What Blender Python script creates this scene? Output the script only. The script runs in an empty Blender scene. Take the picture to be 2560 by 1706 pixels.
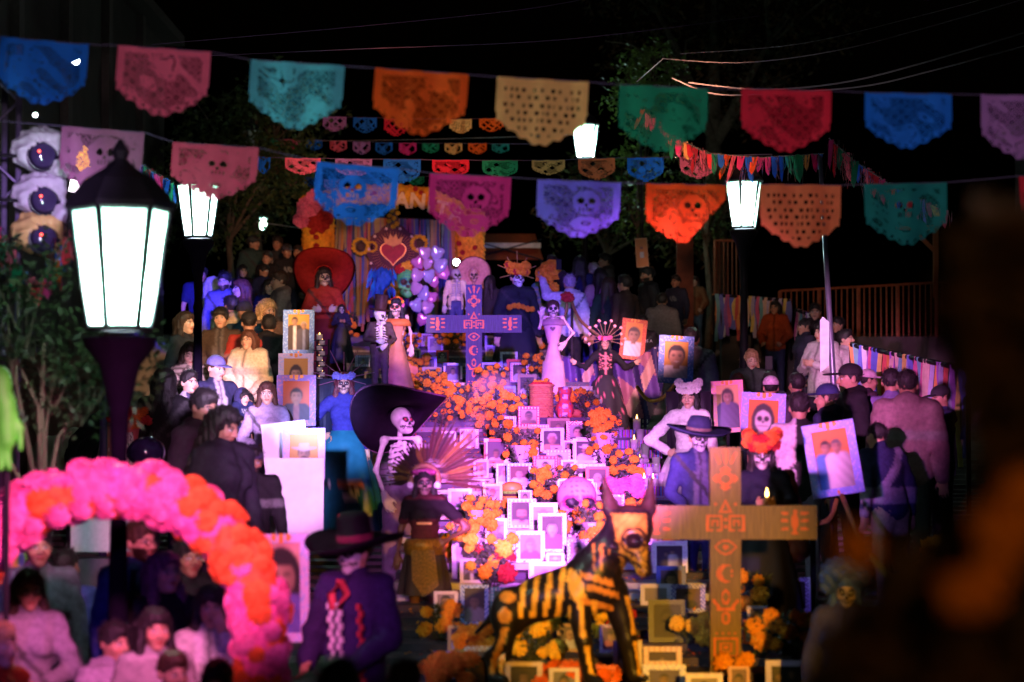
import bpy, bmesh, math, random
import numpy as np
from mathutils import Vector, Matrix
R = math.radians
random.seed(7); RNG = np.random.default_rng(7)
scene = bpy.context.scene
COL = scene.collection
# ------------------------------------------------------------------ camera
F = 6044.0; TH = math.atan(197 / F); CZ = 2.2
CT, ST = math.cos(TH), math.sin(TH)
cam_d = bpy.data.cameras.new('camera'); cam = bpy.data.objects.new('camera', cam_d); COL.objects.link(cam)
cam.location = (0, 0, CZ); cam.rotation_euler = (math.pi / 2 + TH, 0, 0)
cam_d.lens = 85; cam_d.sensor_width = 36; cam_d.clip_start = .3; cam_d.clip_end = 400
cam_d.dof.use_dof = True; cam_d.dof.focus_distance = 24.5; cam_d.dof.aperture_fstop = 1.8
scene.camera = cam
def W(px, py, d):
    """a point of the street at depth d seen at a place of the photograph"""
    u = (px - 1280) / F; v = (853 - py) / F
    t = d / (CT - v * ST)
    return Vector((u * t, d, CZ + (ST + v * CT) * t))
# ------------------------------------------------------------------ night sky, moon, stage lights
world = bpy.data.worlds.new('World'); scene.world = world; world.use_nodes = True
wn = world.node_tree.nodes; wl = world.node_tree.links
bg = wn['Background']; sky = wn.new('ShaderNodeTexSky'); sky.sky_type = 'NISHITA'; sky.sun_disc = False
sky.sun_elevation = R(-4); sky.sun_rotation = R(150)
wl.new(sky.outputs[0], bg.inputs[0]); bg.inputs[1].default_value = .035
ml = bpy.data.lights.new('moon', 'SUN'); ml.energy = .004; ml.angle = R(.5); ml.color = (.7, .8, 1)
mo = bpy.data.objects.new('moon', ml); COL.objects.link(mo); mo.rotation_euler = (R(40), 0, R(150))
def spot(loc, tgt, color, power, angle, blend=.6, rad=.12, sc=None):
    l = bpy.data.lights.new('stage_spot', 'SPOT'); l.energy = power; l.color = color
    l.spot_size = R(angle); l.spot_blend = blend; l.shadow_soft_size = rad
    o = bpy.data.objects.new('stage_spot', l); COL.objects.link(o); o.location = loc
    o.rotation_euler = (Vector(tgt) - Vector(loc)).to_track_quat('-Z', 'Y').to_euler()
    if sc: o.scale = sc
    return o
LIGHTS = [
 ((0.7, 3.0, 3.05), W(1330, 1205, 21), (.78, .17, 1.0), 84000, 8.4, .55),     # violet-magenta wash on the altar
 ((2.6, 0.0, 2.9), W(1640, 1400, 14), (1, .45, .04), 13000, 9.5, .6),          # amber on the hound and near cross
 ((0.6, 1.0, 3.0), W(690, 1180, 19), (.92, .42, 1.0), 21000, 4.0, .5),         # pink-white on the boards
 ((0.2, 1.5, 3.0), W(550, 985, 23), (.85, .52, 1.0), 95000, 3.0, .6),          # lilac on spectators
 ((-0.4, 16.5, 4.4), W(585, 850, 29), (1, .46, .20), 12500, 8.4, .8),          # amber on spectators
 ((-0.8, 16.5, 4.4), W(520, 725, 33.5), (.09, .05, 1.0), 52000, 4.8, .7),      # deep blue spot
 ((-1.0, 18.0, 5.2), W(985, 590, 41), (1, .40, .20), 9000, 17, .8),            # amber on the ribbon portal
 ((0.4, 16.5, 4.4), W(1190, 860, 31), (.20, .06, 1.0), 21000, 17, .8),         # violet flood, upper altar
 ((1.2, 16.5, 4.4), W(950, 865, 31), (1, .52, .36), 12000, 4.6, .7),           # warm on the couple
 ((1.8, 16.5, 4.4), W(1515, 930, 31.5), (1, .38, .55), 23000, 8.0, .8),          # rose on the paper lady and the wings
 ((0.6, 16.5, 4.6), W(1210, 960, 30), (1, .40, .08), 4600, 11, .8),            # amber on marigolds
 ((-2.6, 2.0, 3.0), W(2110, 1000, 22), (.95, .24, .72), 34000, 9.0, .8),       # pink on the right crowd
 ((-1.1, 8.6, 2.8), W(345, 1235, 11.4), (1, .20, .50), 1500, 36, .5),          # red-pink on the flower arch
 ((-2.0, 2.0, 3.2), W(300, 1480, 13), (.30, .10, 1.0), 800, 13, .8),           # violet under the arch
 ((-2.6, 1.0, 3.0), W(1760, 1150, 17), (.28, .18, 1.0), 4600, 11, .8),         # blue right front
 ((-1.5, 0.0, 3.0), W(900, 1400, 14), (.72, .18, .80), 3600, 7, .7),           # plum on the front catrin
 ((-1.1, 3.0, 3.0), W(850, 1060, 24), (.45, .42, 1.0), 80000, 3.2, .8),        # violet on the lady in blue
 ((-0.6, 2.0, 3.0), W(1705, 1090, 22.4), (.95, .42, .95), 24000, 3.2, .7),     # pink-white on the lady in white
 ((-0.3, 13.0, 3.3), W(740, 915, 24.5), (1, .58, .72), 4200, 7, .8),           # rose on the left portrait boards
 ((1.0, 15.5, 3.6), W(2075, 905, 30), (1, .48, .72), 7000, 9, .8),             # rose on the far right crowd
 ((-1.05, 3.0, 3.1), W(985, 1110, 19.6), (.85, .30, .95), 17000, 2.8, .8),         # pink on the sombrero skeleton
 ((-0.8, 5.0, 3.1), W(110, 480, 15.4), (.70, .45, 1.0), 6500, 5, .7),          # violet on the covered stage lights
 ((1.8, -1.0, 3.4), W(2400, 1350, 3.0), (1, .42, .08), 110, 24, .9),            # stray amber on the near plant
 ((0.6, -2.0, 2.4), W(1280, 330, 13), (1, .84, .86), 3600, 28, .35, .12, (1, .26, 1)),  # low flood on the cut-paper rows
 ((1.5, 22.0, 6.0), W(1900, 760, 40), (1, .40, .22), 2200, 20, .8),            # faint amber, far right
]
for L in LIGHTS: spot(*L)
vs = scene.view_settings; vs.view_transform = 'Standard'; vs.look = 'None'; vs.exposure = 0; vs.gamma = 1
scene.cycles.max_bounces = 5; scene.cycles.diffuse_bounces = 2; scene.cycles.glossy_bounces = 2
scene.cycles.transmission_bounces = 3; scene.cycles.transparent_max_bounces = 8; scene.cycles.volume_bounces = 0
scene.cycles.use_denoising = True; scene.cycles.sample_clamp_indirect = 4
# ------------------------------------------------------------------ materials
_MC = {}
def _nodes(name):
    m = bpy.data.materials.new(name); m.use_nodes = True
    return m, m.node_tree.nodes, m.node_tree.links, m.node_tree.nodes['Principled BSDF']
def M(c, rough=.65, metal=0., noise=.18, scale=14., emit=0., trans=0., spec=.4, bump=0.):
    """plain surface with fine procedural variation; c None reads the painted colour attribute"""
    key = (c, rough, metal, noise, scale, emit, trans, spec, bump)
    if key in _MC: return _MC[key]
    m, N, L, p = _nodes('surface')
    tc = N.new('ShaderNodeTexCoord'); nt = N.new('ShaderNodeTexNoise')
    nt.inputs['Scale'].default_value = scale; nt.inputs['Detail'].default_value = 4
    L.new(tc.outputs['Object'], nt.inputs['Vector'])
    mr = N.new('ShaderNodeMapRange'); mr.inputs[1].default_value = .3; mr.inputs[2].default_value = .7
    mr.inputs[3].default_value = 1 - noise; mr.inputs[4].default_value = 1 + noise * .6
    L.new(nt.outputs[0], mr.inputs[0])
    mx = N.new('ShaderNodeMix'); mx.data_type = 'RGBA'; mx.blend_type = 'MULTIPLY'; mx.inputs[0].default_value = 1
    if c is None:
        at = N.new('ShaderNodeAttribute'); at.attribute_name = 'Col'; L.new(at.outputs['Color'], mx.inputs[6])
    else: mx.inputs[6].default_value = (*c, 1)
    L.new(mr.outputs[0], mx.inputs[7])
    out = mx.outputs[2]
    L.new(out, p.inputs['Base Color']); p.inputs['Roughness'].default_value = rough
    p.inputs['Metallic'].default_value = metal; p.inputs['Specular IOR Level'].default_value = spec
    if bump:
        b = N.new('ShaderNodeBump'); b.inputs['Strength'].default_value = bump; b.inputs['Distance'].default_value = .01
        L.new(nt.outputs[0], b.inputs['Height']); L.new(b.outputs[0], p.inputs['Normal'])
    if emit:
        L.new(out, p.inputs['Emission Color']); p.inputs['Emission Strength'].default_value = emit
    if trans:
        tr = N.new('ShaderNodeBsdfTranslucent'); L.new(out, tr.inputs[0])
        ms = N.new('ShaderNodeMixShader'); ms.inputs[0].default_value = trans
        L.new(p.outputs[0], ms.inputs[1]); L.new(tr.outputs[0], ms.inputs[2])
        L.new(ms.outputs[0], N['Material Output'].inputs[0])
    _MC[key] = m
    return m
PAINT = M(None, .6, noise=.12, scale=40)
SKINM = M(None, .5, noise=.08, scale=30, spec=.35)
CLOTHM = M(None, .85, noise=.22, scale=35, spec=.2, bump=.3)
HAIRM = M(None, .55, noise=.5, scale=90, spec=.35, bump=.6)
PAPERM = M(None, .75, noise=.1, scale=20, trans=.42, spec=.1)
PRINTM = M(None, .5, noise=.04, scale=50, spec=.3)
# ------------------------------------------------------------------ object helpers
def tag(o, label=None, cat=None, group=None, kind=None):
    if label: o['label'] = label
    if cat: o['category'] = cat
    if group: o['group'] = group
    if kind: o['kind'] = kind
    return o
def empty(name, loc=(0, 0, 0), rz=0., sc=1., label=None, cat=None, group=None, parent=None):
    o = bpy.data.objects.new(name, None); COL.objects.link(o); o.location = loc; o.rotation_euler = (0, 0, rz)
    o.scale = (sc, sc, sc); o.empty_display_size = .1
    if parent: o.parent = parent
    return tag(o, label, cat, group)
def obj(name, me, parent=None, loc=(0, 0, 0), rot=(0, 0, 0), sc=(1, 1, 1)):
    o = bpy.data.objects.new(name, me); COL.objects.link(o); o.location = loc; o.rotation_euler = rot
    o.scale = sc if hasattr(sc, '__len__') else (sc, sc, sc)
    if parent: o.parent = parent
    return o
def npmesh(V, Fq, mat, col=None, smooth=True, dom='POINT', name='mesh'):
    me = bpy.data.meshes.new(name); V = np.asarray(V, np.float32); Fq = np.asarray(Fq, np.int32)
    n, k = Fq.shape
    me.vertices.add(len(V)); me.vertices.foreach_set('co', V.ravel())
    me.loops.add(n * k); me.loops.foreach_set('vertex_index', Fq.ravel())
    me.polygons.add(n); me.polygons.foreach_set('loop_start', np.arange(0, n * k, k, dtype=np.int32))
    me.polygons.foreach_set('use_smooth', np.full(n, smooth))
    me.update(calc_edges=True)
    if col is not None:
        a = me.color_attributes.new('Col', 'FLOAT_COLOR', dom); col = np.asarray(col, np.float32)
        a.data.foreach_set('color', np.hstack([col, np.ones((len(col), 1), np.float32)]).ravel())
    me.materials.append(mat)
    return me
class MB:
    """collects simple shapes into one mesh"""
    def __init__(s): s.v = []; s.f = []; s.c = []; s.cc = None
    def _add(s, vs, fs):
        b = len(s.v); s.v += [tuple(v) for v in vs]; s.f += [tuple(b + i for i in f) for f in fs]
        s.c += [s.cc] * len(vs); return s
    def box(s, c, d, rot=None):
        c = Vector(c); vs = []
        for i in (-1, 1):
            for j in (-1, 1):
                for k in (-1, 1):
                    v = Vector((i * d[0] / 2, j * d[1] / 2, k * d[2] / 2))
                    if rot: v = rot @ v
                    vs.append(v + c)
        return s._add(vs, [(0, 1, 3, 2), (4, 6, 7, 5), (0, 4, 5, 1), (2, 3, 7, 6), (0, 2, 6, 4), (1, 5, 7, 3)])
    def tube(s, pts, r, n=6, cap=True):
        pts = [Vector(p) for p in pts]; rs = r if hasattr(r, '__len__') else [r] * len(pts); vs = []; fs = []
        up = Vector((0, 0, 1))
        for i, p in enumerate(pts):
            t = (pts[min(i + 1, len(pts) - 1)] - pts[max(i - 1, 0)]).normalized()
            a = t.cross(up if abs(t.z) < .9 else Vector((1, 0, 0))).normalized(); b = t.cross(a)
            for q in range(n):
                w = 2 * math.pi * q / n; vs.append(p + (a * math.cos(w) + b * math.sin(w)) * rs[i])
        for i in range(len(pts) - 1):
            for q in range(n):
                fs.append((i * n + q, i * n + (q + 1) % n, (i + 1) * n + (q + 1) % n, (i + 1) * n + q))
        if cap: fs.append(tuple(range(n))[::-1]); fs.append(tuple((len(pts) - 1) * n + q for q in range(n)))
        return s._add(vs, fs)
    def lathe(s, prof, n=16, c=(0, 0, 0), fold=None, sx=1., sy=1.):
        vs = []; fs = []
        for i, (r, z) in enumerate(prof):
            for q in range(n):
                w = 2 * math.pi * q / n; rr = r * (1 + (fold(w, i / (len(prof) - 1)) if fold else 0))
                vs.append((c[0] + rr * math.cos(w) * sx, c[1] + rr * math.sin(w) * sy, c[2] + z))
        for i in range(len(prof) - 1):
            for q in range(n):
                fs.append((i * n + q, i * n + (q + 1) % n, (i + 1) * n + (q + 1) % n, (i + 1) * n + q))
        fs.append(tuple(range(n))[::-1]); fs.append(tuple((len(prof) - 1) * n + q for q in range(n)))
        return s._add(vs, fs)
    def poly(s, pts, t=.01, y=0.):
        """flat outline in x,z facing -y with thickness t"""
        n = len(pts); vs = [(x, y, z) for x, z in pts] + [(x, y + t, z) for x, z in pts]
        area = sum(pts[i][0] * pts[(i + 1) % n][1] - pts[(i + 1) % n][0] * pts[i][1] for i in range(n))
        idx = list(range(n)) if area > 0 else list(range(n))[::-1]
        fs = [tuple(idx), tuple(i + n for i in idx[::-1])]
        for a in range(n):
            i, j = idx[a], idx[(a + 1) % n]; fs.append((j, i, i + n, j + n))
        return s._add(vs, fs)
    def leaf(s, p, l, w, d, up):
        p = Vector(p); d = Vector(d).normalized(); a = d.cross(Vector(up))
        a = a.normalized() if a.length > 1e-4 else Vector((1, 0, 0))
        return s._add([p, p + d * l * .5 + a * w * .5, p + d * l, p + d * l * .5 - a * w * .5], [(0, 1, 2, 3)])
    def mesh(s, mat, smooth=False):
        me = bpy.data.meshes.new('mesh'); me.from_pydata(s.v, [], s.f)
        if any(c is not None for c in s.c):
            a = me.color_attributes.new('Col', 'FLOAT_COLOR', 'POINT')
            a.data.foreach_set('color', np.array([(*(c or (1, 1, 1)), 1) for c in s.c], np.float32).ravel())
        me.polygons.foreach_set('use_smooth', [smooth] * len(me.polygons)); me.materials.append(mat); return me
    def build(s, name, mat, parent=None, smooth=False, loc=(0, 0, 0), rot=(0, 0, 0), sc=1):
        return obj(name, s.mesh(mat, smooth), parent, loc, rot, sc)
def sheet(w, h, nx, ny, mat, col=None, mask=None, thick=0., bend=None, soft=False):
    """painted (and optionally cut) sheet facing -y, origin at its bottom centre"""
    u, v = np.meshgrid(np.linspace(0, 1, nx + 1), np.linspace(0, 1, ny + 1))
    uc, vc = np.meshgrid((np.arange(nx) + .5) / nx, (np.arange(ny) + .5) / ny)
    Mk = np.ones((ny, nx), bool) if mask is None else mask(uc, vc)
    Yb = np.zeros_like(u) if bend is None else bend(u, v)
    V = np.stack([(u - .5) * w, Yb, v * h], -1).reshape(-1, 3)
    if soft: return npmesh(V, np.stack([(q := np.add.outer(np.arange(ny) * (nx + 1), np.arange(nx)).ravel()), q + 1, q + nx + 2, q + nx + 1], 1), mat, np.asarray(col(u, v), np.float32).reshape(-1, 3), False)
    jj, ii = np.nonzero(Mk); a = jj * (nx + 1) + ii
    Fq = np.stack([a, a + 1, a + nx + 2, a + nx + 1], 1)
    C = None
    if col is not None:
        C = np.asarray(col(uc, vc), np.float32)[jj, ii]
    if thick:
        nv = len(V); Vb = V.copy(); Vb[:, 1] += thick; V = np.vstack([V, Vb])
        fs = [Fq, Fq[:, ::-1] + nv]; cs = [C, C]
        P = np.pad(Mk, 1)
        for dj, di, e in ((-1, 0, (1, 0)), (1, 0, (3, 2)), (0, -1, (0, 3)), (0, 1, (2, 1))):
            b = ~P[1 + dj:ny + 1 + dj, 1 + di:nx + 1 + di][jj, ii]
            q = Fq[b]; fs.append(np.stack([q[:, e[0]], q[:, e[1]], q[:, e[1]] + nv, q[:, e[0]] + nv], 1))
            if C is not None: cs.append(C[b])
        Fq = np.vstack(fs); C = np.vstack(cs) if C is not None else None
    used, inv = np.unique(Fq, return_inverse=True)
    return npmesh(V[used], inv.reshape(Fq.shape), mat, None if C is None else np.repeat(C, 4, 0), False, 'CORNER')
# ------------------------------------------------------------------ smooth bodies: blended shapes turned into one surface
def smin(a, b, k):
    h = np.clip(.5 + .5 * (b - a) / k, 0, 1); return b + (a - b) * h - k * h * (1 - h)
def cap(a, b, ra, rb=None, k=.03, op='u'): return ('c', np.array(a, float), np.array(b, float), ra, ra if rb is None else rb, k, op)
def ell(c, r, k=.03, op='u', Rm=None): return ('e', np.array(c, float), np.array(r, float), Rm, 0, k, op)
def nets(prims, cell, fine=None, noise=None, clip=None):
    lo = np.full(3, 1e9); hi = -lo
    bbs = []
    for p in prims:
        if p[0] == 'c':
            rr = max(p[3], p[4]); l = np.minimum(p[1], p[2]) - rr; h = np.maximum(p[1], p[2]) + rr
        else:
            rr = p[2] if p[3] is None else np.full(3, p[2].max()); l = p[1] - rr; h = p[1] + rr
        bbs.append((l, h))
        if p[6] == 'u': lo = np.minimum(lo, l); hi = np.maximum(hi, h)
    lo -= 3 * cell; hi += 3 * cell; ax = []
    for a in range(3):
        if fine is None: g = np.arange(lo[a], hi[a] + cell, cell)
        else:
            fc, fh, fs = fine; f0 = max(fc[a] - fh, lo[a] + cell); f1 = min(fc[a] + fh, hi[a] - cell)
            g = [np.arange(f0, f1, fs)]
            n0 = int((f0 - lo[a]) / cell) + 1; g.insert(0, f0 - fs * .5 - cell * np.arange(n0, 0, -1) + fs * .5)
            e = g[-1][-1]; g.append(e + cell * np.arange(1, int((hi[a] - e) / cell) + 2))
            g = np.concatenate(g)
        ax.append(g)
    X, Y, Z = ax; V = np.ones((len(X), len(Y), len(Z)), np.float32)
    for p, (l, h) in zip(prims, bbs):
        m = p[5] + 2.5 * cell
        s = tuple(slice(max(np.searchsorted(g, l[a] - m) - 1, 0), np.searchsorted(g, h[a] + m) + 1) for a, g in enumerate(ax))
        x = X[s[0]][:, None, None]; y = Y[s[1]][None, :, None]; z = Z[s[2]][None, None, :]
        if p[0] == 'c':
            a, b = p[1], p[2]; ba = b - a; L = max(ba @ ba, 1e-9)
            t = np.clip(((x - a[0]) * ba[0] + (y - a[1]) * ba[1] + (z - a[2]) * ba[2]) / L, 0, 1)
            d = np.sqrt((x - a[0] - t * ba[0]) ** 2 + (y - a[1] - t * ba[1]) ** 2 + (z - a[2] - t * ba[2]) ** 2) - (p[3] + (p[4] - p[3]) * t)
        else:
            c, r, Rm = p[1], p[2], p[3]; dx, dy, dz = x - c[0], y - c[1], z - c[2]
            if Rm is not None:
                Q = [Rm[0][i] * dx + Rm[1][i] * dy + Rm[2][i] * dz for i in range(3)]; dx, dy, dz = Q
            k0 = np.sqrt((dx / r[0]) ** 2 + (dy / r[1]) ** 2 + (dz / r[2]) ** 2)
            k1 = np.sqrt((dx / r[0] ** 2) ** 2 + (dy / r[1] ** 2) ** 2 + (dz / r[2] ** 2) ** 2) + 1e-9
            d = k0 * (k0 - 1) / k1
        if p[6] == 'u': V[s] = smin(V[s], d, p[5])
        else: V[s] = -smin(-V[s], d, p[5])
    x = X[:, None, None]; y = Y[None, :, None]; z = Z[None, None, :]
    if noise: V = V + noise(x, y, z)
    if clip: V = np.maximum(V, clip(x, y, z))
    V[[0, -1]] = 1; V[:, [0, -1]] = 1; V[:, :, [0, -1]] = 1
    S = V < 0; nx, ny, nz = V.shape
    cn = [(i, j, k) for i in (0, 1) for j in (0, 1) for k in (0, 1)]
    cnt = sum(S[i:nx - 1 + i, j:ny - 1 + j, k:nz - 1 + k].astype(np.int8) for i, j, k in cn)
    act = (cnt > 0) & (cnt < 8); I = np.argwhere(act)
    ids = np.full(act.shape, -1, np.int32); ids[act] = np.arange(len(I))
    acc = np.zeros((len(I), 3)); n = np.zeros(len(I))
    for a in cn:
        for b in range(3):
            if a[b]: continue
            q = list(a); q[b] = 1
            ia = I + a; ib = I + q
            va = V[ia[:, 0], ia[:, 1], ia[:, 2]]; vb = V[ib[:, 0], ib[:, 1], ib[:, 2]]
            cr = (va < 0) != (vb < 0); t = va / np.where(cr, va - vb, 1)
            pos = np.stack([X[ia[:, 0]], Y[ia[:, 1]], Z[ia[:, 2]]], 1)
            g = ax[b]; pos[:, b] += t * (g[ib[:, b]] - g[ia[:, b]])
            acc += np.where(cr[:, None], pos, 0); n += cr
    P = acc / n[:, None]; fs = []
    for b in range(3):
        o1, o2 = [(1, 2), (2, 0), (0, 1)][b]
        sl0 = [slice(1, -1)] * 3; sl1 = [slice(1, -1)] * 3; sl0[b] = slice(0, -1); sl1[b] = slice(1, None)
        A = S[tuple(sl0)]; Bc = S[tuple(sl1)]; E = np.argwhere(A != Bc); fl = A[E[:, 0], E[:, 1], E[:, 2]]
        E = E + 1; E[:, b] -= 1
        def cid(d1, d2):
            q = E.copy(); q[:, o1] += d1; q[:, o2] += d2; return ids[q[:, 0], q[:, 1], q[:, 2]]
        q = np.stack([cid(-1, -1), cid(0, -1), cid(0, 0), cid(-1, 0)], 1)
        q = np.where(fl[:, None], q, q[:, ::-1]); fs.append(q)
    Fq = np.vstack(fs); Fq = Fq[(Fq >= 0).all(1)]
    return P, Fq
def blob(name, prims, cell, mat, parent=None, col=None, fine=None, noise=None, clip=None, smooth=True, **kw):
    P, Fq = nets(prims, cell, fine, noise, clip)
    C = None if col is None else (col(P) if callable(col) else np.tile(np.array(col, np.float32), (len(P), 1)))
    return obj(name, npmesh(P, Fq, mat, C, smooth), parent, **kw)
# ------------------------------------------------------------------ the climbing street and the tiered altar
_GD = [0, 8, 12.5, 14, 16, 20, 24, 28.4, 31, 35, 38, 44, 90]; _GZ = [-.15, -.05, 0, .25, .6, .85, 1.1, 1.6, 2.0, 2.7, 3.1, 3.4, 5.4]
_AD = [12.4, 14, 17, 20, 25, 29, 33, 36.6]; _AZ = [.42, .65, 1.02, 1.36, 1.87, 2.42, 3.0, 3.35]
def G(d, x=0.):
    d = math.floor(d / .5 + 1e-6) * .5; z = float(np.interp(d, _GD, _GZ))
    if x > 2.7: z += float(np.interp(d, [24, 31, 36, 39, 41.5], [0, -.38, -.68, -.55, 0]))   # the lane at the right dips
    return z
TR = .4
def A(d): d = math.floor((d - 12.4) / TR + 1e-6) * TR + 12.4; return float(np.interp(d, _AD, _AZ))
_s = np.arange(13.2, 36.4, .02); _rows = np.array([1050 - (A(q) - CZ) * F / q for q in _s])
def on_altar(px, pyb):
    """the spot on the altar tiers whose foot is seen at a row"""
    i = int(np.argmin(np.abs(_rows - pyb) + .3 * ((_s - 12.4) % TR < .06) * 20)); d = float(_s[i])
    return Vector(((px - 1280) / F * d, d, A(d)))
def street():
    ys = np.arange(3, 90, .5); mb = MB()
    for y in ys:
        for xa, xb, q in ((-22, 2.7, 0), (2.7, 22, 5)):
            z0 = G(y, q); z1 = G(y + .5, q)
            mb._add([(xa, y, z0), (xb, y, z0), (xb, y + .5, z0), (xa, y + .5, z0)], [(0, 1, 2, 3)])
            if abs(z1 - z0) > 1e-6: mb._add([(xa, y + .5, z0), (xb, y + .5, z0), (xb, y + .5, z1), (xa, y + .5, z1)], [(0, 1, 2, 3)])
        if abs(G(y) - G(y, 5)) > 1e-6: mb._add([(2.7, y, G(y)), (2.7, y, G(y, 5)), (2.7, y + .5, G(y, 5)), (2.7, y + .5, G(y))], [(0, 1, 2, 3)])
    tag(mb.build('street', M((.11, .10, .095), .8, noise=.4, scale=3, bump=.5)), 'grey stone street climbing in shallow steps', kind='structure')
street()
pv = MB()
for y in np.arange(30.5, 48, .5): pv.box((-7.2, y + .25, G(y) + (.15 if y > 35.4 else 0)), (9.4, .499, .32))
tag(pv.build('pavement', M((.16, .15, .14), .85, noise=.3, scale=4)), kind='structure')
ALT = empty('altar_steps', (0, 13, A(13)), 0, 1, 'broad stepped altar under white and striped cloth, climbing between the figures', 'altar')
_cl = [M((.42, .38, .42), .8, noise=.35, scale=5), M((.06, .045, .08), .8), M((.20, .16, .20), .8, noise=.3), M((.05, .035, .06), .8)]
def ax0(d): return float(np.interp(d, [13, 25, 30, 33, 37], [-.75, -1.0, -1.5, -2.3, -2.6]))
def ax1(d): return float(np.interp(d, [13, 20, 25, 33, 37], [1.75, 1.6, 1.35, .85, .8]))
k = 0
d = 12.8
while d < 36.3:
    z = A(d + .01); x0, x1 = ax0(d), ax1(d); b = G(d) - .25
    MB().box(((x0 + x1) / 2, d + TR / 2 - 13, (z + b) / 2 - A(13)), (x1 - x0, TR - .004, z - b)).build('step', _cl[(0 if 16.5 < d < 25 and k % 3 else (1, 3, 2)[k % 3] if d > 16.5 else 3)], ALT)
    d += TR; k += 1
def striped(u, v):
    c = np.array([(.45, .05, .35), (.06, .10, .55), (.05, .35, .45), (.30, .05, .45), (.55, .12, .12), (.10, .30, .12), (.02, .02, .05), (.25, .22, .6)])
    return c[(np.floor(u * 90 + .4 * np.sin(u * 37)) % 8).astype(int)] * (.8 + .2 * (np.floor(v * 40) % 2))[..., None]
# striped woven cloths laid over the right edge of the altar, one fall to each step
for i, (py, x0, x1) in enumerate(((1092, 1540, 1640), (1118, 1545, 1650), (1146, 1545, 1655), (1178, 1545, 1650), (1212, 1560, 1650), (1240, 1570, 1660))):
    p = on_altar((x0 + x1) / 2, py); w = (x1 - x0) * p.y / F
    o = obj('striped_cloth', sheet(w, .085, 64, 4, M(None, .9, noise=.2, scale=60), striped, thick=.004, bend=lambda u, v: .004 * np.sin(u * 40)), None, (p.x, p.y - .03, p.z - .0))
    tag(o, 'striped woven cloth strip, %s down from the top, beside the white candles' % ['first', 'second', 'third', 'fourth', 'fifth', 'sixth'][i], 'cloth', 'striped woven cloths on the altar')
# ------------------------------------------------------------------ trees
def tree(label, base, h, crowns, n, cols, leaf=.16, trunk=.16, name='tree'):
    t = empty(name, base, 0, 1, label, 'tree'); tb = MB(); rnd = random.Random(len(label))
    cz = max(h * .45, .5)
    tb.tube([(0, 0, -.1), (.05, 0, cz * .5), (-.04, .05, cz), (0, 0, h * .8)], [trunk, trunk * .8, trunk * .6, trunk * .25], 8)
    for c in crowns:
        c_ = Vector(c[:3]); a = Vector((0, 0, min(cz, c_.z * .8)))
        tb.tube([a, a.lerp(c_, .5) + Vector((rnd.uniform(-.1, .1), 0, .1)), c_], [trunk * .5, trunk * .3, trunk * .1], 6)
        for _ in range(5):
            e = c_ + Vector((rnd.gauss(0, c[3] * .5), rnd.gauss(0, c[3] * .5), rnd.gauss(0, c[3] * .4))); tb.tube([c_.lerp(a, .3), c_.lerp(e, .6), e], [trunk * .14, trunk * .1, trunk * .04], 4)
    tb.build('trunk', M((.10, .075, .05), .9, noise=.4, scale=12), t, True)
    fo = MB()
    for c in crowns:
        for q in range(int(n * c[3] ** 2)):
            # leaves gather in sprays so gaps stay open
            s = Vector((rnd.gauss(0, 1), rnd.gauss(0, 1), rnd.gauss(0, 1))).normalized() * (c[3] * (.35 + .65 * rnd.random() ** .6))
            s.z *= .8; p = Vector(c[:3]) + s; fo.cc = rnd.choice(cols)
            dd = (s.normalized() + Vector((rnd.uniform(-1, 1), rnd.uniform(-1, 1), rnd.uniform(-1.2, .4)))).normalized()
            for e in range(6):
                fo.leaf(p + dd * leaf * .45 * e, leaf * rnd.uniform(.7, 1.2), leaf * .42, Vector((rnd.uniform(-1, 1), rnd.uniform(-1, 1), rnd.uniform(-1, .6))), (rnd.uniform(-1, 1), rnd.uniform(-1, 1), .6))
    fo.build('crown', M(None, .6, noise=.3, scale=5, trans=.3), t)
    return t
gn = [(.045, .075, .02), (.06, .10, .03), (.035, .055, .02), (.08, .11, .03)]
br = [(.06, .05, .02), (.09, .05, .02), (.04, .045, .02), (.12, .06, .02)]
def gp(px, d): return Vector(((px - 1280) / F * d, d, G(d)))
tree('leafy tree spreading behind the near street lamp at left', gp(110, 14.2), 3.0, [(-.25, 0, 2.5, .32), (.05, .1, 2.25, .34), (.28, .2, 2.15, .28), (.42, .25, 2.35, .22), (-.15, 0, 2.8, .3), (-.4, .1, 2.1, .3)], 620, [(.022, .034, .012), (.03, .045, .016), (.02, .028, .012)], .07, .04)
tree('dark tree lit teal by the second lamp at left', gp(575, 42.5), 4.6, [(-.7, 0, 3.2, .7), (.1, .2, 3.5, .75), (.8, .2, 3.0, .6), (-.1, .2, 2.4, .6), (1.0, .2, 3.6, .5)], 330, gn, .13, .08)
tree('bright green leafed young tree right of the far central lamp', gp(1602, 40), 5.2, [(0, 0, 4.35, .55), (.1, 0, 3.5, .45), (-.2, .1, 2.6, .5), (.25, 0, 4.9, .5)], 330, [(.10, .16, .03), (.08, .14, .03)], .12, .07)
tree('tall dark tree with sparse brown leaves behind the upper right wires', gp(1790, 50), 9.5, [(-1.8, 0, 8.2, 1.5), (.2, .3, 8.6, 1.7), (1.6, 0, 7.2, 1.5), (-1.0, -.3, 6.2, 1.2), (.8, 0, 5.4, 1.1)], 110, br, .16, .26)
tree('dark tree behind the left upper crowd beside the second lamp', gp(640, 46), 6.0, [(-.6, 0, 4.0, 1.1), (.5, 0, 4.6, 1.0), (0, .2, 3.1, .9), (-1.5, 0, 2.8, .8)], 160, gn, .16, .14)
tree('dim shrubby tree behind the people at the top right of the stairs', gp(1520, 47), 4.2, [(-.5, 0, 2.7, .8), (.5, 0, 2.9, .8), (1.3, .1, 2.4, .7), (-.1, 0, 3.4, .7)], 200, gn + br, .15, .1)
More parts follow.
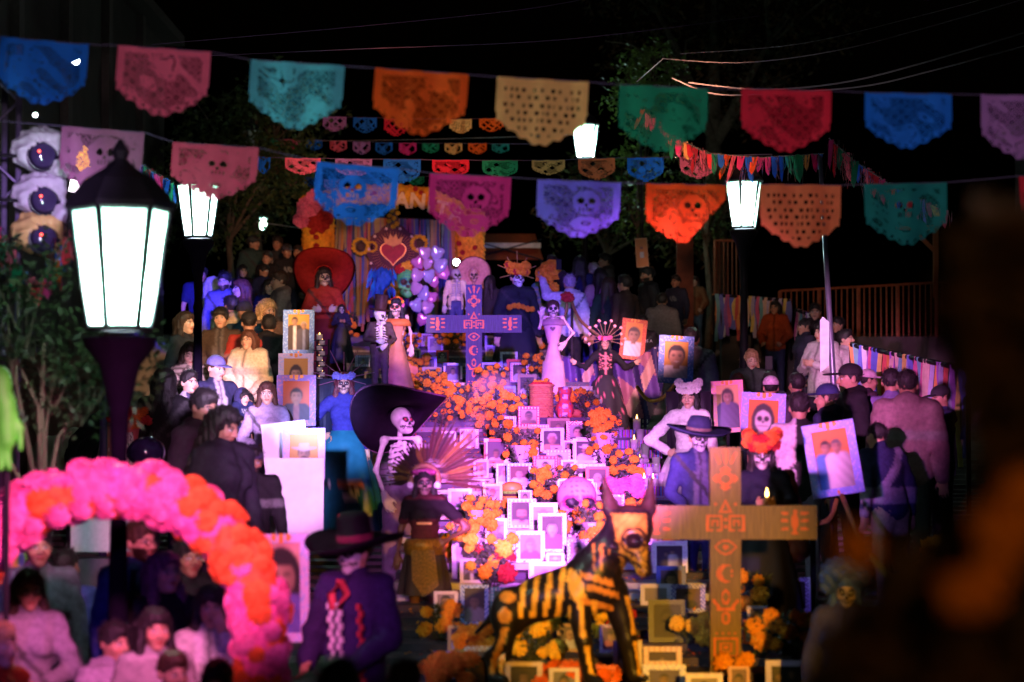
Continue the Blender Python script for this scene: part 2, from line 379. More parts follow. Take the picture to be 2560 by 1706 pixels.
tree('dark tree beside the tall railing right of the wooden post', gp(1770, 45), 4.6, [(0, 0, 3.2, .6), (-.3, .1, 2.5, .5), (.4, 0, 2.7, .5)], 260, gn, .12, .08)
# ------------------------------------------------------------------ dark buildings and walls
def facade(label, x, y0, y1, h, col, face=1):
    """house front running along the street at side x"""
    b = empty('house', (x, y0, G(y0, x) - .6), 0, 1, label, 'house'); L = y1 - y0
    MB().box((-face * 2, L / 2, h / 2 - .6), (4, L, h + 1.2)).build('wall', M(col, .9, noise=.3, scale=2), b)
    n = int(L / 3.2); s = face
    for i in range(n):
        yy = (i + .5) * L / n
        MB().box((s * .06, yy - L / n * .5 + .2, h / 2), (.12, .32, h)).build('pilaster', M(tuple(min(c * 1.7, .8) for c in col), .85), b)
        for zz in (1.6, 4.4):
            if zz > h - 1: continue
            w = empty('window', (s * .02, yy + .2, zz), 0, 1, parent=b)
            MB().box((0, 0, 0), (.05, 1.1, 1.5)).build('pane', M((.02, .022, .03), .12, noise=.05), w)
            f = MB(); f.box((.03 * s, 0, .78), (.1, 1.3, .09)).box((.03 * s, 0, -.78), (.16, 1.3, .09)).box((.03 * s, .6, 0), (.1, .09, 1.47)).box((.03 * s, -.6, 0), (.1, .09, 1.47)).box((.03 * s, 0, 0), (.07, .05, 1.47))
            f.build('window_frame', M((.16, .13, .10), .7), w)
    MB().box((s * .1, L / 2, h + .09), (.5, L + .2, .18)).build('cornice', M(tuple(min(c * 1.4, .8) for c in col), .85), b)
    return b
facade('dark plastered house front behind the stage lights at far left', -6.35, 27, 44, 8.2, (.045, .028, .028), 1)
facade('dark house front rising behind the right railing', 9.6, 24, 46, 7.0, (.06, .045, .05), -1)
def wallbox(name, label, cat, c, s, col, sc=3):
    o = MB().box((0, 0, s[2] / 2), s).build(name, M(col, .9, noise=.35, scale=sc, bump=.6), None, loc=c); tag(o, label, cat); return o
wallbox('plaster_wall', 'worn red-brown plaster wall behind the bending man at left', 'wall', (-4.75, 25.2, G(25) - .1), (1.5, .3, 1.75), (.22, .10, .08))
wallbox('retaining_wall', 'low dark stone wall under the far ribbon fence at right', 'wall', (5.35, 39.4, G(39, 5) - .1), (3.9, .4, 1.05), (.06, .055, .05))
wallbox('planter_wall', 'low dark stone planter edge behind the blond woman', 'wall', (3.7, 32.5, G(32, 5) - .05), (1.9, .5, .75), (.12, .05, .03))
# ------------------------------------------------------------------ street lamps
IRON = M((.010, .008, .012), .6, metal=.1, noise=.2, spec=.15)
LGLASS, _n, _l, _p = _nodes('lamp_glass'); _n.remove(_p)
_t = _n.new('ShaderNodeBsdfTranslucent'); _t.inputs[0].default_value = (.50, .86, .70, 1); _x = _n.new('ShaderNodeBsdfTransparent'); _x.inputs[0].default_value = (.9, 1, .96, 1)
_z = _n.new('ShaderNodeTexNoise'); _z.inputs['Scale'].default_value = 9; _r = _n.new('ShaderNodeMapRange'); _r.inputs[3].default_value = .25; _r.inputs[4].default_value = .60; _l.new(_z.outputs[0], _r.inputs[0])
_m = _n.new('ShaderNodeMixShader'); _l.new(_r.outputs[0], _m.inputs[0]); _l.new(_t.outputs[0], _m.inputs[1]); _l.new(_x.outputs[0], _m.inputs[2]); _l.new(_m.outputs[0], _n['Material Output'].inputs[0])
def lamp(label, px, py, d, wpx, on=True, purple=False):
    c = W(px, py, d); w = wpx * d / F; s = w / .46; g = G(d, c.x); zc = c.z - g
    t = empty('street_lamp', (c.x, d, g), R(14), 1, label, 'street lamp', 'street lamps')
    post = MB(); zt = zc - .36 * s
    post.lathe([(.14, 0), (.14, .35), (.09, .42), (.065, .6), (.04, zt - .75), (.055, zt - .7), (.04, zt - .62), (.05, zt - .36), (.10 * s, zt - .12), (.17 * s, zt - .02), (.18 * s, zt + .03)], 14)
    post.build('post', M((.005, .003, .010), .9, noise=.2, spec=.05) if purple else IRON, t, True)
    rt, rb, hh = .245 * s, .15 * s, .29 * s; fr = MB(); K = 6
    V6 = lambda r, z, a: Vector((r * math.cos(a), r * math.sin(a), z))
    for q in range(K):
        a = 2 * math.pi * q / K; a2 = 2 * math.pi * (q + 1) / K
        fr.tube([V6(rt, zc + hh, a), V6(rb, zc - hh, a)], .016 * s, 5)
        fr.tube([V6(rt, zc + hh, a), V6(rt, zc + hh, a2)], .016 * s, 5); fr.tube([V6(rb, zc - hh, a), V6(rb, zc - hh, a2)], .016 * s, 5)
        k_ = .97; p = [V6(rb * k_, zc - hh, a), V6(rb * k_, zc - hh, a2), V6(rt * k_, zc + hh, a2), V6(rt * k_, zc + hh, a)]
        m = MB(); m._add(p, [(0, 1, 2, 3)]); m.build('pane', LGLASS if on else M((.25, .3, .28), .1), t)
    fr.build('lantern_frame', IRON, t)
    MB().lathe([(rt * 1.10, zc + hh), (rt * 1.07, zc + hh + .03 * s), (rt * .7, zc + hh + .14 * s), (rt * .3, zc + hh + .2 * s), (.03 * s, zc + hh + .24 * s), (.045 * s, zc + hh + .28 * s), (.008, zc + hh + .34 * s)], 6).build('roof', IRON, t)
    if on: MB().lathe([(.01, zc - .22 * s), (.045 * s, zc - .18 * s), (.05 * s, zc - .1 * s), (.035 * s, zc - .02 * s), (.01, zc)], 12).build('bulb', M((.72, 1, .90), .3, noise=0, emit=1500), t, True)
    return t
lamp('large glowing six-sided street lamp in front of the tree at left', 300, 672, 12.6, 238, True, True)
lamp('glowing street lamp above the blue-lit crowd at left', 496, 528, 26, 104, True, True)
lamp('glowing street lamp between the paper flags at right', 1859, 512, 28, 92)
lamp('glowing far street lamp above the middle of the stairs', 1463, 354, 42, 66)
lamp('unlit far street lamp above the left tree', 628, 354, 45, 44, False)
lamp('small distant glowing street lamp left of the ribbon portal', 653, 555, 60, 32)
def flood(label, px, py, d, r):
    c = W(px, py, d); t = empty('floodlight', c, 0, 1, label, 'floodlight')
    MB().box((0, .06, 0), (r * 2.6, .1, r * 2.2)).box((0, .2, 0), (.03, .3, .03)).build('housing', IRON, t)
    MB().lathe([(r, 0), (r * .9, .01)], 14).build('lens', M((.8, 1, .98), .3, noise=0, emit=40), t, rot=(R(90), 0, 0))
flood('small blazing floodlight seen through the blue flag at upper left', 190, 152, 27, .05)
flood('small floodlight on the house wall below the blue flag', 88, 288, 27, .03)
flood('round bright bulb beside the right marigold column', 1141, 656, 40.4, .055)
# ------------------------------------------------------------------ people
SK = [(.50, .30, .21), (.40, .22, .14), (.30, .155, .095), (.58, .37, .27)]
BLK = (.012, .010, .010); DKB = (.035, .018, .010); BRN = (.09, .04, .02); BLD = (.42, .27, .13); GRY = (.30, .29, .28)
def Rx(a): a = R(a); return np.array([[1, 0, 0], [0, math.cos(a), -math.sin(a)], [0, math.sin(a), math.cos(a)]])
def Ry(a): a = R(a); return np.array([[math.cos(a), 0, math.sin(a)], [0, 1, 0], [-math.sin(a), 0, math.cos(a)]])
def Rz(a): a = R(a); return np.array([[math.cos(a), -math.sin(a), 0], [math.sin(a), math.cos(a), 0], [0, 0, 1]])
def xf(prims, Rm, s, o):
    """carry shapes from a part's own frame into the figure's frame"""
    out = []; o = np.array(o)
    for p in prims:
        if p[0] == 'c': out.append(('c', Rm @ p[1] * s + o, Rm @ p[2] * s + o, p[3] * s, p[4] * s, p[5] * s, p[6]))
        else: out.append(('e', Rm @ p[1] * s + o, p[2] * s, Rm if p[3] is None else Rm @ p[3], 0, p[5] * s, p[6]))
    return out
def head_prims(female=False, skull=False):
    P = [ell((0, .014, .03), (.074, .093, .084)), ell((0, -.024, -.032), (.058 if female else .061, .066, .078), k=.035),
         ell((0, -.066, -.09), (.026, .022, .02), k=.03)]
    if skull:
        P += [cap((-.045, -.062, -.02), (.045, -.062, -.02), .026, k=.03), ell((0, -.085, -.075), (.036, .02, .028), k=.02)]
        for s in (-1, 1): P += [ell((s * .031, -.098, .006), (.021, .03, .021), k=.008, op='s')]
        P += [ell((0, -.105, -.028), (.010, .03, .016), k=.006, op='s')]
    else:
        for s in (-1, 1):
            P += [ell((s * .031, -.104, .006), (.020, .020, .013), k=.022, op='s'), ell((s * .031, -.078, .005), (.014, .012, .011), k=.004),
                  ell((s * .04, -.062, -.028), (.024, .022, .022), k=.02), ell((s * .075, .012, -.006), (.011, .02, .031), k=.008)]
        P += [cap((0, -.086, .014), (0, -.106, -.022), .008, .013, k=.014), ell((-.012, -.096, -.026), (.010, .011, .009), k=.01), ell((.012, -.096, -.026), (.010, .011, .009), k=.01),
              ell((0, -.084, -.052), (.024, .013, .0075), k=.006), ell((0, -.082, -.063), (.021, .013, .0075), k=.006)]
    return P
def face_paint(Q, st):
    """flat colour of skin, brows, eyes, lips, beard or face paint, in the head's own frame"""
    n = len(Q); C = np.tile(np.array(st['skin'], np.float32), (n, 1)); x = np.abs(Q[:, 0]); xs = Q[:, 0]; y = Q[:, 1]; z = Q[:, 2]
    fr = y < -.035
    def E(cx, cz, rx, rz): return ((x - cx) / rx) ** 2 + ((z - cz) / rz) ** 2 < 1
    paint = st.get('paint')
    if paint:
        bone = np.array(st.get('bone', (.72, .70, .66))); dk = np.array(st.get('dark', (.012, .010, .014)))
        zone = (y < -.02) & (z > -.125) if paint == 'face' else np.ones(n, bool)
        C[zone] = bone
        C[fr & E(.031, .006, .025, .025)] = dk
        C[fr & (x < .013 - .3 * (z + .012) * (z < -.012)) & (z < -.012) & (z > -.040)] = dk
        mo = fr & (np.abs(z + .060 - .25 * x) < .004) & (x < .062); C[mo] = dk
        C[fr & (x < .05) & (np.abs(z + .060) < .014) & (np.abs(((x * 1000) % 12) - 6) < 2.0)] = dk
        C[fr & (x > .035) & (x < .06) & (np.abs(z + .036 + (x - .035)) < .006)] = dk
        if paint == 'face':
            e = fr & E(.031, .006, .013, .006); C[e] = (.5, .48, .45); C[fr & E(.031, .006, .006, .006)] = dk
        if 'eyes' in st:
            C[fr & E(.031, .006, .012, .012)] = st['eyes']
        if st.get('sugar'):
            C[fr & (np.abs(np.hypot(x - .031, z - .006) - .027) < .003)] = st['sugar']; C[fr & E(0, .055, .012, .012)] = st['sugar']
    else:
        s = np.array(st['skin'])
        C[fr & E(.042, -.028, .022, .018)] = s * np.array([1.06, .92, .9])
        C[fr & E(0, -.058, .025, .011)] = st.get('lips', s * np.array([.85, .42, .42]))
        C[fr & (np.abs(z + .057) < .0018) & (x < .023)] = s * .25
        if st.get('smile'): C[fr & E(0, -.058, .020, .005)] = (.75, .73, .7)
        e = fr & E(.031, .005, .015, .0065)
        if st.get('closed'): C[fr & E(.031, .003, .016, .003)] = s * .15
        else: C[e] = (.55, .53, .5); C[fr & E(.031, .005, .0068, .0068)] = (.02, .012, .01); C[fr & E(.031, .0125, .018, .0026)] = (.02, .015, .012)
        C[fr & (np.abs(z - .026 + .35 * (x - .03) ** 2 / .03) < .0042) & (x > .012) & (x < .052)] = np.array(st.get('brow', (.03, .02, .015)))
        if st.get('beard'):
            b = (z < -.03) & (y < .0) & ~((x < .021) & (np.abs(z + .058) < .0085)) & ~((x < .035) & (z > -.04)) & (z > -.14); C[b] = np.array(st['beard'])
        if st.get('tache'): C[fr & E(0, -.0425, .03, .007)] = np.array(st['tache'])
        if st.get('lines'):   # painted bones over the skin
            C[fr & (np.abs(z + .060 - .25 * x) < .0035) & (x > .02) & (x < .06)] = (.02, .01, .01); C[fr & (np.abs(np.hypot(x - .031, z - .006) - .022) < .004)] = (.03, .01, .02)
    return C
def hair_prims(style, L=1.):
    base = [ell((0, .017, .034), (.084, .1, .092), k=.01)]
    cut = [ell((0, -.118, -.04), (.074, .088, .1), k=.012, op='s')]
    if style == 'short': return base + [ell((0, -.015, .088), (.066, .078, .042), k=.03)] + cut
    if style == 'buzz': return [ell((0, .016, .032), (.079, .096, .087), k=.01)] + cut
    if style == 'fringe': return base + [ell((0, -.005, .085), (.07, .08, .045), k=.03)] + cut + [cap((-.05, -.085, .062), (.05, -.085, .062), .022, k=.02), ell((-.072, -.045, .02), (.018, .03, .04)), ell((.072, -.045, .02), (.018, .03, .04))]
    if style == 'bun': return base + cut + [ell((0, .10, .08), (.045, .04, .045), k=.02)]
    if style == 'pony': return base + cut + [cap((0, .1, .05), (0, .14, -.2 * L), .03, .018, k=.03)]
    S = [ell((0, -.01, .08), (.07, .085, .045), k=.03)]
    for s in (-1, 1): S += [cap((s * .068, .0, .03), (s * .088, -.005, -.14), .028, .032, k=.03), cap((s * .088, -.005, -.14), (s * .092, -.035, -.14 - .26 * L), .032, .020, k=.03),
                            cap((s * .045, .07, .0), (s * .065, .085, -.14 - .27 * L), .055, .04, k=.05)]
    return base + S + cut
def curly(x, y, z): return .008 * np.sin(x * 150 + 3 * np.sin(z * 60)) * np.sin(z * 130 + y * 90)
def strand(x, y, z): return .005 * np.sin(x * 240 + 14 * np.sin(z * 9) + y * 160) + .005 * np.sin(x * 90 - y * 120 + z * 14) + .004 * np.sin(x * 47 + z * 33 + y * 61)
def _hand():
    P = [ell((0, 0, -.045), (.040, .016, .05), k=.01)]
    for i, (x, l) in enumerate(((-.030, .062), (-.010, .074), (.010, .070), (.029, .054))):
        a = np.array((x, 0, -.082)); b = a + (x * .12, -.012, -l * .55); c = b + (0, -.022, -l * .42)
        P += [cap(a, b, .0095, .0085, k=.008), cap(b, c, .0085, .0072, k=.004)]
    P += [cap((.034, 0, -.025), (.054, -.012, -.055), .012, .010, k=.01), cap((.054, -.012, -.055), (.056, -.026, -.082), .010, .008, k=.004), cap((0, 0, .02), (0, 0, -.02), .026, .026, k=.02)]
    return nets(P, .0098)
HAND = _hand()
ARMS = {'down': ((.235, .03, 1.13), (.255, -.03, .89)), 'hip': ((.41, .07, 1.15), (.205, -.07, 1.03)), 'cross': ((.245, -.04, 1.15), (-.05, -.205, 1.17)),
        'phone': ((.23, -.16, 1.19), (.10, -.34, 1.36)), 'chest': ((.25, -.05, 1.14), (.07, -.245, 1.2)), 'up': ((.30, -.12, 1.5), (.24, -.2, 1.78)),
        'out': ((.40, .0, 1.24), (.64, -.06, 1.30)), 'chin': ((.20, -.2, 1.17), (.085, -.13, 1.44)), 'fwd': ((.25, -.08, 1.15), (.17, -.33, 1.08)), 'belly': ((.26, -.02, 1.12), (.05, -.2, 1.04)),
        'low': ((.25, -.03, 1.13), (.16, -.25, .98))}
FOLD = lambda x, y, z: .0065 * np.sin(x * 23 + z * 31 + 2 * np.sin(z * 9)) * np.sin(y * 27 + z * 11) + .006 * np.sin(z * 64 + x * 50 + 3 * np.sin(x * 13)) * np.sin(x * 31 + y * 17)
def glasses(par, hc, Rh, hs, col=(.03, .03, .03)):
    m = MB()
    for s in (-1, 1): m.tube([Rh @ np.array((s * .031 + .021 * math.cos(a), -.104 + .0, .004 + .017 * math.sin(a))) * hs + hc for a in np.linspace(0, 2 * math.pi, 11)], .0022, 4)
    m.tube([Rh @ np.array((q, -.108, .006)) * hs + hc for q in (-.011, .011)], .0022, 4)
    for s in (-1, 1): m.tube([Rh @ np.array(q) * hs + hc for q in ((s * .052, -.102, .006), (s * .076, 0, .008))], .0022, 4)
    m.build('glasses', M(col, .25, metal=.5, noise=0), par)
def person(label, px, py, d, face=0, ht=0, pitch=0, fem=False, skin=1, hair=('short', BLK), top=((.1, .1, .1),), bot=(.03, .03, .05), arms='down', arms2=None,
           hs=1., lean=0, beard=None, tache=None, glass=None, hat=None, group=None, h=None, ground=None, paint=None, sleeve=1., stout=1., name='person', skirt=None, roll=0, smile=False,
           x3=None, bare=False, closed=False, style=None, noleg=False, cat='person', lines=False):
    xw = (px - 1280) / F * d; g = G(d, xw) if ground is None else ground
    if xw < -2.5 and d > 30.5 and ground is None: g += .31 if d > 35.5 else .16
    p0 = W(px, py, d); H = h or (p0.z - g); s = H / 1.70
    if lean: s = H / (1.0 + .70 * math.cos(R(lean)))
    if ground is None and not h and not (1.35 < H < 1.92): print('HEIGHT', label, round(H, 2), 'at', d)
    rt = empty(name, (p0.x, d, p0.z - H), R(face), s, label, cat, group or 'people watching the altar')
    LR = Rx(lean); piv = np.array((0, 0, .95))
    def T(p): p = np.array(p, float); return LR @ (p - piv) + piv if p[2] > .95 or lean == 0 else p
    LRm = LR if lean else None
    sw = (.150 if fem else .172); st = stout
    tor = [ell((0, 0, .93), ((.160 if fem else .150) * st, .105 * st, .11)), ell(T((0, 0, 1.07)), ((.120 if fem else .135) * st, .09 * st, .14), k=.06, Rm=LRm),
           ell(T((0, .005, 1.27)), ((.138 if fem else .165) * st, .1 * st, .16), k=.06, Rm=LRm), cap(T((-sw + .02, .005, 1.40)), T((sw - .02, .005, 1.40)), .05 * st, k=.06)]
    if fem: tor += [ell(T((q * .062, -.082, 1.265)), (.058, .05, .06), k=.03, Rm=LRm) for q in (-1, 1)]
    sh, el_, wr = [], [], []
    for q, nm in ((-1, arms), (1, arms2 or arms)):
        e, w = (ARMS[nm] if isinstance(nm, str) else nm); sh.append(T((q * sw, .005, 1.395))); el_.append(T((q * e[0], e[1], e[2]))); wr.append(T((q * w[0], w[1], w[2])))
    hc = T((0, -.006, 1.70 - .114 * hs)); Rh = LR @ Rz(ht) @ Rx(pitch - lean * .6) @ Ry(roll)
    body = list(tor) + [cap(T((0, .012, 1.40)), T((0, .012, 1.50)), .066, .05, k=.05), cap(T((0, .012, 1.45)), T((0, .012, 1.49)), .052, .048, k=.02)]
    for i in (0, 1):
        body += [cap(sh[i], el_[i], .047 * st, .038, k=.03), cap(el_[i], wr[i], .038, .025, k=.02)]
    for q in (-1, 1):
        body += [cap((q * .085, 0, .9), (q * .095, -.01, .49), .08 * st, .052, k=.03), cap((q * .095, -.005, .49), (q * .098, .03, .09), .052, .036, k=.02), cap((q * .098, .03, .045), (q * .108, -.13, .032), .038, .03, k=.02)]
    hp = head_prims(fem, paint == 'skull'); 
    headp = xf(hp, Rh, hs, hc) + [cap(T((0, .012, 1.44)), hc + Rh @ np.array((0, .018, -.06)), .05, .05, k=.02)]
    ff = min(max(.0066, d * .00034), .013) / s
    Pb, Fb = nets(body, .036); P, Fq = nets(headp, ff); P, Fq = np.vstack([P, Pb]), np.vstack([Fq, Fb + len(P)])
    stl = dict(skin=SK[skin] if isinstance(skin, int) else skin, beard=beard, tache=tache, paint=paint, smile=smile, closed=closed, lines=lines); stl.update(style or {})
    Q = (P - hc) @ Rh / hs; C = np.tile(np.array(stl['skin'], np.float32), (len(P), 1)); near = (np.abs(Q) < .145).all(1) & (Q[:, 2] > -.13)
    if paint == 'skull': C[:] = stl.get('bone', (.72, .70, .66))
    C[near] = face_paint(Q[near], stl)
    Vs, Fs, Cs = [P], [Fq], [C]; nb = len(P)
    for i, q in ((0, -1), (1, 1)):
        D = wr[i] - el_[i]; D = D / np.linalg.norm(D); zz = -D; yy = np.array((0, 1, .0)) - zz * zz[1]
        if np.linalg.norm(yy) < .2: yy = np.array((0, .3, 1.)) - zz * (zz @ np.array((0, .3, 1.)))
        yy /= np.linalg.norm(yy); xx = np.cross(yy, zz); Rm = np.stack([xx * (1 if q < 0 else -1), yy, zz], 1); hv = HAND[0] @ Rm.T + wr[i]
        Vs.append(hv); Fs.append((HAND[1] if q < 0 else HAND[1][:, ::-1]) + nb); Cs.append(np.tile(C[0] * 0 + np.array(stl.get('hands', stl['skin'] if paint != 'skull' else stl.get('bone', (.72, .70, .66))), np.float32), (len(hv), 1))); nb += len(hv)
    obj('body', npmesh(np.vstack(Vs), np.vstack(Fs), SKINM, np.vstack(Cs)), rt)
    # clothes
    if not bare:
        kind = top[1] if len(top) > 1 else 'plain'; c1 = np.array(top[0], np.float32); c2 = np.array(top[2] if len(top) > 2 else (.5, .5, .5), np.float32)
        inf = .018 if kind not in ('puffer', 'hood', 'coat') else .034
        ga = []
        for p in tor:
            ga.append(('e', p[1], p[2] + inf, p[3], 0, p[5], 'u') if p[0] == 'e' else ('c', p[1], p[2], p[3] + inf, p[4] + inf, p[5], 'u'))
        for i in (0, 1):
            ga.append(cap(sh[i], el_[i] if sleeve > .5 else sh[i] + (el_[i] - sh[i]) * .6, (.052 + inf) * st, .040 + inf, k=.03))
            if sleeve > .9: ga.append(cap(el_[i], wr[i] * .95 + el_[i] * .05, .040 + inf, .032 + inf * .7, k=.015))
        ga.append(cap(T((0, .015, 1.40)), T((0, .012, 1.475)), .07 + inf * .6, .058 + inf * .5, k=.03))
        if kind == 'hood': ga += [ell(T((0, .075, 1.46)), (.105, .07, .075), k=.03), cap(T((-.07, -.02, 1.46)), T((.07, -.02, 1.46)), .03, k=.04)]
        def tc(Pq):
            Cq = np.tile(c1, (len(Pq), 1)); x, y, z = Pq.T
            if kind == 'open': Cq[(y < -.02) & (np.abs(x) < .05 + .05 * (1.42 - z).clip(0, .5)) & (z < 1.5)] = c2
            elif kind == 'stripes': Cq[(np.sin(z * 130 + 25 * np.abs(x)) > .2)] = c2
            elif kind == 'blocks': Cq[(np.sin(z * 17 + 1) > .1)] = c2
            elif kind == 'side': Cq[x > .03] = c2
            elif kind == 'tie': Cq = c1 + (c2 - c1) * (.5 + .5 * np.sin(x * 30 + 5 * np.sin(z * 21)))[:, None]
            elif kind == 'band': Cq[(z < 1.12) & (z > .98)] = c2; Cq[np.abs(x + (z - 1.25) * .8) < .05] = c2
            elif kind == 'bones':
                Cq[(y < 0) & (np.abs(x) < .016) & (z < 1.42) & (z > 1.05)] = c2
                Cq[(y < 0) & (np.sin((z - .35 * np.abs(x)) * 150) > .25) & (np.abs(x) < .11) & (z > 1.12) & (z < 1.40)] = c2
            k = sum(map(ord, label)) % 7
            if kind in ('hood', 'puffer', 'coat', 'open'): Cq[(np.abs(x) < .011) & (y < 0)] *= .35
            if kind == 'plain' and k in (1, 4): Cq[(y < 0) & (np.abs(x) < .075) & (np.abs(z - 1.26) < .045) & (np.sin(x * 120 + z * 70) > -.3)] = c1 * .4 + .22
            if kind in ('plain', 'hood') and k == 2: Cq[(np.abs(z - 1.22) < .035)] = c1 * .5 + .10
            if k in (0, 3): Cq[np.abs(x * .75 + (z - 1.18) * .62) < .017] = c1 * .2 + .03
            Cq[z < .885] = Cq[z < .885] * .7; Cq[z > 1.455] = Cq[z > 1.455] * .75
            return Cq
        nz = (lambda x, y, z: FOLD(x, y, z) + .009 * np.sin(z * 95)) if kind == 'puffer' else FOLD
        hem = .84 if kind != 'coat' else .6
        if kind == 'coat': ga.append(cap((0, .0, 1.0), (0, 0, .6), .17 * st, .2 * st, k=.05))
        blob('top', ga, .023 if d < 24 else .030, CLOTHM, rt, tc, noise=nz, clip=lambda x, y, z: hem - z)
    if skirt: skirt(rt)
    elif not noleg:
        lg = [ell((0, 0, .93), ((.172 if fem else .162) * st, .116 * st, .12))]
        for q in (-1, 1): lg += [cap((q * .085, 0, .9), (q * .095, -.01, .49), .095 * st, .068, k=.03), cap((q * .095, -.005, .49), (q * .098, .03, .1), .068, .055, k=.02)]
        blob('trousers', lg, .04, CLOTHM, rt, np.array(bot), noise=FOLD, clip=lambda x, y, z: z - 1.02)
    if not noleg:
        for q in (-1, 1): blob('shoe', [cap((q * .098, .035, .05), (q * .108, -.145, .035), .05, .042, k=.02)], .032, M((.05, .05, .055), .6), rt, clip=lambda x, y, z: -z)
    if hair:
        sty, hcol = hair[0], hair[1]; L = hair[2] if len(hair) > 2 else 1.
        nz = curly if sty == 'curly' else strand
        hv = np.array(hcol, np.float32); h2 = np.array(hair[3] if len(hair) > 3 else np.minimum(hv * 1.8, 1), np.float32)
        def hcf(Pq): w = (.5 + .5 * np.sin(Pq[:, 0] * 310 + Pq[:, 1] * 170 + 2 * np.sin(Pq[:, 2] * 30)))[:, None] ** 2; return hv * (1 - w) + h2 * w
        amp = .45 if sty in ('short', 'buzz', 'fringe') else 1.
        Ph, Fh = nets(xf(hair_prims('long' if sty == 'curly' else sty, L), Rh, hs, hc), max(ff * 1.55, .0105), noise=lambda x, y, z: amp * nz(x, y, z))
        rg = np.random.default_rng(len(label)); n_ = 190; pi = Ph[rg.integers(0, len(Ph), n_)]; ou = (pi - hc) * (1, 1, .25); ou /= np.linalg.norm(ou, axis=1)[:, None] + 1e-6
        dn = np.array((0, 0, -1.)) if L > .45 and sty not in ('short', 'buzz', 'fringe') else np.array((0, .2, .35)); dr = dn + ou * .45 + rg.normal(0, .35, (n_, 3)); dr /= np.linalg.norm(dr, axis=1)[:, None]
        sd = np.cross(dr, rg.normal(0, 1, (n_, 3))); sd *= .0032 / (np.linalg.norm(sd, axis=1)[:, None] + 1e-6); ln = rg.uniform(.02, .055, (n_, 1)) * (1 if dn[2] < 0 else .55)
        Vq = np.stack([pi - sd, pi + sd, pi + dr * ln + ou * .004 + sd * .3, pi + dr * ln + ou * .004 - sd * .3], 1).reshape(-1, 3); Vh = np.vstack([Ph, Vq])
        obj('hair', npmesh(Vh, np.vstack([Fh, np.arange(len(Vq)).reshape(-1, 4) + len(Ph)]), HAIRM, hcf(Vh)), rt)
    if glass: glasses(rt, hc, Rh, hs, glass if isinstance(glass, tuple) else (.03, .03, .03))
    if hat:
        if hat[0] == 'cap':
            b = 1 if len(hat) < 3 else hat[2]
            ca = xf([ell((0, .012, .048), (.09, .106, .088), k=.01)], Rh, hs, hc); br_ = xf([ell((0, -.125 * b + .01, .048), (.075, .085, .010), k=.012)], Rh, hs, hc)
            blob('cap_crown', ca, .011, M(hat[1], .8, noise=.2, scale=30), rt, clip=lambda x, y, z: -((x - hc[0]) * Rh[0][2] + (y - hc[1]) * Rh[1][2] + (z - hc[2]) * Rh[2][2] - .032 * hs))
            blob('cap_brim', br_, .009, M(hat[1], .8, noise=.2, scale=30), rt)
        elif hat[0] == 'beanie': blob('beanie', xf([ell((0, .014, .04), (.09, .106, .098), k=.01)], Rh, hs, hc), .011, M(hat[1], .9, noise=.3, scale=50, bump=.5), rt, noise=lambda x, y, z: .002 * np.sin(x * 300), clip=lambda x, y, z: hc[2] + .012 - z)
        elif hat[0] == 'hood': blob('hood', xf([ell((0, .025, .03), (.105, .12, .115), k=.02), cap((0, .05, -.05), (0, .03, -.15), .09, .1, k=.05), ell((0, -.125, -.03), (.078, .10, .12), k=.02, op='s')], Rh, hs, hc), .014, M(hat[1], .85, noise=.2, scale=30), rt)
    return dict(rt=rt, hc=hc, Rh=Rh, hs=hs, wr=wr, el=el_, sh=sh, s=s, T=T, base=Vector((p0.x, d, p0.z - H)))
def phone(par, p, lit=True, rz=0):
    m = MB().box((0, 0, 0), (.075, .009, .15)); o = m.build('phone', M((.02, .02, .022), .2, noise=0), None); o.parent = par; o.location = p; o.rotation_euler = (R(-12), 0, rz); return o
NAVY = (.015, .02, .07); CHAR = (.025, .025, .028); BLACKC = (.012, .011, .013)
# ---- left side, far to near
person('man in a dark cap and teal jacket, tallest at the back left', 634, 592, 40, 35, 30, 0, skin=1, top=((.03, .06, .055), 'hood'), hat=('cap', (.03, .04, .04)))
person('dark-haired man behind, right of the capped man at back left', 694, 593, 40.5, -10, 0, 5, skin=2, top=(CHAR,))
person('round-faced man lit purple under the two dark men at back left', 669, 630, 38.2, -20, 0, 0, skin=1, top=(BLACKC,), hs=1.1)
person('person in dark cap beside the left marigold column', 717, 614, 39, 20, 10, 8, skin=2, top=(BLACKC,), hat=('cap', (.04, .04, .07)))
person('small far face between the cap and the left marigold column', 745, 616, 40.6, -15, 0, 0, skin=1, top=((.06, .05, .05),))
person('laughing dark-haired woman lit blue in the back left crowd', 607, 664, 36.3, 10, 15, 0, True, 3, ('long', BLK, .8), top=(BLACKC,), smile=True)
person('dark-haired girl with her face turned away, lit faintly blue', 658, 662, 36.4, 40, 20, 5, True, 1, ('fringe', BLK), top=(NAVY,))
person('girl half hidden behind the man in the grey-pink hoodie', 672, 700, 33.6, 20, 0, 5, True, 3, ('long', BLK, .7), top=(NAVY,))
person('smiling man with glasses in a navy T-shirt, lit deep blue', 500, 667, 34.0, 25, 15, 5, skin=1, hair=('fringe', BLK), top=(NAVY,), sleeve=.5, glass=True, smile=True, stout=1.1)
person('woman seen from behind with long straight blond hair under blue light', 531, 694, 33.4, 150, 0, 0, True, 3, ('long', (.48, .42, .38), 1.1, (.62, .55, .5)), top=((.03, .03, .10),))
person('bearded man with round glasses in a blue hooded top', 562, 684, 32.2, -12, -5, 0, skin=3, top=((.10, .11, .30), 'hood'), beard=(.05, .03, .02), glass=(.4, .4, .4), bot=(.04, .05, .16))
person('woman in profile with red-brown hair looking left', 604, 701, 31.9, -70, 0, 0, True, 3, ('long', (.10, .03, .018), .8), top=((.10, .04, .03),), arms='chest')
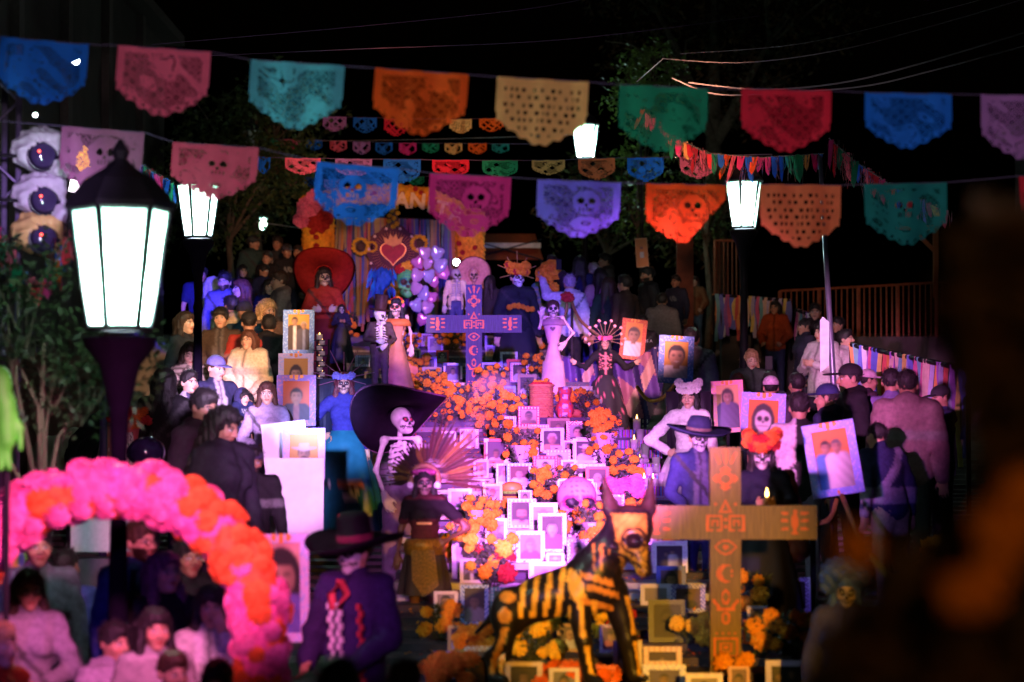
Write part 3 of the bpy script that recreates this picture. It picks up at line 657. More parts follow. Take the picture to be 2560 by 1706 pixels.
person('man in grey-pink hoodie in profile looking left', 700, 681, 32.0, -72, 0, 0, skin=1, hair=('short', DKB), top=((.24, .16, .14), 'hood'), arms='fwd')
person('blond woman looking down beside the grey-pink hoodie', 668, 750, 30.2, 30, 10, 18, True, 0, ('long', BLD, .7), top=((.16, .10, .08),))
person('man in a beige hooded jacket seen from behind, short dark hair', 578, 742, 30.2, -140, 0, 0, skin=2, hair=('short', BLK), top=((.38, .30, .20), 'hood'))
person('person in a black knit hat behind the young man', 612, 757, 29.8, 160, 0, 0, skin=2, hair=None, hat=('beanie', BLACKC), top=((.03, .06, .09),))
person('young man with black fringe, grey T-shirt under brown jacket', 553, 771, 29.0, -8, 4, 0, skin=0, hair=('fringe', BLK), top=((.055, .035, .025), 'open', (.10, .08, .07)))
person('man in black cap and red shirt with his back turned', 622, 783, 28.9, 170, 20, 5, skin=1, hair=('buzz', BLK), hat=('cap', BLACKC), top=((.32, .03, .02),))
person('man in black jacket seen from behind next to the two-men portrait', 672, 790, 28.9, 165, 25, 0, skin=2, hair=('short', BLK), top=(BLACKC, 'hood'))
person('woman in profile with very long dark hair at the left edge of the crowd', 462, 782, 28.2, 62, 0, 0, True, 3, ('long', DKB, 1.3), top=(CHAR,))
person('woman with glasses and long wavy hair in a cream sweater', 622, 828, 28.2, -18, -8, -3, True, 0, ('long', (.07, .025, .015), 1.5, (.12, .04, .02)), top=((.56, .44, .32), 'hood'), glass=(.25, .15, .1), arms='low', stout=1.18, bot=BLACKC)
person('girl in a zigzag striped jersey looking down', 475, 859, 26.8, 12, 6, 18, True, 0, ('long', DKB, 1.2), top=((.10, .07, .05), 'stripes', (.45, .36, .27)), arms='chest', hs=1.08, closed=True)
person('man in a blue cap with sunglasses on its brim', 540, 893, 24.2, 40, 8, 12, skin=3, hair=('buzz', DKB), hat=('cap', (.16, .15, .36)), top=((.03, .03, .08), 'open', (.5, .45, .5)), arms='low')
person('teenage boy lit white-pink in a pale jacket', 473, 929, 23.2, 35, 5, 0, skin=3, hair=('short', BLK), top=((.50, .46, .50), 'open', (.08, .07, .14)))
person('woman with very long black hair seen from behind at left', 412, 925, 20.5, 170, 0, 0, True, 1, ('long', BLK, 1.6), top=(BLACKC, 'coat'))
cg = person('girl with curly hair and glasses in a lilac shirt', 668, 957, 22.6, -6, 10, 4, True, 3, ('curly', (.05, .02, .015), 1.0), top=((.34, .28, .42),), glass=(.5, .5, .5), arms='belly', bot=(.06, .06, .12))
person('toddler in a navy hood held up beside the curly-haired girl', 607, 974, 23.0, 25, 18, 6, True, 3, ('fringe', BLK), top=(NAVY,), hat=('hood', (.03, .03, .10)), h=.80, ground=0, hs=1.45, arms='fwd')
person('adult in a red top with white sleeves holding the toddler', 618, 985, 23.4, 10, 0, 0, False, 2, ('short', BLK), top=((.42, .03, .03), 'side', (.45, .05, .05)), arms='chest')
person('young man in a dark sweatshirt looking down, nearest in the left crowd', 508, 977, 16.6, 55, 0, 14, skin=1, hair=('short', BLK), top=((.045, .03, .05), 'hood'))
person('hooded person in shadow in front of the dark sweatshirt', 560, 1020, 15.8, 50, 10, 24, True, 1, ('long', BLK, .8), top=((.022, .018, .03), 'hood'))
person('grey-haired man with a moustache behind the arch', 560, 1110, 17.0, 20, 10, 8, skin=1, hair=('short', GRY), top=((.025, .022, .05),), tache=(.12, .1, .1))
person('bearded man in a dark headband left of the tall white board', 632, 1118, 16.6, 15, 0, 16, skin=2, hair=('short', BLK), top=(BLACKC,), beard=(.02, .015, .015), hat=('beanie', (.03, .02, .06)))
person('man in black bending forward at the stall on the left', 195, 990, 22.5, 75, 0, 25, skin=2, hair=('short', BLK), top=(BLACKC,), lean=38)
# ---- people seen through the flower arch
GA = 'people behind the flower arch'
person('man in a grey hooded sweater at far left inside the arch', 95, 1318, 13.8, 12, 10, 5, skin=1, hair=('short', BLK), top=((.20, .16, .24), 'open', (.10, .11, .12)), group=GA, h=1.66)
person('long-haired girl with glasses in a white sweater inside the arch', 72, 1428, 12.6, 12, 10, 5, True, 1, ('long', DKB, 1.5), top=((.26, .22, .28), 'blocks', (.20, .18, .22)), glass=True, arms='belly', group=GA, h=1.5)
person('person in a violet jacket with back turned inside the arch', 165, 1372, 14.9, 165, 0, 0, skin=2, hair=('buzz', BLK), top=((.10, .08, .36),), group=GA, h=1.62)
person('bearded man with glasses in a blue sweater inside the arch', 350, 1306, 13.4, 35, 15, 0, skin=0, hair=('short', DKB), top=((.018, .03, .14),), beard=(.04, .02, .015), glass=True, group=GA, stout=1.1, h=1.66)
person('girl with long plum-tinted hair gazing up inside the arch', 410, 1384, 12.9, 30, 8, -8, True, 0, ('long', (.10, .03, .07), 1.0), top=(BLACKC,), group=GA, h=1.62, glass=(.3, .3, .3))
person('large man in black behind the gazing girl inside the arch', 470, 1350, 14.6, 30, 0, 0, skin=2, hair=('short', BLK), top=(BLACKC, 'coat'), group=GA, stout=1.3, h=1.7)
person('woman with dark hair and a scarf at the bottom inside the arch', 388, 1524, 11.7, 15, 10, 6, True, 1, ('long', BLK, .8), top=((.22, .19, .20), 'blocks', (.30, .27, .28)), group=GA, h=1.45)
person('girl with her hand on her cheek in a white fleece inside the arch', 528, 1470, 12.4, 5, 5, 6, True, 1, ('long', BLK, .5), top=((.48, .46, .48), 'open', (.30, .33, .30)), arms='low', arms2='chin', group=GA, h=1.5)
person('child lit pink at the bottom of the arch', 432, 1632, 11.2, 25, 10, 8, False, 0, ('short', DKB), top=((.12, .04, .09),), group=GA, h=1.25, hs=1.12)
person('small child in a dark red hat at the bottom of the arch', 545, 1655, 10.9, -5, 0, 10, True, 3, ('fringe', BLK), hat=('beanie', (.18, .02, .04)), top=((.16, .05, .05),), group=GA, h=1.15, hs=1.15)
person('blond person in an orange T-shirt at the left edge of the arch', -5, 1560, 11.0, 60, 0, 5, True, 3, ('long', BLD, .9), top=((.42, .06, .015),), sleeve=.5, group=GA, h=1.45)
person('person in a white fluffy coat left of the scarfed woman', 285, 1560, 12.0, 40, 10, 5, True, 1, ('short', BLK), top=((.26, .22, .28), 'puffer'), group=GA, h=1.42)
# ---- top of the stairs, centre and right
GB = 'people at the top of the stairs'
person('woman in a yellow-green tie-dyed top with her back turned', 1362, 668, 35.6, -150, 0, 0, True, 1, ('long', BLK, 1.0), top=((.30, .28, .10), 'tie', (.10, .20, .22)), group=GB)
pw = person('woman in a white padded jacket holding up a phone', 1424, 690, 34.2, -165, 0, 0, True, 1, ('short', (.25, .2, .3)), top=((.55, .54, .60), 'puffer'), arms='down', arms2=((.30, -.10, 1.42), (.34, -.20, 1.66)), bot=BLACKC, group=GB)
o = phone(None, pw['rt'].matrix_world @ Vector((0, 0, 0)), True); o.location = W(1397, 662, 34.0); tag(o, 'raised smartphone above the white padded jacket', 'phone')
person('woman with very long black hair and a navy striped-sleeve jacket', 1450, 642, 36.6, 175, 0, 0, True, 1, ('long', BLK, 1.4), top=(NAVY,), bot=(.05, .07, .18), group=GB)
person('grey-haired person in an orange-red jacket', 1484, 660, 37.2, -160, 0, 0, False, 1, ('short', GRY), top=((.36, .05, .02),), group=GB)
person('dark-haired woman in a pale pink shirt with back turned', 1500, 672, 35.2, -170, 0, 0, True, 1, ('long', BLK, .7), top=((.36, .25, .27),), bot=(.05, .06, .14), group=GB)
person('man in profile at the very back under the violet flag', 1513, 636, 38.6, -75, 0, 0, False, 1, ('short', BLK), top=((.05, .05, .045), 'hood'), group=GB)
person('woman with brown hair down her back in dark green', 1522, 694, 34.2, 170, 0, 0, True, 1, ('long', (.03, .018, .012), .9), top=((.015, .04, .025),), group=GB)
person('man in a brown jacket with black hair, back to the camera', 1562, 690, 33.6, -130, 0, 0, False, 2, ('short', BLK), top=((.05, .028, .022),), group=GB)
person('bearded man in a black coat in profile under the hanging card', 1620, 670, 35.4, -70, 0, 5, False, 1, ('short', BLK), top=((.014, .018, .024), 'coat'), beard=(.02, .015, .01), group=GB)
person('man in a grey hooded top with back turned above the press shirt', 1655, 735, 33.8, 172, 0, 0, False, 2, ('short', BLK), top=((.12, .10, .11), 'hood'), group=GB)
pr = person('man crouching in a black press T-shirt beside the orange portrait', 1606, 790, 32.4, 170, 0, 20, False, 2, ('short', BLK), top=(BLACKC,), group=GB)
person('woman in a brown jacket and jeans standing alone by the wooden post', 1737, 692, 43.5, -10, -8, 0, True, 0, ('long', (.03, .015, .012), .9), top=((.17, .07, .03), 'hood'), bot=(.04, .10, .18), arms='low')
person('man in a grey hoodie behind the smiling man portrait', 1730, 822, 27.2, 165, 0, 0, False, 2, ('short', BLK), top=((.20, .17, .20), 'hood'))
person('dark figure with a bag left of the flower-crowned catrina', 1225, 690, 37.0, 160, 0, 0, True, 2, ('long', BLK, .6), top=((.03, .03, .03),), group=GB)
person('dim person behind the flower-crowned catrina', 1380, 640, 39.2, -20, 0, 0, False, 2, ('short', BLK), top=((.03, .02, .04),), group=GB)
person('dim person at the back right of the black coat', 1690, 690, 37.5, -40, 0, 0, False, 2, ('short', BLK), top=((.025, .025, .05),), group=GB)
# ---- right side
GR = 'people on the right side of the street'
person('woman with glasses in an orange sweater beside the ribbon fence', 1938, 754, 38.0, -20, -12, 0, True, 1, ('long', BLK, 1.0), top=((.30, .055, .015), 'hood'), bot=(.03, .035, .09), arms='low', glass=True, group=GR)
person('young man in black smiling at the back of the right crowd', 2038, 761, 36.0, -12, 0, 3, False, 0, ('short', BLK), top=(BLACKC,), group=GR)
person('woman in profile in a dark padded uniform jacket', 2012, 797, 33.6, -75, 0, 5, True, 1, ('bun', BLK), top=((.03, .03, .055), 'puffer'), group=GR)
person('woman in a white cardigan with dark hair over her face', 2056, 808, 31.0, -45, -10, 8, True, 0, ('long', BLK, .8), top=((.50, .42, .45), 'coat'), arms='chest', bot=(.04, .05, .10), group=GR)
person('woman in a white padded jacket looking over her shoulder to the right', 2113, 827, 31.0, 45, 20, -5, True, 0, ('short', BLK), top=((.50, .42, .45), 'puffer'), arms='low', bot=(.10, .10, .16), group=GR)
person('person in dark hat between the two white-jacketed women and the pole', 2096, 795, 35.0, -60, 0, 5, False, 1, ('short', BLK), top=(BLACKC,), group=GR)
bw = person('blond young woman looking down at the right crowd edge', 1876, 876, 28.0, 8, 8, 14, True, 3, ('long', (.36, .20, .10), .8, (.5, .3, .16)), top=((.05, .065, .055), 'hood'), arms='low', closed=True, group=GR)
ph = person('person hidden low behind portraits holding up a phone', 1925, 930, 26.6, 175, 0, 0, True, 1, ('long', BLK, .6), top=((.05, .04, .08),), arms='phone', group=GR)
o = phone(None, W(1922, 908, 26.4)); tag(o, 'smartphone held up in front of the blond woman', 'phone')
person('child with brown hair in front of the blond woman', 1845, 935, 27.2, 150, 0, 0, True, 1, ('long', BRN, .6), top=((.03, .05, .04),), group=GR)
person('man in a white patterned cap above the skull-faced portrait', 1926, 944, 23.6, 150, 30, 0, False, 1, ('buzz', BLK), hat=('cap', (.55, .42, .50)), top=((.06, .04, .07),), group=GR)
person('dark-haired man with his back turned right of the white cap', 1992, 936, 23.8, -160, 0, 0, False, 2, ('short', BLK), top=((.012, .02, .016),), group=GR)
person('man in a black flat-brimmed cap in profile looking left', 2125, 914, 21.0, -80, 0, 3, False, 1, ('buzz', BLK), hat=('cap', BLACKC, 1.25), top=(BLACKC, 'hood'), group=GR, stout=1.1)
person('man in a white cap with dark brim behind the black cap', 2170, 927, 25.0, 100, 0, 5, False, 1, ('buzz', BLK), hat=('cap', (.55, .40, .46)), top=((.06, .03, .05),), group=GR)
person('man in a navy cap looking left, lower than the black cap', 2068, 964, 20.4, -110, 0, 5, False, 1, ('buzz', BLK), hat=('cap', (.02, .025, .10)), top=((.02, .02, .06), 'hood'), group=GR)
person('person in a half white half black top seen from behind', 1998, 985, 18.6, 176, 0, 10, False, 2, ('short', BLK), top=(BLACKC, 'side', (.50, .42, .48)), bot=(.20, .16, .26), group=GR)
person('broad man in a dusty pink hoodie seen from behind', 2268, 924, 19.0, 172, 0, 0, False, 2, ('buzz', BLK), top=((.19, .11, .12), 'hood'), bot=(.04, .04, .05), group=GR, stout=1.02)
person('man in a lilac sweater half hidden by the pink hoodie', 2228, 922, 21.0, 165, 0, 0, False, 2, ('buzz', BLK), top=((.16, .12, .28),), group=GR)
person('man in khaki trousers and wide sash leaning forward, back turned', 2225, 1058, 18.0, -150, 0, 0, False, 1, ('buzz', BLK), top=((.03, .03, .10), 'band', (.26, .22, .34)), bot=(.32, .23, .18), lean=16, group=GR, stout=1.1, glass=True)
person('man holding a camera at the right edge of the crowd', 2352, 968, 22.0, -70, 0, 12, False, 1, ('buzz', BLK), hat=('cap', (.02, .02, .025)), top=((.05, .05, .16),), arms='phone', group=GR)
# ------------------------------------------------------------------ flowers
def flower_mesh(col, c2, petals=7, seed=1, flat=.80, ruff=.15):
    rnd = random.Random(seed); V = []; Fc = []; C = []
    rings = [(.14, .98), (.40, .98), (.66, .84), (.88, .58), (1.0, .24), (1.0, -.08), (.80, -.36), (.4, -.5)]; n = petals * 2 + 4
    for i, (r, z) in enumerate(rings):
        for q in range(n):
            a = 2 * math.pi * (q + .5 * (i % 2)) / n; k = 1 + (ruff if (q + i) % 2 else -ruff * .9) + rnd.uniform(-.10, .10)
            V.append((r * k * math.cos(a), r * k * math.sin(a), flat * (z * (1 + rnd.uniform(-.1, .1)) + rnd.uniform(-.07, .07)))); t = rnd.random() * .6 + (.4 if (q + i) % 2 else 0)
            C.append([col[j] * (1 - t) + c2[j] * t for j in range(3)])
    for i in range(len(rings) - 1):
        for q in range(n): Fc.append((i * n + (q + 1) % n, i * n + q, (i + 1) * n + q, (i + 1) * n + (q + 1) % n))
    V += [(0, 0, flat * 1.02)]; C += [col]; top = len(V) - 1
    Fc4 = Fc + [(q, (q + 1) % n, top, top) for q in range(n)]
    Fc4 = [(a, b, c, d) for a, b, c, d in Fc4]
    me = bpy.data.meshes.new('flower'); me.from_pydata(V, [], [f if f[2] != f[3] else f[:3] for f in Fc4])
    at = me.color_attributes.new('Col', 'FLOAT_COLOR', 'POINT'); at.data.foreach_set('color', np.array([(*c, 1) for c in C], np.float32).ravel())
    me.materials.append(M(None, .75, noise=.3, scale=4, spec=.15, trans=.15)); return me
MG = [flower_mesh((.72, .22, .012), (.85, .36, .03), 7, i) for i in range(4)]
MY = [flower_mesh((.80, .42, .02), (.9, .55, .06), 7, 10 + i) for i in range(2)]
MRD = [flower_mesh((.35, .015, .02), (.5, .04, .04), 6, 20 + i, .6) for i in range(2)]
MPK = [flower_mesh((.75, .10, .28), (.85, .22, .42), 8, 30 + i, .75, .34) for i in range(3)]
MOR = [flower_mesh((.75, .10, .02), (.85, .20, .04), 9, 40 + i, .8, .32) for i in range(3)]
MWH = [flower_mesh((.70, .60, .62), (.8, .74, .74), 6, 50, .6)]
MBL = [flower_mesh((.10, .10, .55), (.25, .25, .8), 6, 60 + i, .7) for i in range(2)]
def flw(par, kinds, p, r, name='flower', rnd=random):
    o = obj(name, rnd.choice(kinds), par, p, (0, 0, 0), (r * rnd.uniform(.9, 1.1), r, r * rnd.uniform(.85, 1.1)))
    o.rotation_euler = (Matrix.Rotation(rnd.uniform(-.6, .6), 3, 'Z') @ Matrix.Rotation(R(58) + rnd.uniform(-.5, .5), 3, 'X') @ Matrix.Rotation(rnd.uniform(0, 6), 3, 'Z')).to_euler()
    return o
LEAFM = M(None, .6, noise=.3, scale=8, trans=.2)
def bunch(label, px, pyb, w, h, n, kinds=MG, wrap=None, fr=.046, loc=None, leafc=((.05, .07, .03), (.09, .09, .07), (.04, .05, .04)), pot=None, name='marigold_bunch', rows=None):
    p = loc or on_altar(px, pyb); s = p.y / F; w *= s; h *= s; rnd = random.Random(int(px * 7 + pyb))
    t = empty(name, p, 0, 1, label, 'flowers', 'marigold bunches on the altar'); z0 = 0
    if pot: z0 = h * .3; MB().lathe([(.0, 0), (w * .26, 0), (w * .36, z0 * .6), (w * .33, z0 * .95), (w * .36, z0)], 12).build('pot', M(pot, .7), t, True)
    fo = MB()
    for q in range(int(40 + 4200 * w * h)):
        a = rnd.uniform(-1, 1); z = z0 + rnd.random() ** .7 * (h - z0) * .92; sp = .25 + .75 * min((z - z0) / h * 1.5, 1)
        fo.cc = rnd.choice(leafc)
        fo.leaf((a * w * .5 * sp, rnd.uniform(-.5, .5) * w * .5, z), rnd.uniform(.03, .07), rnd.uniform(.008, .02), (rnd.uniform(-1, 1), rnd.uniform(-1, .3), rnd.uniform(-.4, 1)), (rnd.uniform(-1, 1), 1, rnd.uniform(-1, 1)))
    for q in range(6): fo.cc = leafc[0]; fo.tube([(rnd.uniform(-.02, .02), 0, z0), (rnd.uniform(-.4, .4) * w, 0, h * .85)], .004, 4)
    o = fo.build('foliage', LEAFM, t); o['kind'] = 'stuff'
    pts = []
    for q in range(n):
        for _ in range(30):
            c = (rnd.uniform(-.5, .5) * w, rnd.uniform(-.42, -.05) * w, z0 + (h - z0) * (.28 + .72 * rnd.random()))
            if all((c[0] - e[0]) ** 2 + (c[2] - e[2]) ** 2 > (fr * 1.55) ** 2 for e in pts): break
        pts.append(c); flw(t, kinds if not isinstance(kinds, dict) else kinds[q % len(kinds)], c, fr * rnd.uniform(.55, 1.25), 'flower', rnd)
    if wrap:
        m = MB(); m.lathe([(w * .08, 0), (w * .2, h * .3), (w * .42, h * .62)], 9, fold=lambda a, k: .12 * math.sin(3 * a + 1)); m.f = m.f[:-1]
        m.build('paper_wrap', M(wrap, .7, noise=.1, trans=.25), t)
    return t
# ------------------------------------------------------------------ printed portraits and their frames
def portrait(bgc, subs, asp):
    def fn(u, v):
        C = np.tile(np.array(bgc, np.float32), u.shape + (1,)) * (.85 + .3 * v)[..., None]
        for s in subs:
            cx, cy, r = s.get('cx', .5), s.get('cy', .60), s.get('r', .19); sk = np.array(s.get('skin', SK[1])); hc = np.array(s.get('hair', BLK)); cl = np.array(s.get('cloth', (.5, .5, .5)))
            x = (u - cx) * asp; z = v - cy; ax = np.abs(x)
            if s.get('long'): C[(x / (r * 1.12)) ** 2 + ((z + r * .15) / (r * 1.75)) ** 2 < 1] = hc
            tors = (z < -r * .95) & (ax < r * (1.0 + 1.1 * np.sqrt(np.clip((-z - r * .95) / (r * .8), 0, 1)))); C[tors] = cl
            if 'shirt' in s: C[tors & (ax < r * .35 * np.clip((cy - v + 0) / r - .2, 0, 1.2))] = s['shirt']
            C[(ax < r * .36) & (z < -r * .6) & (z > -r * 1.25)] = sk * .8
            C[(x / (r * .92)) ** 2 + ((z - r * .22) / (r * 1.05)) ** 2 < 1] = hc
            f = (x / (r * .76)) ** 2 + ((z + r * .08) / r) ** 2 < 1; C[f & (z < r * .62)] = sk
            w_ = np.clip((x / r + .2) * .6, 0, .45)[..., None]; C[f & (z < r * .62)] = (sk * (1 - w_))[f & (z < r * .62)]
            C[tors] = (C * (1 - np.clip((x / r) * .22 + .1 * np.sin(x * 40 + z * 30), -.2, .5)[..., None]))[tors]
            for e in (-1, 1):
                o_ = ((x - e * r * .32) / (r * .24)) ** 2 + ((z - r * .12) / (r * .16)) ** 2 < 1; C[o_] = C[o_] * .72; C[((x - e * r * .32) / (r * .13)) ** 2 + ((z - r * .10) / (r * .055)) ** 2 < 1] = (.03, .02, .016); C[(np.abs(x - e * r * .32) < r * .2) & (np.abs(z - r * .27 + .4 * np.abs(x - e * r * .3)) < r * .035)] = sk * .25
            C[(ax < r * .10) & (z < r * .08) & (z > -r * .28)] = sk * .8
            C[(x / (r * .26)) ** 2 + ((z + r * .5) / (r * .06)) ** 2 < 1] = (.55, .5, .46) if s.get('smile') else sk * np.array([.66, .36, .36]); j_ = f & (z < -r * .62); C[j_] = C[j_] * .82
            if s.get('tache'): C[(x / (r * .42)) ** 2 + ((z + r * .38) / (r * .12)) ** 2 < 1] = (.02, .015, .01)
            if s.get('beard'): C[f & (z < -r * .35) & ~((ax < r * .25) & (np.abs(z + r * .5) < r * .08))] = (.03, .02, .015)
            if s.get('glass'): C[np.abs(np.hypot(ax - r * .32, z - r * .08) - r * .24) < r * .05] = (.02, .02, .02)
            if s.get('hat') is not None:
                hh = np.array(s['hat']); C[(x / (r * 1.9)) ** 2 + ((z - r * .62 - .18 * ax) / (r * .22)) ** 2 < 1] = hh * .85; C[(ax < r * .78 - .15 * (z - r * .6)) & (z > r * .6) & (z < r * 1.5)] = hh
            if s.get('skull'): C[f] = (.6, .55, .55); C[np.hypot(ax - r * .33, z - r * .12) < r * .26] = (.02, .01, .02); C[(ax < r * .12) & (np.abs(z + r * .2) < r * .13)] = (.02, .01, .02); C[(ax < r * .5) & (np.abs(z + r * .55) < r * .05)] = (.02, .01, .02)
        q = lambda a: (a + np.roll(a, 1, 0) + np.roll(a, -1, 0) + np.roll(a, 1, 1) + np.roll(a, -1, 1)) / 5
        B = q(q(C)) if u.shape[0] > 40 else q(C); B[0] = C[0]; B[-1] = C[-1]; B[:, 0] = C[:, 0]; B[:, -1] = C[:, -1]
        return B * (.8 if u.shape[0] > 40 else .55)
    return fn
def border(col, pat, c2):
    c = np.array(col, np.float32); c2 = np.array(c2, np.float32)
    def fn(u, v):
        C = np.tile(c, u.shape + (1,))
        if pat == 'dots': C[np.hypot((u * 7) % 1 - .5, (v * 8) % 1 - .5) < .3] = c2
        elif pat == 'stripe': C[((u * 9 + v * 7) % 1) < .4] = c2
        elif pat == 'corner': C[(np.abs(u - .5) < .33) & (np.abs(v - .5) > .4) | (np.abs(v - .5) < .33) & (np.abs(u - .5) > .4)] = c2
        elif pat == 'lace': C[(np.sin(u * 55) * np.sin(v * 62) > .35)] = c2
        elif pat == 'chev': C[(np.abs(((u * 8) % 1) - .5) * 2 - ((v * 9) % 1)) ** 2 < .06] = c2
        elif pat == 'tin':
            t = np.sin(u * 26 + 4 * np.sin(v * 20)) * np.sin(v * 30 + 3 * np.sin(u * 17)); C[t > .45] = c2
            C[(np.hypot((u - .5) * 1.0, v - .955) < .055) | (np.hypot(np.abs(u - .5) - .13, (v - .965) * 1.3) < .05)] = (.72, .26, .03)
            C[(np.hypot((u - .5) * 1.0, v - .04) < .03)] = (.72, .26, .03)
        return C
    return fn
def framed(name, w, h, b, col, pat, c2, prn, par, thick=.018, res=1.):
    nx = 21; ny = 26
    msk = lambda u, v: (u < b) | (u > 1 - b) | (v < b * w / h) | (v > 1 - b * w / h)
    obj(name, sheet(w, h, nx, ny, M(None, .45, noise=.1, scale=30), border(col, pat, c2), msk, thick), par, (0, -thick, 0))
    nb = 23; obj('print', sheet(w * (1 - 1.7 * b), h - 1.7 * b * w, nb, int(nb * 1.3), PRINTM, prn, soft=True), par, (0, -.006, b * w * .85))
    MB().box((0, .003, h / 2), (w * .96, .006, h * .96)).build('backing', M((.10, .07, .05), .8), par)
WT = (.70, .68, .70); RED = (.45, .02, .02); BLU = (.06, .14, .5); LIL = (.42, .36, .65); ORG = (.62, .16, .02); TAN = (.5, .36, .2); BRK = (.03, .022, .02); PNK = (.7, .25, .4)
def frame(label, x0, x1, y0, y1, col, pat='plain', c2=WT, bgc=(.2, .18, .18), subs=None, b=.13, lean=9, rz=0):
    p = on_altar((x0 + x1) / 2, y1); s = p.y / F; w = (x1 - x0) * s; h = (y1 - y0) * s
    t = empty('photo_frame', p, R(rz), 1, label, 'photo frame', 'framed photographs on the altar'); t.rotation_euler[0] = -R(lean)
    framed('border', w, h, b, col, pat, c2, portrait(bgc, subs or [dict()], w / h), t)
    MB().box((0, .05, h * .3), (w * .12, .006, h * .62), Matrix.Rotation(R(16), 3, 'X')).build('stand', M((.10, .07, .05), .8), t)
S_ = dict
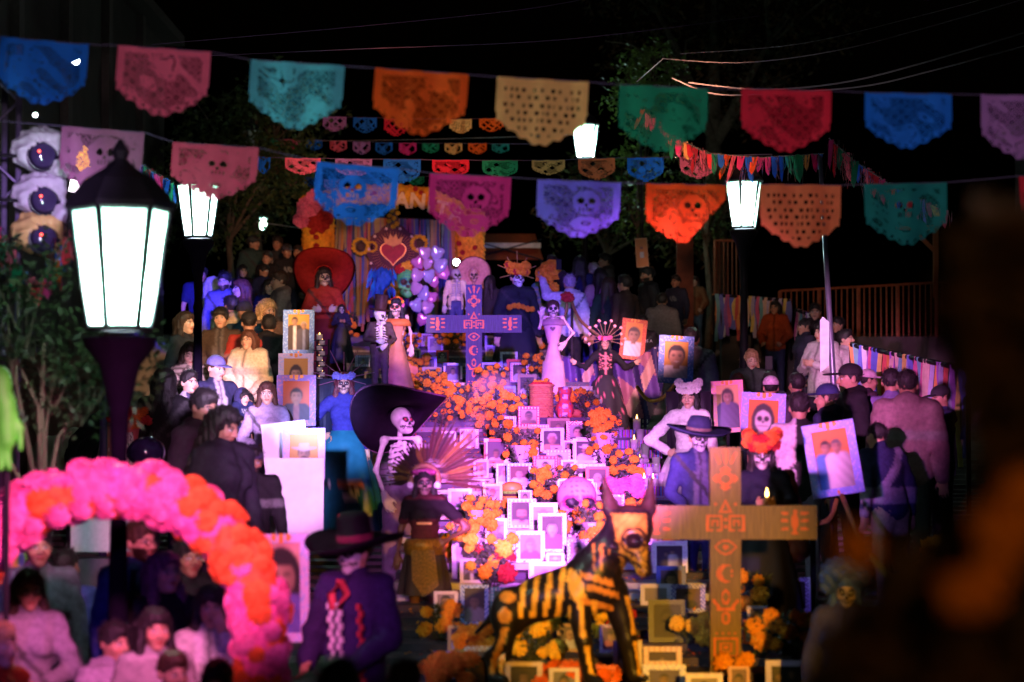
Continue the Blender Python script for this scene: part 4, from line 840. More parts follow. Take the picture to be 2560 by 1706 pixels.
FR = [
 ('red polka-dot frame, old man with glasses and moustache, by the wicker basket', 1295, 1349, 1015, 1067, RED, 'dots', WT, (.45, .34, .22), [S_(glass=1, tache=1, skin=SK[2], cloth=(.2, .12, .08), r=.26, cy=.55)]),
 ('small white frame with dark dots left of the red polka-dot frame', 1245, 1290, 1045, 1072, WT, 'dots', (.25, .02, .15), BRK, [S_(cy=.3)]),
 ('pale blue-grey frame of a bald old man in the altar centre', 1351, 1410, 1070, 1134, (.55, .60, .72), 'lace', (.45, .5, .65), (.05, .03, .06), [S_(hair=(.55, .5, .5), skin=SK[0], cloth=(.5, .32, .16), r=.25, cy=.58)]),
 ('red chevron frame of a young man right of the bald old man', 1416, 1473, 1052, 1106, RED, 'chev', WT, (.35, .3, .34), [S_(skin=SK[3], r=.3, cy=.48, cloth=(.03, .03, .05))]),
 ('white frame of a cowboy in white hat with moustache', 1432, 1493, 1100, 1162, WT, 'corner', (.6, .5, .5), (.04, .02, .04), [S_(hat=(.75, .72, .72), tache=1, cloth=(.7, .7, .74), skin=SK[1], cy=.55, r=.2)]),
 ('white and red frame beside the plumes at the left of the altar', 1210, 1271, 1097, 1158, WT, 'corner', (.6, .1, .08), (.10, .06, .12), [S_(cy=.35, r=.2, skin=SK[2])]),
 ('light blue frame with white dots, woman in white blouse', 1267, 1330, 1160, 1227, (.16, .32, .65), 'dots', WT, (.12, .02, .04), [S_(skin=SK[3], cloth=WT, r=.2, cy=.62, hair=(.08, .03, .03))]),
 ('red polka-dot frame of a boy behind marigolds', 1332, 1395, 1142, 1199, RED, 'dots', PNK, (.6, .58, .6), [S_(cy=.6, r=.2, skin=SK[1])]),
 ('pink polka-dot frame of a man with short hair under the bald old man', 1366, 1427, 1128, 1188, PNK, 'dots', WT, (.5, .6, .7), [S_(skin=SK[3], cloth=BRK, r=.26, cy=.55)]),
 ('wide white frame with small suns under the cowboy', 1427, 1514, 1160, 1196, WT, 'dots', (.7, .45, .1), (.10, .05, .06), [S_(cy=.3)]),
 ('orange-red frame of a grey-haired woman beside the large pink skull', 1464, 1523, 1170, 1228, (.6, .09, .04), 'plain', WT, (.10, .05, .06), [S_(hair=(.35, .33, .35), skin=SK[3], r=.22, cy=.5)]),
 ('brown card with pasted notes and a small portrait above the bald old man', 1368, 1424, 1041, 1076, (.22, .12, .08), 'plain', WT, (.15, .09, .07), [S_(cy=.4, r=.25)]),
 ('lilac-white frame of a dark-haired man below the burger', 1269, 1340, 1247, 1321, (.62, .50, .70), 'dots', (.6, .2, .5), BRK, [S_(beard=1, long=1, skin=SK[1], r=.3, cy=.5)]),
 ('white patterned frame right of the dark-haired man', 1323, 1394, 1264, 1330, WT, 'dots', (.55, .4, .6), (.4, .35, .5), [S_(hat=(.3, .2, .5), cy=.55)]),
 ('white scalloped frame of a pale young man', 1345, 1416, 1283, 1380, WT, 'lace', (.45, .4, .7), BRK, [S_(skin=(.62, .5, .5), cloth=(.5, .1, .22), r=.2, cy=.62)]),
 ('white frame of a fair-haired smiling woman', 1290, 1362, 1328, 1407, WT, 'dots', (.6, .5, .6), (.6, .3, .4), [S_(skin=(.6, .4, .36), hair=(.5, .2, .15), long=1, smile=1, cloth=(.4, .06, .06), r=.2, cy=.56)]),
 ('large white frame with a pink print in front of the hound', 1322, 1414, 1404, 1475, (.68, .60, .70), 'plain', WT, (.55, .45, .55), [S_(skin=(.6, .45, .5), hair=(.4, .3, .35), cloth=(.45, .1, .06), cx=.4)]),
 ('blue zigzag frame left of the hound', 1151, 1222, 1453, 1553, BLU, 'chev', (.35, .45, .8), BRK, [S_(skin=SK[2], cloth=(.4, .3, .4))]),
 ('white and orange checked frame at the bottom of the altar', 1161, 1263, 1617, 1722, WT, 'stripe', (.6, .25, .12), (.30, .24, .26), [S_(skin=SK[2], r=.24, cy=.55, cloth=(.1, .1, .3))]),
 ('pale pink frame at the bottom edge below the hound', 1263, 1356, 1653, 1748, (.5, .38, .38), 'plain', WT, BRK, [S_(skin=SK[2])]),
 ('white frame with two men standing, right of the hound head', 1628, 1718, 1352, 1432, WT, 'lace', (.6, .45, .62), (.06, .02, .05), [S_(cx=.38, r=.09, cy=.62, cloth=(.03, .02, .05)), S_(cx=.62, r=.09, cy=.7, cloth=(.6, .58, .62))]),
 ('blue frame of a curly-haired woman behind the near cross', 1640, 1714, 1421, 1490, (.08, .10, .45), 'plain', WT, (.2, .1, .12), [S_(long=1, hair=(.03, .015, .01), skin=SK[1], r=.28, cy=.5)]),
 ('lilac frame with a landscape photograph', 1600, 1677, 1467, 1520, LIL, 'plain', WT, (.25, .2, .3), [S_(r=.05, cy=.2)]),
 ('dark blue patterned frame next to the near cross', 1677, 1762, 1459, 1530, (.05, .06, .35), 'stripe', LIL, (.12, .05, .06), [S_(skin=SK[2], cloth=BRK)]),
 ('black frame with a dark figure below the lilac landscape frame', 1620, 1716, 1500, 1606, (.03, .03, .02), 'plain', WT, (.03, .025, .02), [S_(skin=(.06, .04, .03), long=1, cloth=BRK)]),
 ('low pink arcaded frame at the foot of the near cross', 1607, 1703, 1606, 1655, (.5, .3, .24), 'dots', (.7, .5, .4), (.06, .03, .05), [S_(cy=.3, r=.15)]),
 ('blue and white frame holding marigolds at the bottom edge', 1606, 1713, 1650, 1735, (.35, .36, .7), 'stripe', WT, (.10, .08, .2), [S_(skin=SK[2])]),
 ('white eight-cornered frame at the bottom edge', 1712, 1805, 1681, 1760, (.6, .5, .62), 'lace', LIL, (.3, .25, .3), [S_()]),
 ('rose frame right of the near cross at the bottom edge', 1819, 1872, 1660, 1740, (.45, .22, .22), 'plain', WT, (.2, .1, .12), [S_(skin=SK[2])]),
 ('lilac frame of a couple at the bottom right', 1912, 2014, 1642, 1738, LIL, 'plain', WT, BRK, [S_(cx=.3, r=.13, skin=SK[2], cloth=BRK), S_(cx=.68, r=.14, cy=.68, skin=SK[2], cloth=BRK)]),
 ('lilac patterned frame of a man in shadow at right', 1940, 2024, 1439, 1527, (.5, .45, .72), 'lace', (.06, .05, .15), BRK, [S_(skin=SK[2], cloth=BRK, r=.26)]),
 ('small orange frame behind the foot of the near cross', 1856, 1892, 1553, 1612, (.6, .10, .02), 'plain', WT, (.2, .05, .05), [S_()]),
 ('small white dotted frame left of the top-hatted groom', 888, 928, 886, 915, LIL, 'dots', (.06, .06, .3), (.2, .2, .45), [S_(r=.15)]),
 ('violet-white frame of a dark-haired woman behind marigolds', 1047, 1092, 889, 924, LIL, 'plain', WT, (.2, .15, .2), [S_(long=1, skin=SK[1], r=.28, cy=.4)]),
 ('red frame with a skull-faced lady left of the far cross', 1090, 1122, 878, 911, RED, 'plain', WT, (.10, .08, .2), [S_(skull=1, long=1, r=.26)]),
 ('violet-white picture high on the altar left of the far cross', 1069, 1108, 843, 884, LIL, 'plain', WT, (.3, .22, .45), [S_(skull=1, r=.2)]),
 ('frame with white corners and dark middle beside the far cross', 1109, 1156, 911, 960, (.06, .05, .15), 'corner', WT, (.15, .05, .12), [S_(skin=SK[1])]),
 ('tan frame behind marigolds left of the far cross', 1056, 1104, 921, 960, TAN, 'plain', WT, (.06, .04, .03), [S_(hat=(.35, .22, .08))]),
 ('small brown frame behind the blue dress lady', 911, 941, 930, 968, (.18, .10, .07), 'plain', WT, BRK, [S_(skin=SK[2])]),
 ('pinkish frame of a dark-haired woman under the paper bride', 982, 1022, 972, 1016, (.45, .24, .18), 'lace', TAN, BRK, [S_(long=1, skin=SK[1])]),
 ('long white frame right of the far cross foot', 1204, 1250, 905, 934, LIL, 'plain', WT, BRK, [S_(r=.12)]),
 ('blue photograph of a man high on the right of the altar', 1244, 1292, 858, 890, (.05, .07, .35), 'plain', WT, (.05, .06, .3), [S_(skin=(.25, .2, .4), r=.26)]),
 ('white lace frame right of the far cross', 1250, 1294, 881, 929, (.55, .5, .75), 'lace', (.2, .18, .5), (.05, .03, .12), [S_(r=.2)]),
 ('red rectangular frame right of the white lace frame', 1267, 1311, 896, 933, (.5, .02, .02), 'plain', WT, (.05, .02, .04), [S_(skin=SK[2])]),
 ('white frame with hearts below the red rectangular frame', 1276, 1322, 911, 961, (.6, .45, .45), 'dots', RED, BRK, [S_(hat=(.12, .05, .04))]),
 ('dark gold frame left of the paper lady', 1294, 1342, 940, 1003, (.16, .10, .04), 'plain', WT, (.03, .02, .02), [S_(skin=SK[2])]),
 ('blue-grey frame of an old man with a beard', 1242, 1290, 963, 1007, (.08, .16, .25), 'plain', WT, (.2, .12, .08), [S_(beard=1, skin=SK[1], hair=(.3, .25, .2), r=.26, cy=.5)]),
 ('wide dark brown frame above the blue-grey frame', 1210, 1273, 930, 968, (.12, .06, .03), 'plain', WT, (.05, .03, .02), [S_(skin=SK[2])]),
 ('lilac photo card right of the far cross shaft', 1213, 1243, 864, 903, LIL, 'plain', WT, (.3, .25, .5), [S_(r=.2)]),
 ('small white card at the altar top left', 955, 990, 800, 830, LIL, 'plain', WT, (.15, .12, .3), [S_(r=.2)]),
 ('red-lettered paper print of a man in a hat behind the smoke', 1150, 1196, 1072, 1120, WT, 'dots', (.2, .3, .6), (.6, .55, .6), [S_(skin=SK[1], r=.24)]),
 ('narrow white frame with a small figure behind the smoke', 1104, 1140, 1075, 1118, WT, 'plain', WT, (.3, .28, .35), [S_(hat=(.6, .58, .6))]),
 ('violet frame low on the altar top right of the balloons', 1010, 1046, 836, 872, (.3, .26, .6), 'plain', WT, (.12, .1, .3), [S_(r=.2)]),
 ('pale violet card behind the couple of skeletons', 1020, 1050, 808, 842, LIL, 'plain', WT, (.2, .15, .35), [S_(r=.22)]),
 ('white heart-patterned frame behind the wicker basket', 1325, 1372, 1068, 1100, WT, 'dots', (.4, .1, .3), (.3, .2, .3), [S_(r=.22)]),
 ('white frame of a smiling bald man beside marigolds at altar left', 1238, 1276, 1062, 1104, WT, 'plain', WT, (.10, .06, .1), [S_(hair=SK[0], beard=1, skin=SK[3], r=.25, cloth=BRK)]),
 ('large white sheet with faint print left of the fair-haired woman', 1130, 1205, 1345, 1440, (.62, .55, .64), 'plain', WT, (.62, .55, .64), [S_(r=.02, cy=.1)]),
 ('tilted white card beneath the plumes at altar left', 1120, 1180, 1225, 1290, (.62, .55, .64), 'plain', WT, (.55, .4, .55), [S_(r=.1)]),
 ('white frame edge behind the large pink skull on its right', 1515, 1560, 1240, 1290, WT, 'lace', RED, (.4, .2, .3), [S_(r=.2)]),
]
FR += [
 ('plain white frame of a woman in red left of the cowboy', 1402, 1440, 1150, 1196, WT, 'plain', WT, (.3, .25, .3), [S_(long=1, cloth=(.4, .04, .05), skin=SK[0])]),
 ('small black frame above the tall bunch', 1470, 1508, 1010, 1052, BRK, 'plain', WT, (.2, .16, .2), [S_(r=.24)]),
 ('gilt frame of an old couple at the foot of the wicker basket', 1296, 1346, 1066, 1108, (.45, .28, .08), 'lace', TAN, (.2, .14, .12), [S_(cx=.32, r=.16, hair=GRY), S_(cx=.7, r=.15, hair=GRY, long=1)]),
 ('white frame of a bride below the polka-dot boy', 1392, 1440, 1196, 1250, WT, 'lace', LIL, (.4, .35, .5), [S_(long=1, hair=WT, cloth=WT, skin=SK[3])]),
 ('yellow-edged frame of a boy in a cap left of the burger', 1208, 1256, 1205, 1262, (.6, .42, .1), 'plain', WT, (.25, .3, .5), [S_(hat=(.5, .05, .05), skin=SK[1])]),
 ('pale green frame of an old woman behind the burger', 1240, 1284, 1160, 1212, (.3, .5, .35), 'dots', WT, (.2, .16, .18), [S_(hair=GRY, long=1)]),
 ('white card of a soldier left of the lilac-white frame', 1214, 1268, 1290, 1352, WT, 'plain', WT, (.35, .3, .35), [S_(hat=(.06, .08, .05), cloth=(.08, .10, .06))]),
 ('black and white striped frame between the scalloped frame and the hound', 1418, 1470, 1352, 1412, WT, 'stripe', BRK, (.3, .26, .3), [S_(tache=1)]),
 ('white frame of twin girls right of the scalloped frame', 1420, 1478, 1290, 1345, WT, 'corner', PNK, (.5, .3, .4), [S_(cx=.3, r=.17, long=1), S_(cx=.7, r=.17, long=1)]),
 ('lilac frame of a priest above the blue zigzag frame', 1150, 1210, 1400, 1460, (.5, .42, .62), 'plain', WT, (.2, .15, .25), [S_(cloth=BRK, shirt=WT)]),
 ('turquoise frame of a football player under the mixed bunch', 1226, 1292, 1470, 1545, (.08, .36, .4), 'dots', WT, (.12, .25, .12), [S_(cloth=(.5, .05, .05))]),
 ('white frame of a baby under the hound belly', 1300, 1366, 1560, 1626, (.5, .44, .5), 'dots', PNK, (.4, .35, .35), [S_(r=.3, skin=SK[3], hair=SK[2])]),
 ('brown frame of a bald man under the hound chest', 1392, 1456, 1556, 1626, (.2, .1, .05), 'plain', WT, (.12, .08, .06), [S_(hair=SK[1])]),
 ('violet frame of a singer between the hound legs', 1498, 1556, 1560, 1630, (.2, .1, .4), 'lace', LIL, (.1, .05, .12), [S_(hat=(.05, .04, .05), cloth=(.3, .05, .1))]),
 ('pale frame of a bearded man right of the hound feet', 1532, 1604, 1610, 1690, (.5, .4, .45), 'plain', WT, (.1, .07, .07), [S_(beard=1)]),
 ('white frame of a nurse at the bottom between hound and cross', 1372, 1448, 1668, 1750, (.5, .42, .5), 'plain', WT, (.2, .2, .3), [S_(cloth=WT, long=1)]),
 ('red frame of a grandfather at the bottom centre', 1462, 1538, 1662, 1745, RED, 'plain', WT, (.1, .06, .06), [S_(hair=GRY, glass=1)]),
 ('lilac frame of a guitarist right of the near cross', 1862, 1926, 1440, 1512, LIL, 'plain', WT, (.06, .04, .1), [S_(hat=(.3, .2, .3))]),
 ('small white frame of a girl with a bow right of the near cross', 1866, 1918, 1520, 1580, (.5, .45, .62), 'dots', PNK, (.15, .1, .2), [S_(long=1)]),
 ('dark frame of a wedding pair above the lilac couple', 1920, 1984, 1545, 1612, (.08, .05, .1), 'plain', WT, (.2, .15, .25), [S_(cx=.34, r=.15, cloth=BRK), S_(cx=.66, r=.15, cloth=WT, long=1)]),
 ('blue-lit frame of a man in a tie between far cross and lace frame', 1212, 1252, 840, 872, LIL, 'plain', WT, (.1, .1, .4), [S_(cloth=BRK, shirt=WT)]),
 ('violet frame of a schoolboy at the altar top centre', 1120, 1152, 838, 872, (.3, .25, .6), 'plain', WT, (.15, .1, .3), [S_()]),
 ('cream frame of a woman in a veil left of the far cross', 1020, 1052, 872, 908, (.5, .45, .4), 'plain', WT, (.15, .1, .2), [S_(long=1, hair=WT)]),
 ('small lilac frame of a clown under the balloons', 1052, 1082, 806, 838, LIL, 'dots', RED, (.2, .1, .3), [S_(hair=(.5, .05, .05))]),
 ('amber-lit frame of two sisters at the foot of the far cross', 1120, 1168, 962, 1004, TAN, 'plain', WT, (.2, .1, .05), [S_(cx=.32, r=.16, long=1), S_(cx=.7, r=.16, long=1)]),
 ('dark red frame of a rider at the left foot of the bunches', 1040, 1082, 1000, 1042, (.25, .03, .02), 'plain', WT, (.2, .1, .05), [S_(hat=(.4, .25, .1))]),
 ('white lace frame of a dancer left of the blue-grey frame', 1196, 1236, 968, 1010, (.5, .4, .4), 'lace', RED, (.2, .08, .06), [S_(long=1, cloth=(.4, .02, .04))]),
 ('yellow frame of a farmer left of the hound rear leg', 1120, 1178, 1555, 1620, (.5, .32, .06), 'plain', WT, (.1, .06, .04), [S_(hat=(.4, .28, .12))]),
 ('violet frame of a teacher at the lower left altar corner', 1085, 1150, 1625, 1700, (.25, .14, .42), 'dots', LIL, (.1, .06, .12), [S_(glass=1)]),
 ('white frame of a toddler left of the blue zigzag frame', 1085, 1145, 1480, 1545, (.55, .45, .58), 'plain', WT, (.3, .2, .3), [S_(r=.28)]),
 ('tiny white frame of a man in a tie just left of the cowboy hat', 1408, 1432, 1098, 1130, WT, 'plain', WT, (.3, .25, .3), [S_(shirt=WT, cloth=BRK)]),
 ('tiny silver frame under the red chevron frame', 1440, 1466, 1090, 1118, (.5, .5, .55), 'plain', WT, (.2, .15, .2), [S_(long=1)]),
 ('small white card propped left of the bald old man', 1318, 1346, 1108, 1144, (.66, .6, .66), 'plain', WT, (.5, .42, .5), [S_(r=.16)]),
 ('small pink frame of a child in front of the bald old man', 1376, 1406, 1118, 1150, PNK, 'plain', WT, (.6, .5, .5), [S_(r=.26, skin=SK[3])]),
 ('white lace card right of the light blue dotted frame', 1334, 1362, 1188, 1226, WT, 'lace', LIL, (.5, .4, .5), [S_(r=.2)]),
 ('small white frame of a bearded man below the wide sun frame', 1452, 1484, 1194, 1232, WT, 'plain', WT, (.1, .06, .1), [S_(beard=1)]),
 ('white frame of a girl in braids right of the light blue dotted frame', 1296, 1330, 1226, 1268, WT, 'dots', RED, (.3, .2, .3), [S_(long=1, cloth=RED)]),
 ('small lilac frame of an old man with a cane left of the burger', 1184, 1222, 1150, 1196, LIL, 'plain', WT, (.2, .14, .2), [S_(hair=GRY, tache=1)]),
 ('white frame of a couple kissing under the plumes', 1170, 1212, 1195, 1246, WT, 'plain', WT, (.3, .2, .3), [S_(cx=.36, r=.17), S_(cx=.64, r=.17, long=1)]),
 ('small white frame of a dog left of the fair-haired woman', 1240, 1288, 1350, 1404, WT, 'dots', TAN, (.4, .3, .25), [S_(hair=(.3, .15, .06), skin=(.3, .15, .06))]),
 ('white frame of a sailor boy right of the fair-haired woman', 1366, 1410, 1384, 1434, WT, 'plain', WT, (.2, .25, .4), [S_(hat=WT, cloth=WT)]),
 ('small white frame of a nun above the large white sheet', 1140, 1182, 1270, 1318, WT, 'plain', WT, (.15, .1, .15), [S_(hair=BRK, long=1, cloth=BRK)]),
 ('white frame of a musician above the pink print frame', 1414, 1458, 1408, 1456, (.62, .52, .62), 'plain', WT, (.2, .1, .16), [S_(hat=BRK, tache=1)]),
 ('small cream frame of a seamstress beside the carnation bowl', 1500, 1536, 1296, 1344, (.6, .5, .5), 'plain', WT, (.2, .12, .15), [S_(long=1, glass=1)]),
 ('small white frame of a grandmother under the striped cloths', 1540, 1576, 1300, 1352, WT, 'lace', PNK, (.2, .12, .2), [S_(hair=WT, glass=1)]),
 ('white frame of a graduate above the two standing men', 1590, 1632, 1310, 1362, WT, 'plain', WT, (.2, .15, .3), [S_(hat=BRK, cloth=BRK)]),
 ('tall pink-white card with a poem below the scalloped frame', 1462, 1512, 1390, 1452, (.6, .5, .6), 'plain', WT, (.6, .52, .6), [S_(r=.03, cy=.2)]),
 ('white frame of a cyclist left of the tall bunch foot', 1440, 1492, 1206, 1250, WT, 'dots', BLU, (.3, .4, .5), [S_(hat=(.1, .1, .4))]),
 ('small orange frame of a boxer under the left altar plumes', 1130, 1186, 1300, 1352, ORG, 'plain', WT, (.1, .06, .08), [S_(cloth=SK[1])]),
]
for f in FR: frame(*f[:10])
BN = [
 ('wrapped bunch with grey-green leaves left of the bald old man frame', 1305, 1178, 82, 110, 10, MG, (.6, .5, .62)), ('tall bunch right of the red chevron frame', 1508, 1165, 84, 140, 19, MG, (.55, .45, .55)),
 ('bunch in front of striped cloths at altar right', 1562, 1214, 72, 86, 8, MG, None), ('bunch in front of the boy frame', 1362, 1262, 62, 100, 13, MG, None),
 ('bunch below the old bearded man frame at altar left', 1228, 1092, 62, 80, 9, MG, None), ('bunch at the left of the blue-grey frame', 1222, 1042, 66, 90, 12, MG, None),
 ('spray over the mouth of the large pink skull', 1440, 1350, 80, 62, 10, MG, None), ('bunch in a wrap left of the dark-haired man frame', 1196, 1345, 78, 110, 11, MG, (.5, .35, .5)),
 ('mixed yellow and red bunch left of the hound', 1230, 1470, 110, 130, 13, {0: MY, 1: MRD, 2: MG}, None), ('bunch wrapped in white paper above the hound back', 1488, 1392, 92, 130, 12, MG, (.6, .5, .6)),
 ('dense low bunch at the foot of the paper bride', 1082, 1006, 62, 84, 16, MG, None), ('dense bunch at the foot of the far cross, left', 1158, 1024, 92, 60, 14, MG, None),
 ('dense bunch at the foot of the far cross, right', 1232, 1012, 72, 96, 15, MG, None), ('small bunch in front of the violet-white frame', 1050, 938, 54, 44, 10, MG, None),
 ('bunch behind the far cross on its left', 1128, 884, 76, 64, 14, MG, None), ('bunch left of the paper lady', 1318, 892, 80, 76, 12, MG, None),
 ('small bunch at the altar top left beside the groom', 858, 826, 70, 90, 10, MG, None), ('bunch beside the sombrero brim on the right', 1112, 1066, 90, 70, 11, MG, None),
 ('bunch low under the hound belly', 1338, 1672, 120, 130, 7, MY, None), ('yellow spray left of the near cross foot', 1722, 1612, 84, 64, 6, MY, None),
 ('sparse bunch right of the near cross', 1880, 1560, 80, 130, 5, MG, None), ('bunch between the lilac frames at bottom right', 1962, 1640, 130, 110, 9, MG, None),
 ('small bunch behind the white lace frame', 1340, 1005, 60, 60, 7, MG, None), ('bunch left of the small white frame with dark dots', 1252, 1120, 56, 62, 6, MG, None),
 ('small spray beside the burger', 1235, 1300, 60, 50, 6, MG, None), ('spray beneath the near cross arm on its left', 1680, 1372, 56, 44, 6, MG, None),
 ('pair of blooms low beside the near cross', 1830, 1680, 90, 40, 3, MG, None), ('two blooms at the far lower right', 2068, 1660, 90, 70, 3, MG, None),
 ('bunch at the lower left altar corner', 1108, 1600, 90, 90, 9, MG, None), ('spray left of the checked frame at the bottom', 1120, 1730, 110, 80, 9, MOR, None), ('dense bunch between hound belly and basket of frames', 1400, 1560, 100, 80, 9, MG, None), ('spray at the hound rear foot', 1190, 1640, 90, 80, 8, MG, None), ('red and yellow spray under the hound chest', 1530, 1600, 80, 70, 8, {0: MRD, 1: MY}, None),
 ('bunch left of the white board sheet', 1150, 1400, 80, 90, 10, MG, None), ('bunch at the altar edge below the candles', 1600, 1330, 70, 70, 10, MG, None),
 ('small bunch between the cowboy and the wide white frame', 1420, 1222, 46, 54, 7, MG, None), ('amber bunch left foot of the paper bride', 1040, 985, 60, 50, 11, MG, None), ('amber bunch behind the smoke', 1190, 1062, 80, 56, 13, MG, None),
 ('bunch between the basket and the far cross', 1284, 1040, 60, 60, 9, MG, None), ('low bunch at the altar top beside the bride', 1020, 880, 60, 44, 9, MG, None), ('bunch right of the lace frame at the altar top', 1330, 945, 60, 60, 9, MG, None), ('dark bunch right of the near cross foot', 1905, 1640, 80, 90, 6, MG, None),
]
for l, px, pb, w, h, n, kd, wr_ in BN: bunch('marigold ' + l, px, pb, w, h, n, kd, wr_, fr=.055 if pb > 1400 else .044)
# ------------------------------------------------------------------ large portrait boards on poles along both sides
def board(label, x0, x1, y0, y1, d, col, c2, bgc, subs, roll=0, yaw=0, blank=False, res=1.3):
    c = W((x0 + x1) / 2, (y0 + y1) / 2, d); s = d / F; w = (x1 - x0) * s; h = (y1 - y0) * s; g = G(d, c.x)
    t = empty('portrait_board', (c.x, d, g), R(yaw), 1, label, 'portrait board', 'large portrait boards'); zc = c.z - g
    pn = empty('panel', (0, 0, zc), 0, 1, parent=t); pn.rotation_euler = (R(-4), R(roll), 0)
    in_ = empty('face', (0, 0, -h / 2), 0, 1, parent=pn)
    if blank: bpy.data.objects.remove(in_); MB().box((0, 0, 0), (w, .02, h)).build('sheet', M((.80, .78, .80), .6, noise=.05), pn)
    else:
        bpy.data.objects.remove(in_); b = .15
        nx, ny = int(34 * res), int(46 * res)
        msk = lambda u, v: (u < b) | (u > 1 - b) | (v < b * w / h) | (v > 1 - b * w / h)
        obj('border', sheet(w, h, nx, ny, M(None, .5, noise=.1, scale=20), border(col, 'tin', c2), msk, .02), pn, (0, -.02, -h / 2))
        obj('print', sheet(w * .74, h - .26 * w, nx, ny, PRINTM, portrait(bgc, subs, (w * .74) / (h - .26 * w)), soft=True), pn, (0, -.008, -h / 2 + .13 * w))
        MB().box((0, .006, 0), (w * .99, .012, h * .99)).build('backing', M((.35, .3, .25), .8), pn)
    m = MB().tube([(0, .035, .0), (0, .035, zc + h * .1)], .018, 8); m.lathe([(.16, 0), (.15, .015), (.03, .03)], 14)
    m.build('pole', IRON, t)
    return t
YEL = (.55, .28, .045); BL2 = (.10, .22, .62)
board('two men in dark suits on a yellow portrait board, top of the left stack', 708, 786, 775, 887, 26.6, BL2, (.2, .4, .75), YEL, [S_(cx=.33, cy=.80, r=.10, cloth=BRK, shirt=WT), S_(cx=.72, cy=.68, r=.09, hair=GRY, cloth=(.05, .05, .08), shirt=(.2, .25, .4))])
board('laughing woman on a pale-framed yellow portrait board at left', 696, 784, 884, 990, 25.2, (.6, .52, .7), (.4, .5, .75), YEL, [S_(cy=.52, r=.18, smile=1, skin=SK[0], long=1, hair=DKB, cloth=WT)])
board('young sailor on a dark orange portrait board at left', 692, 790, 938, 1066, 23.4, (.16, .10, .42), (.35, .12, .3), (.42, .07, .015), [S_(cy=.60, r=.17, cloth=(.03, .025, .05), shirt=(.25, .1, .1), skin=SK[1])])
board('tilted blank white board behind the cowboy portrait', 657, 768, 1056, 1170, 20.4, 0, 0, 0, 0, roll=-6, blank=True)
board('man in a white cowboy hat on a lilac portrait board at left', 707, 813, 1071, 1200, 19.6, (.5, .32, .62), (.3, .35, .75), YEL, [S_(cy=.50, r=.17, hat=(.5, .4, .4), tache=1, cloth=(.45, .4, .4))])
board('tall blank white board glowing pink-white at left', 663, 809, 1146, 1368, 18.4, 0, 0, 0, 0, blank=True, roll=0)
board('portrait board half hidden behind the flower arch', 632, 772, 1336, 1605, 13.2, (.55, .42, .72), (.3, .4, .75), (.6, .36, .3), [S_(cy=.62, r=.2, long=1, cloth=(.15, .12, .5), skin=SK[0])], yaw=16)
board('smiling man in white shirt on a blue portrait board at right', 1645, 1734, 840, 960, 26.4, BL2, (.3, .4, .8), YEL, [S_(cx=.52, cy=.58, r=.25, smile=1, cloth=WT, skin=SK[1])], roll=3, yaw=8)
board('old woman in white on an orange portrait board at right', 1551, 1614, 798, 900, 32.0, (.55, .07, .02), (.7, .14, .03), (.68, .24, .04), [S_(cx=.52, cy=.62, r=.2, skin=SK[1], cloth=WT, hair=(.10, .06, .05))], roll=7, yaw=6)
board('woman in a violet blouse on a pink portrait board at right', 1780, 1860, 952, 1082, 23.0, (.72, .26, .36), (.75, .4, .2), (.72, .42, .16), [S_(cx=.5, cy=.72, r=.13, smile=1, long=1, hair=DKB, cloth=(.10, .07, .2), skin=SK[1])], roll=-3, yaw=-6)
board('painted skull-faced woman on a blue portrait board at right', 1852, 1962, 983, 1130, 20.0, (.26, .28, .78), (.4, .3, .75), (.55, .16, .02), [S_(cy=.55, r=.22, skull=1, long=1, hair=BRK, cloth=BRK)], roll=3)
board('two men embracing on a tilted blue portrait board at right', 2017, 2147, 1056, 1240, 17.2, (.26, .30, .80), (.4, .35, .8), (.48, .18, .04), [S_(cx=.36, cy=.70, r=.095, cloth=(.06, .16, .42), skin=SK[1]), S_(cx=.64, cy=.70, r=.10, cloth=(.62, .55, .6), skin=SK[1], hair=(.1, .09, .09))], roll=-9)
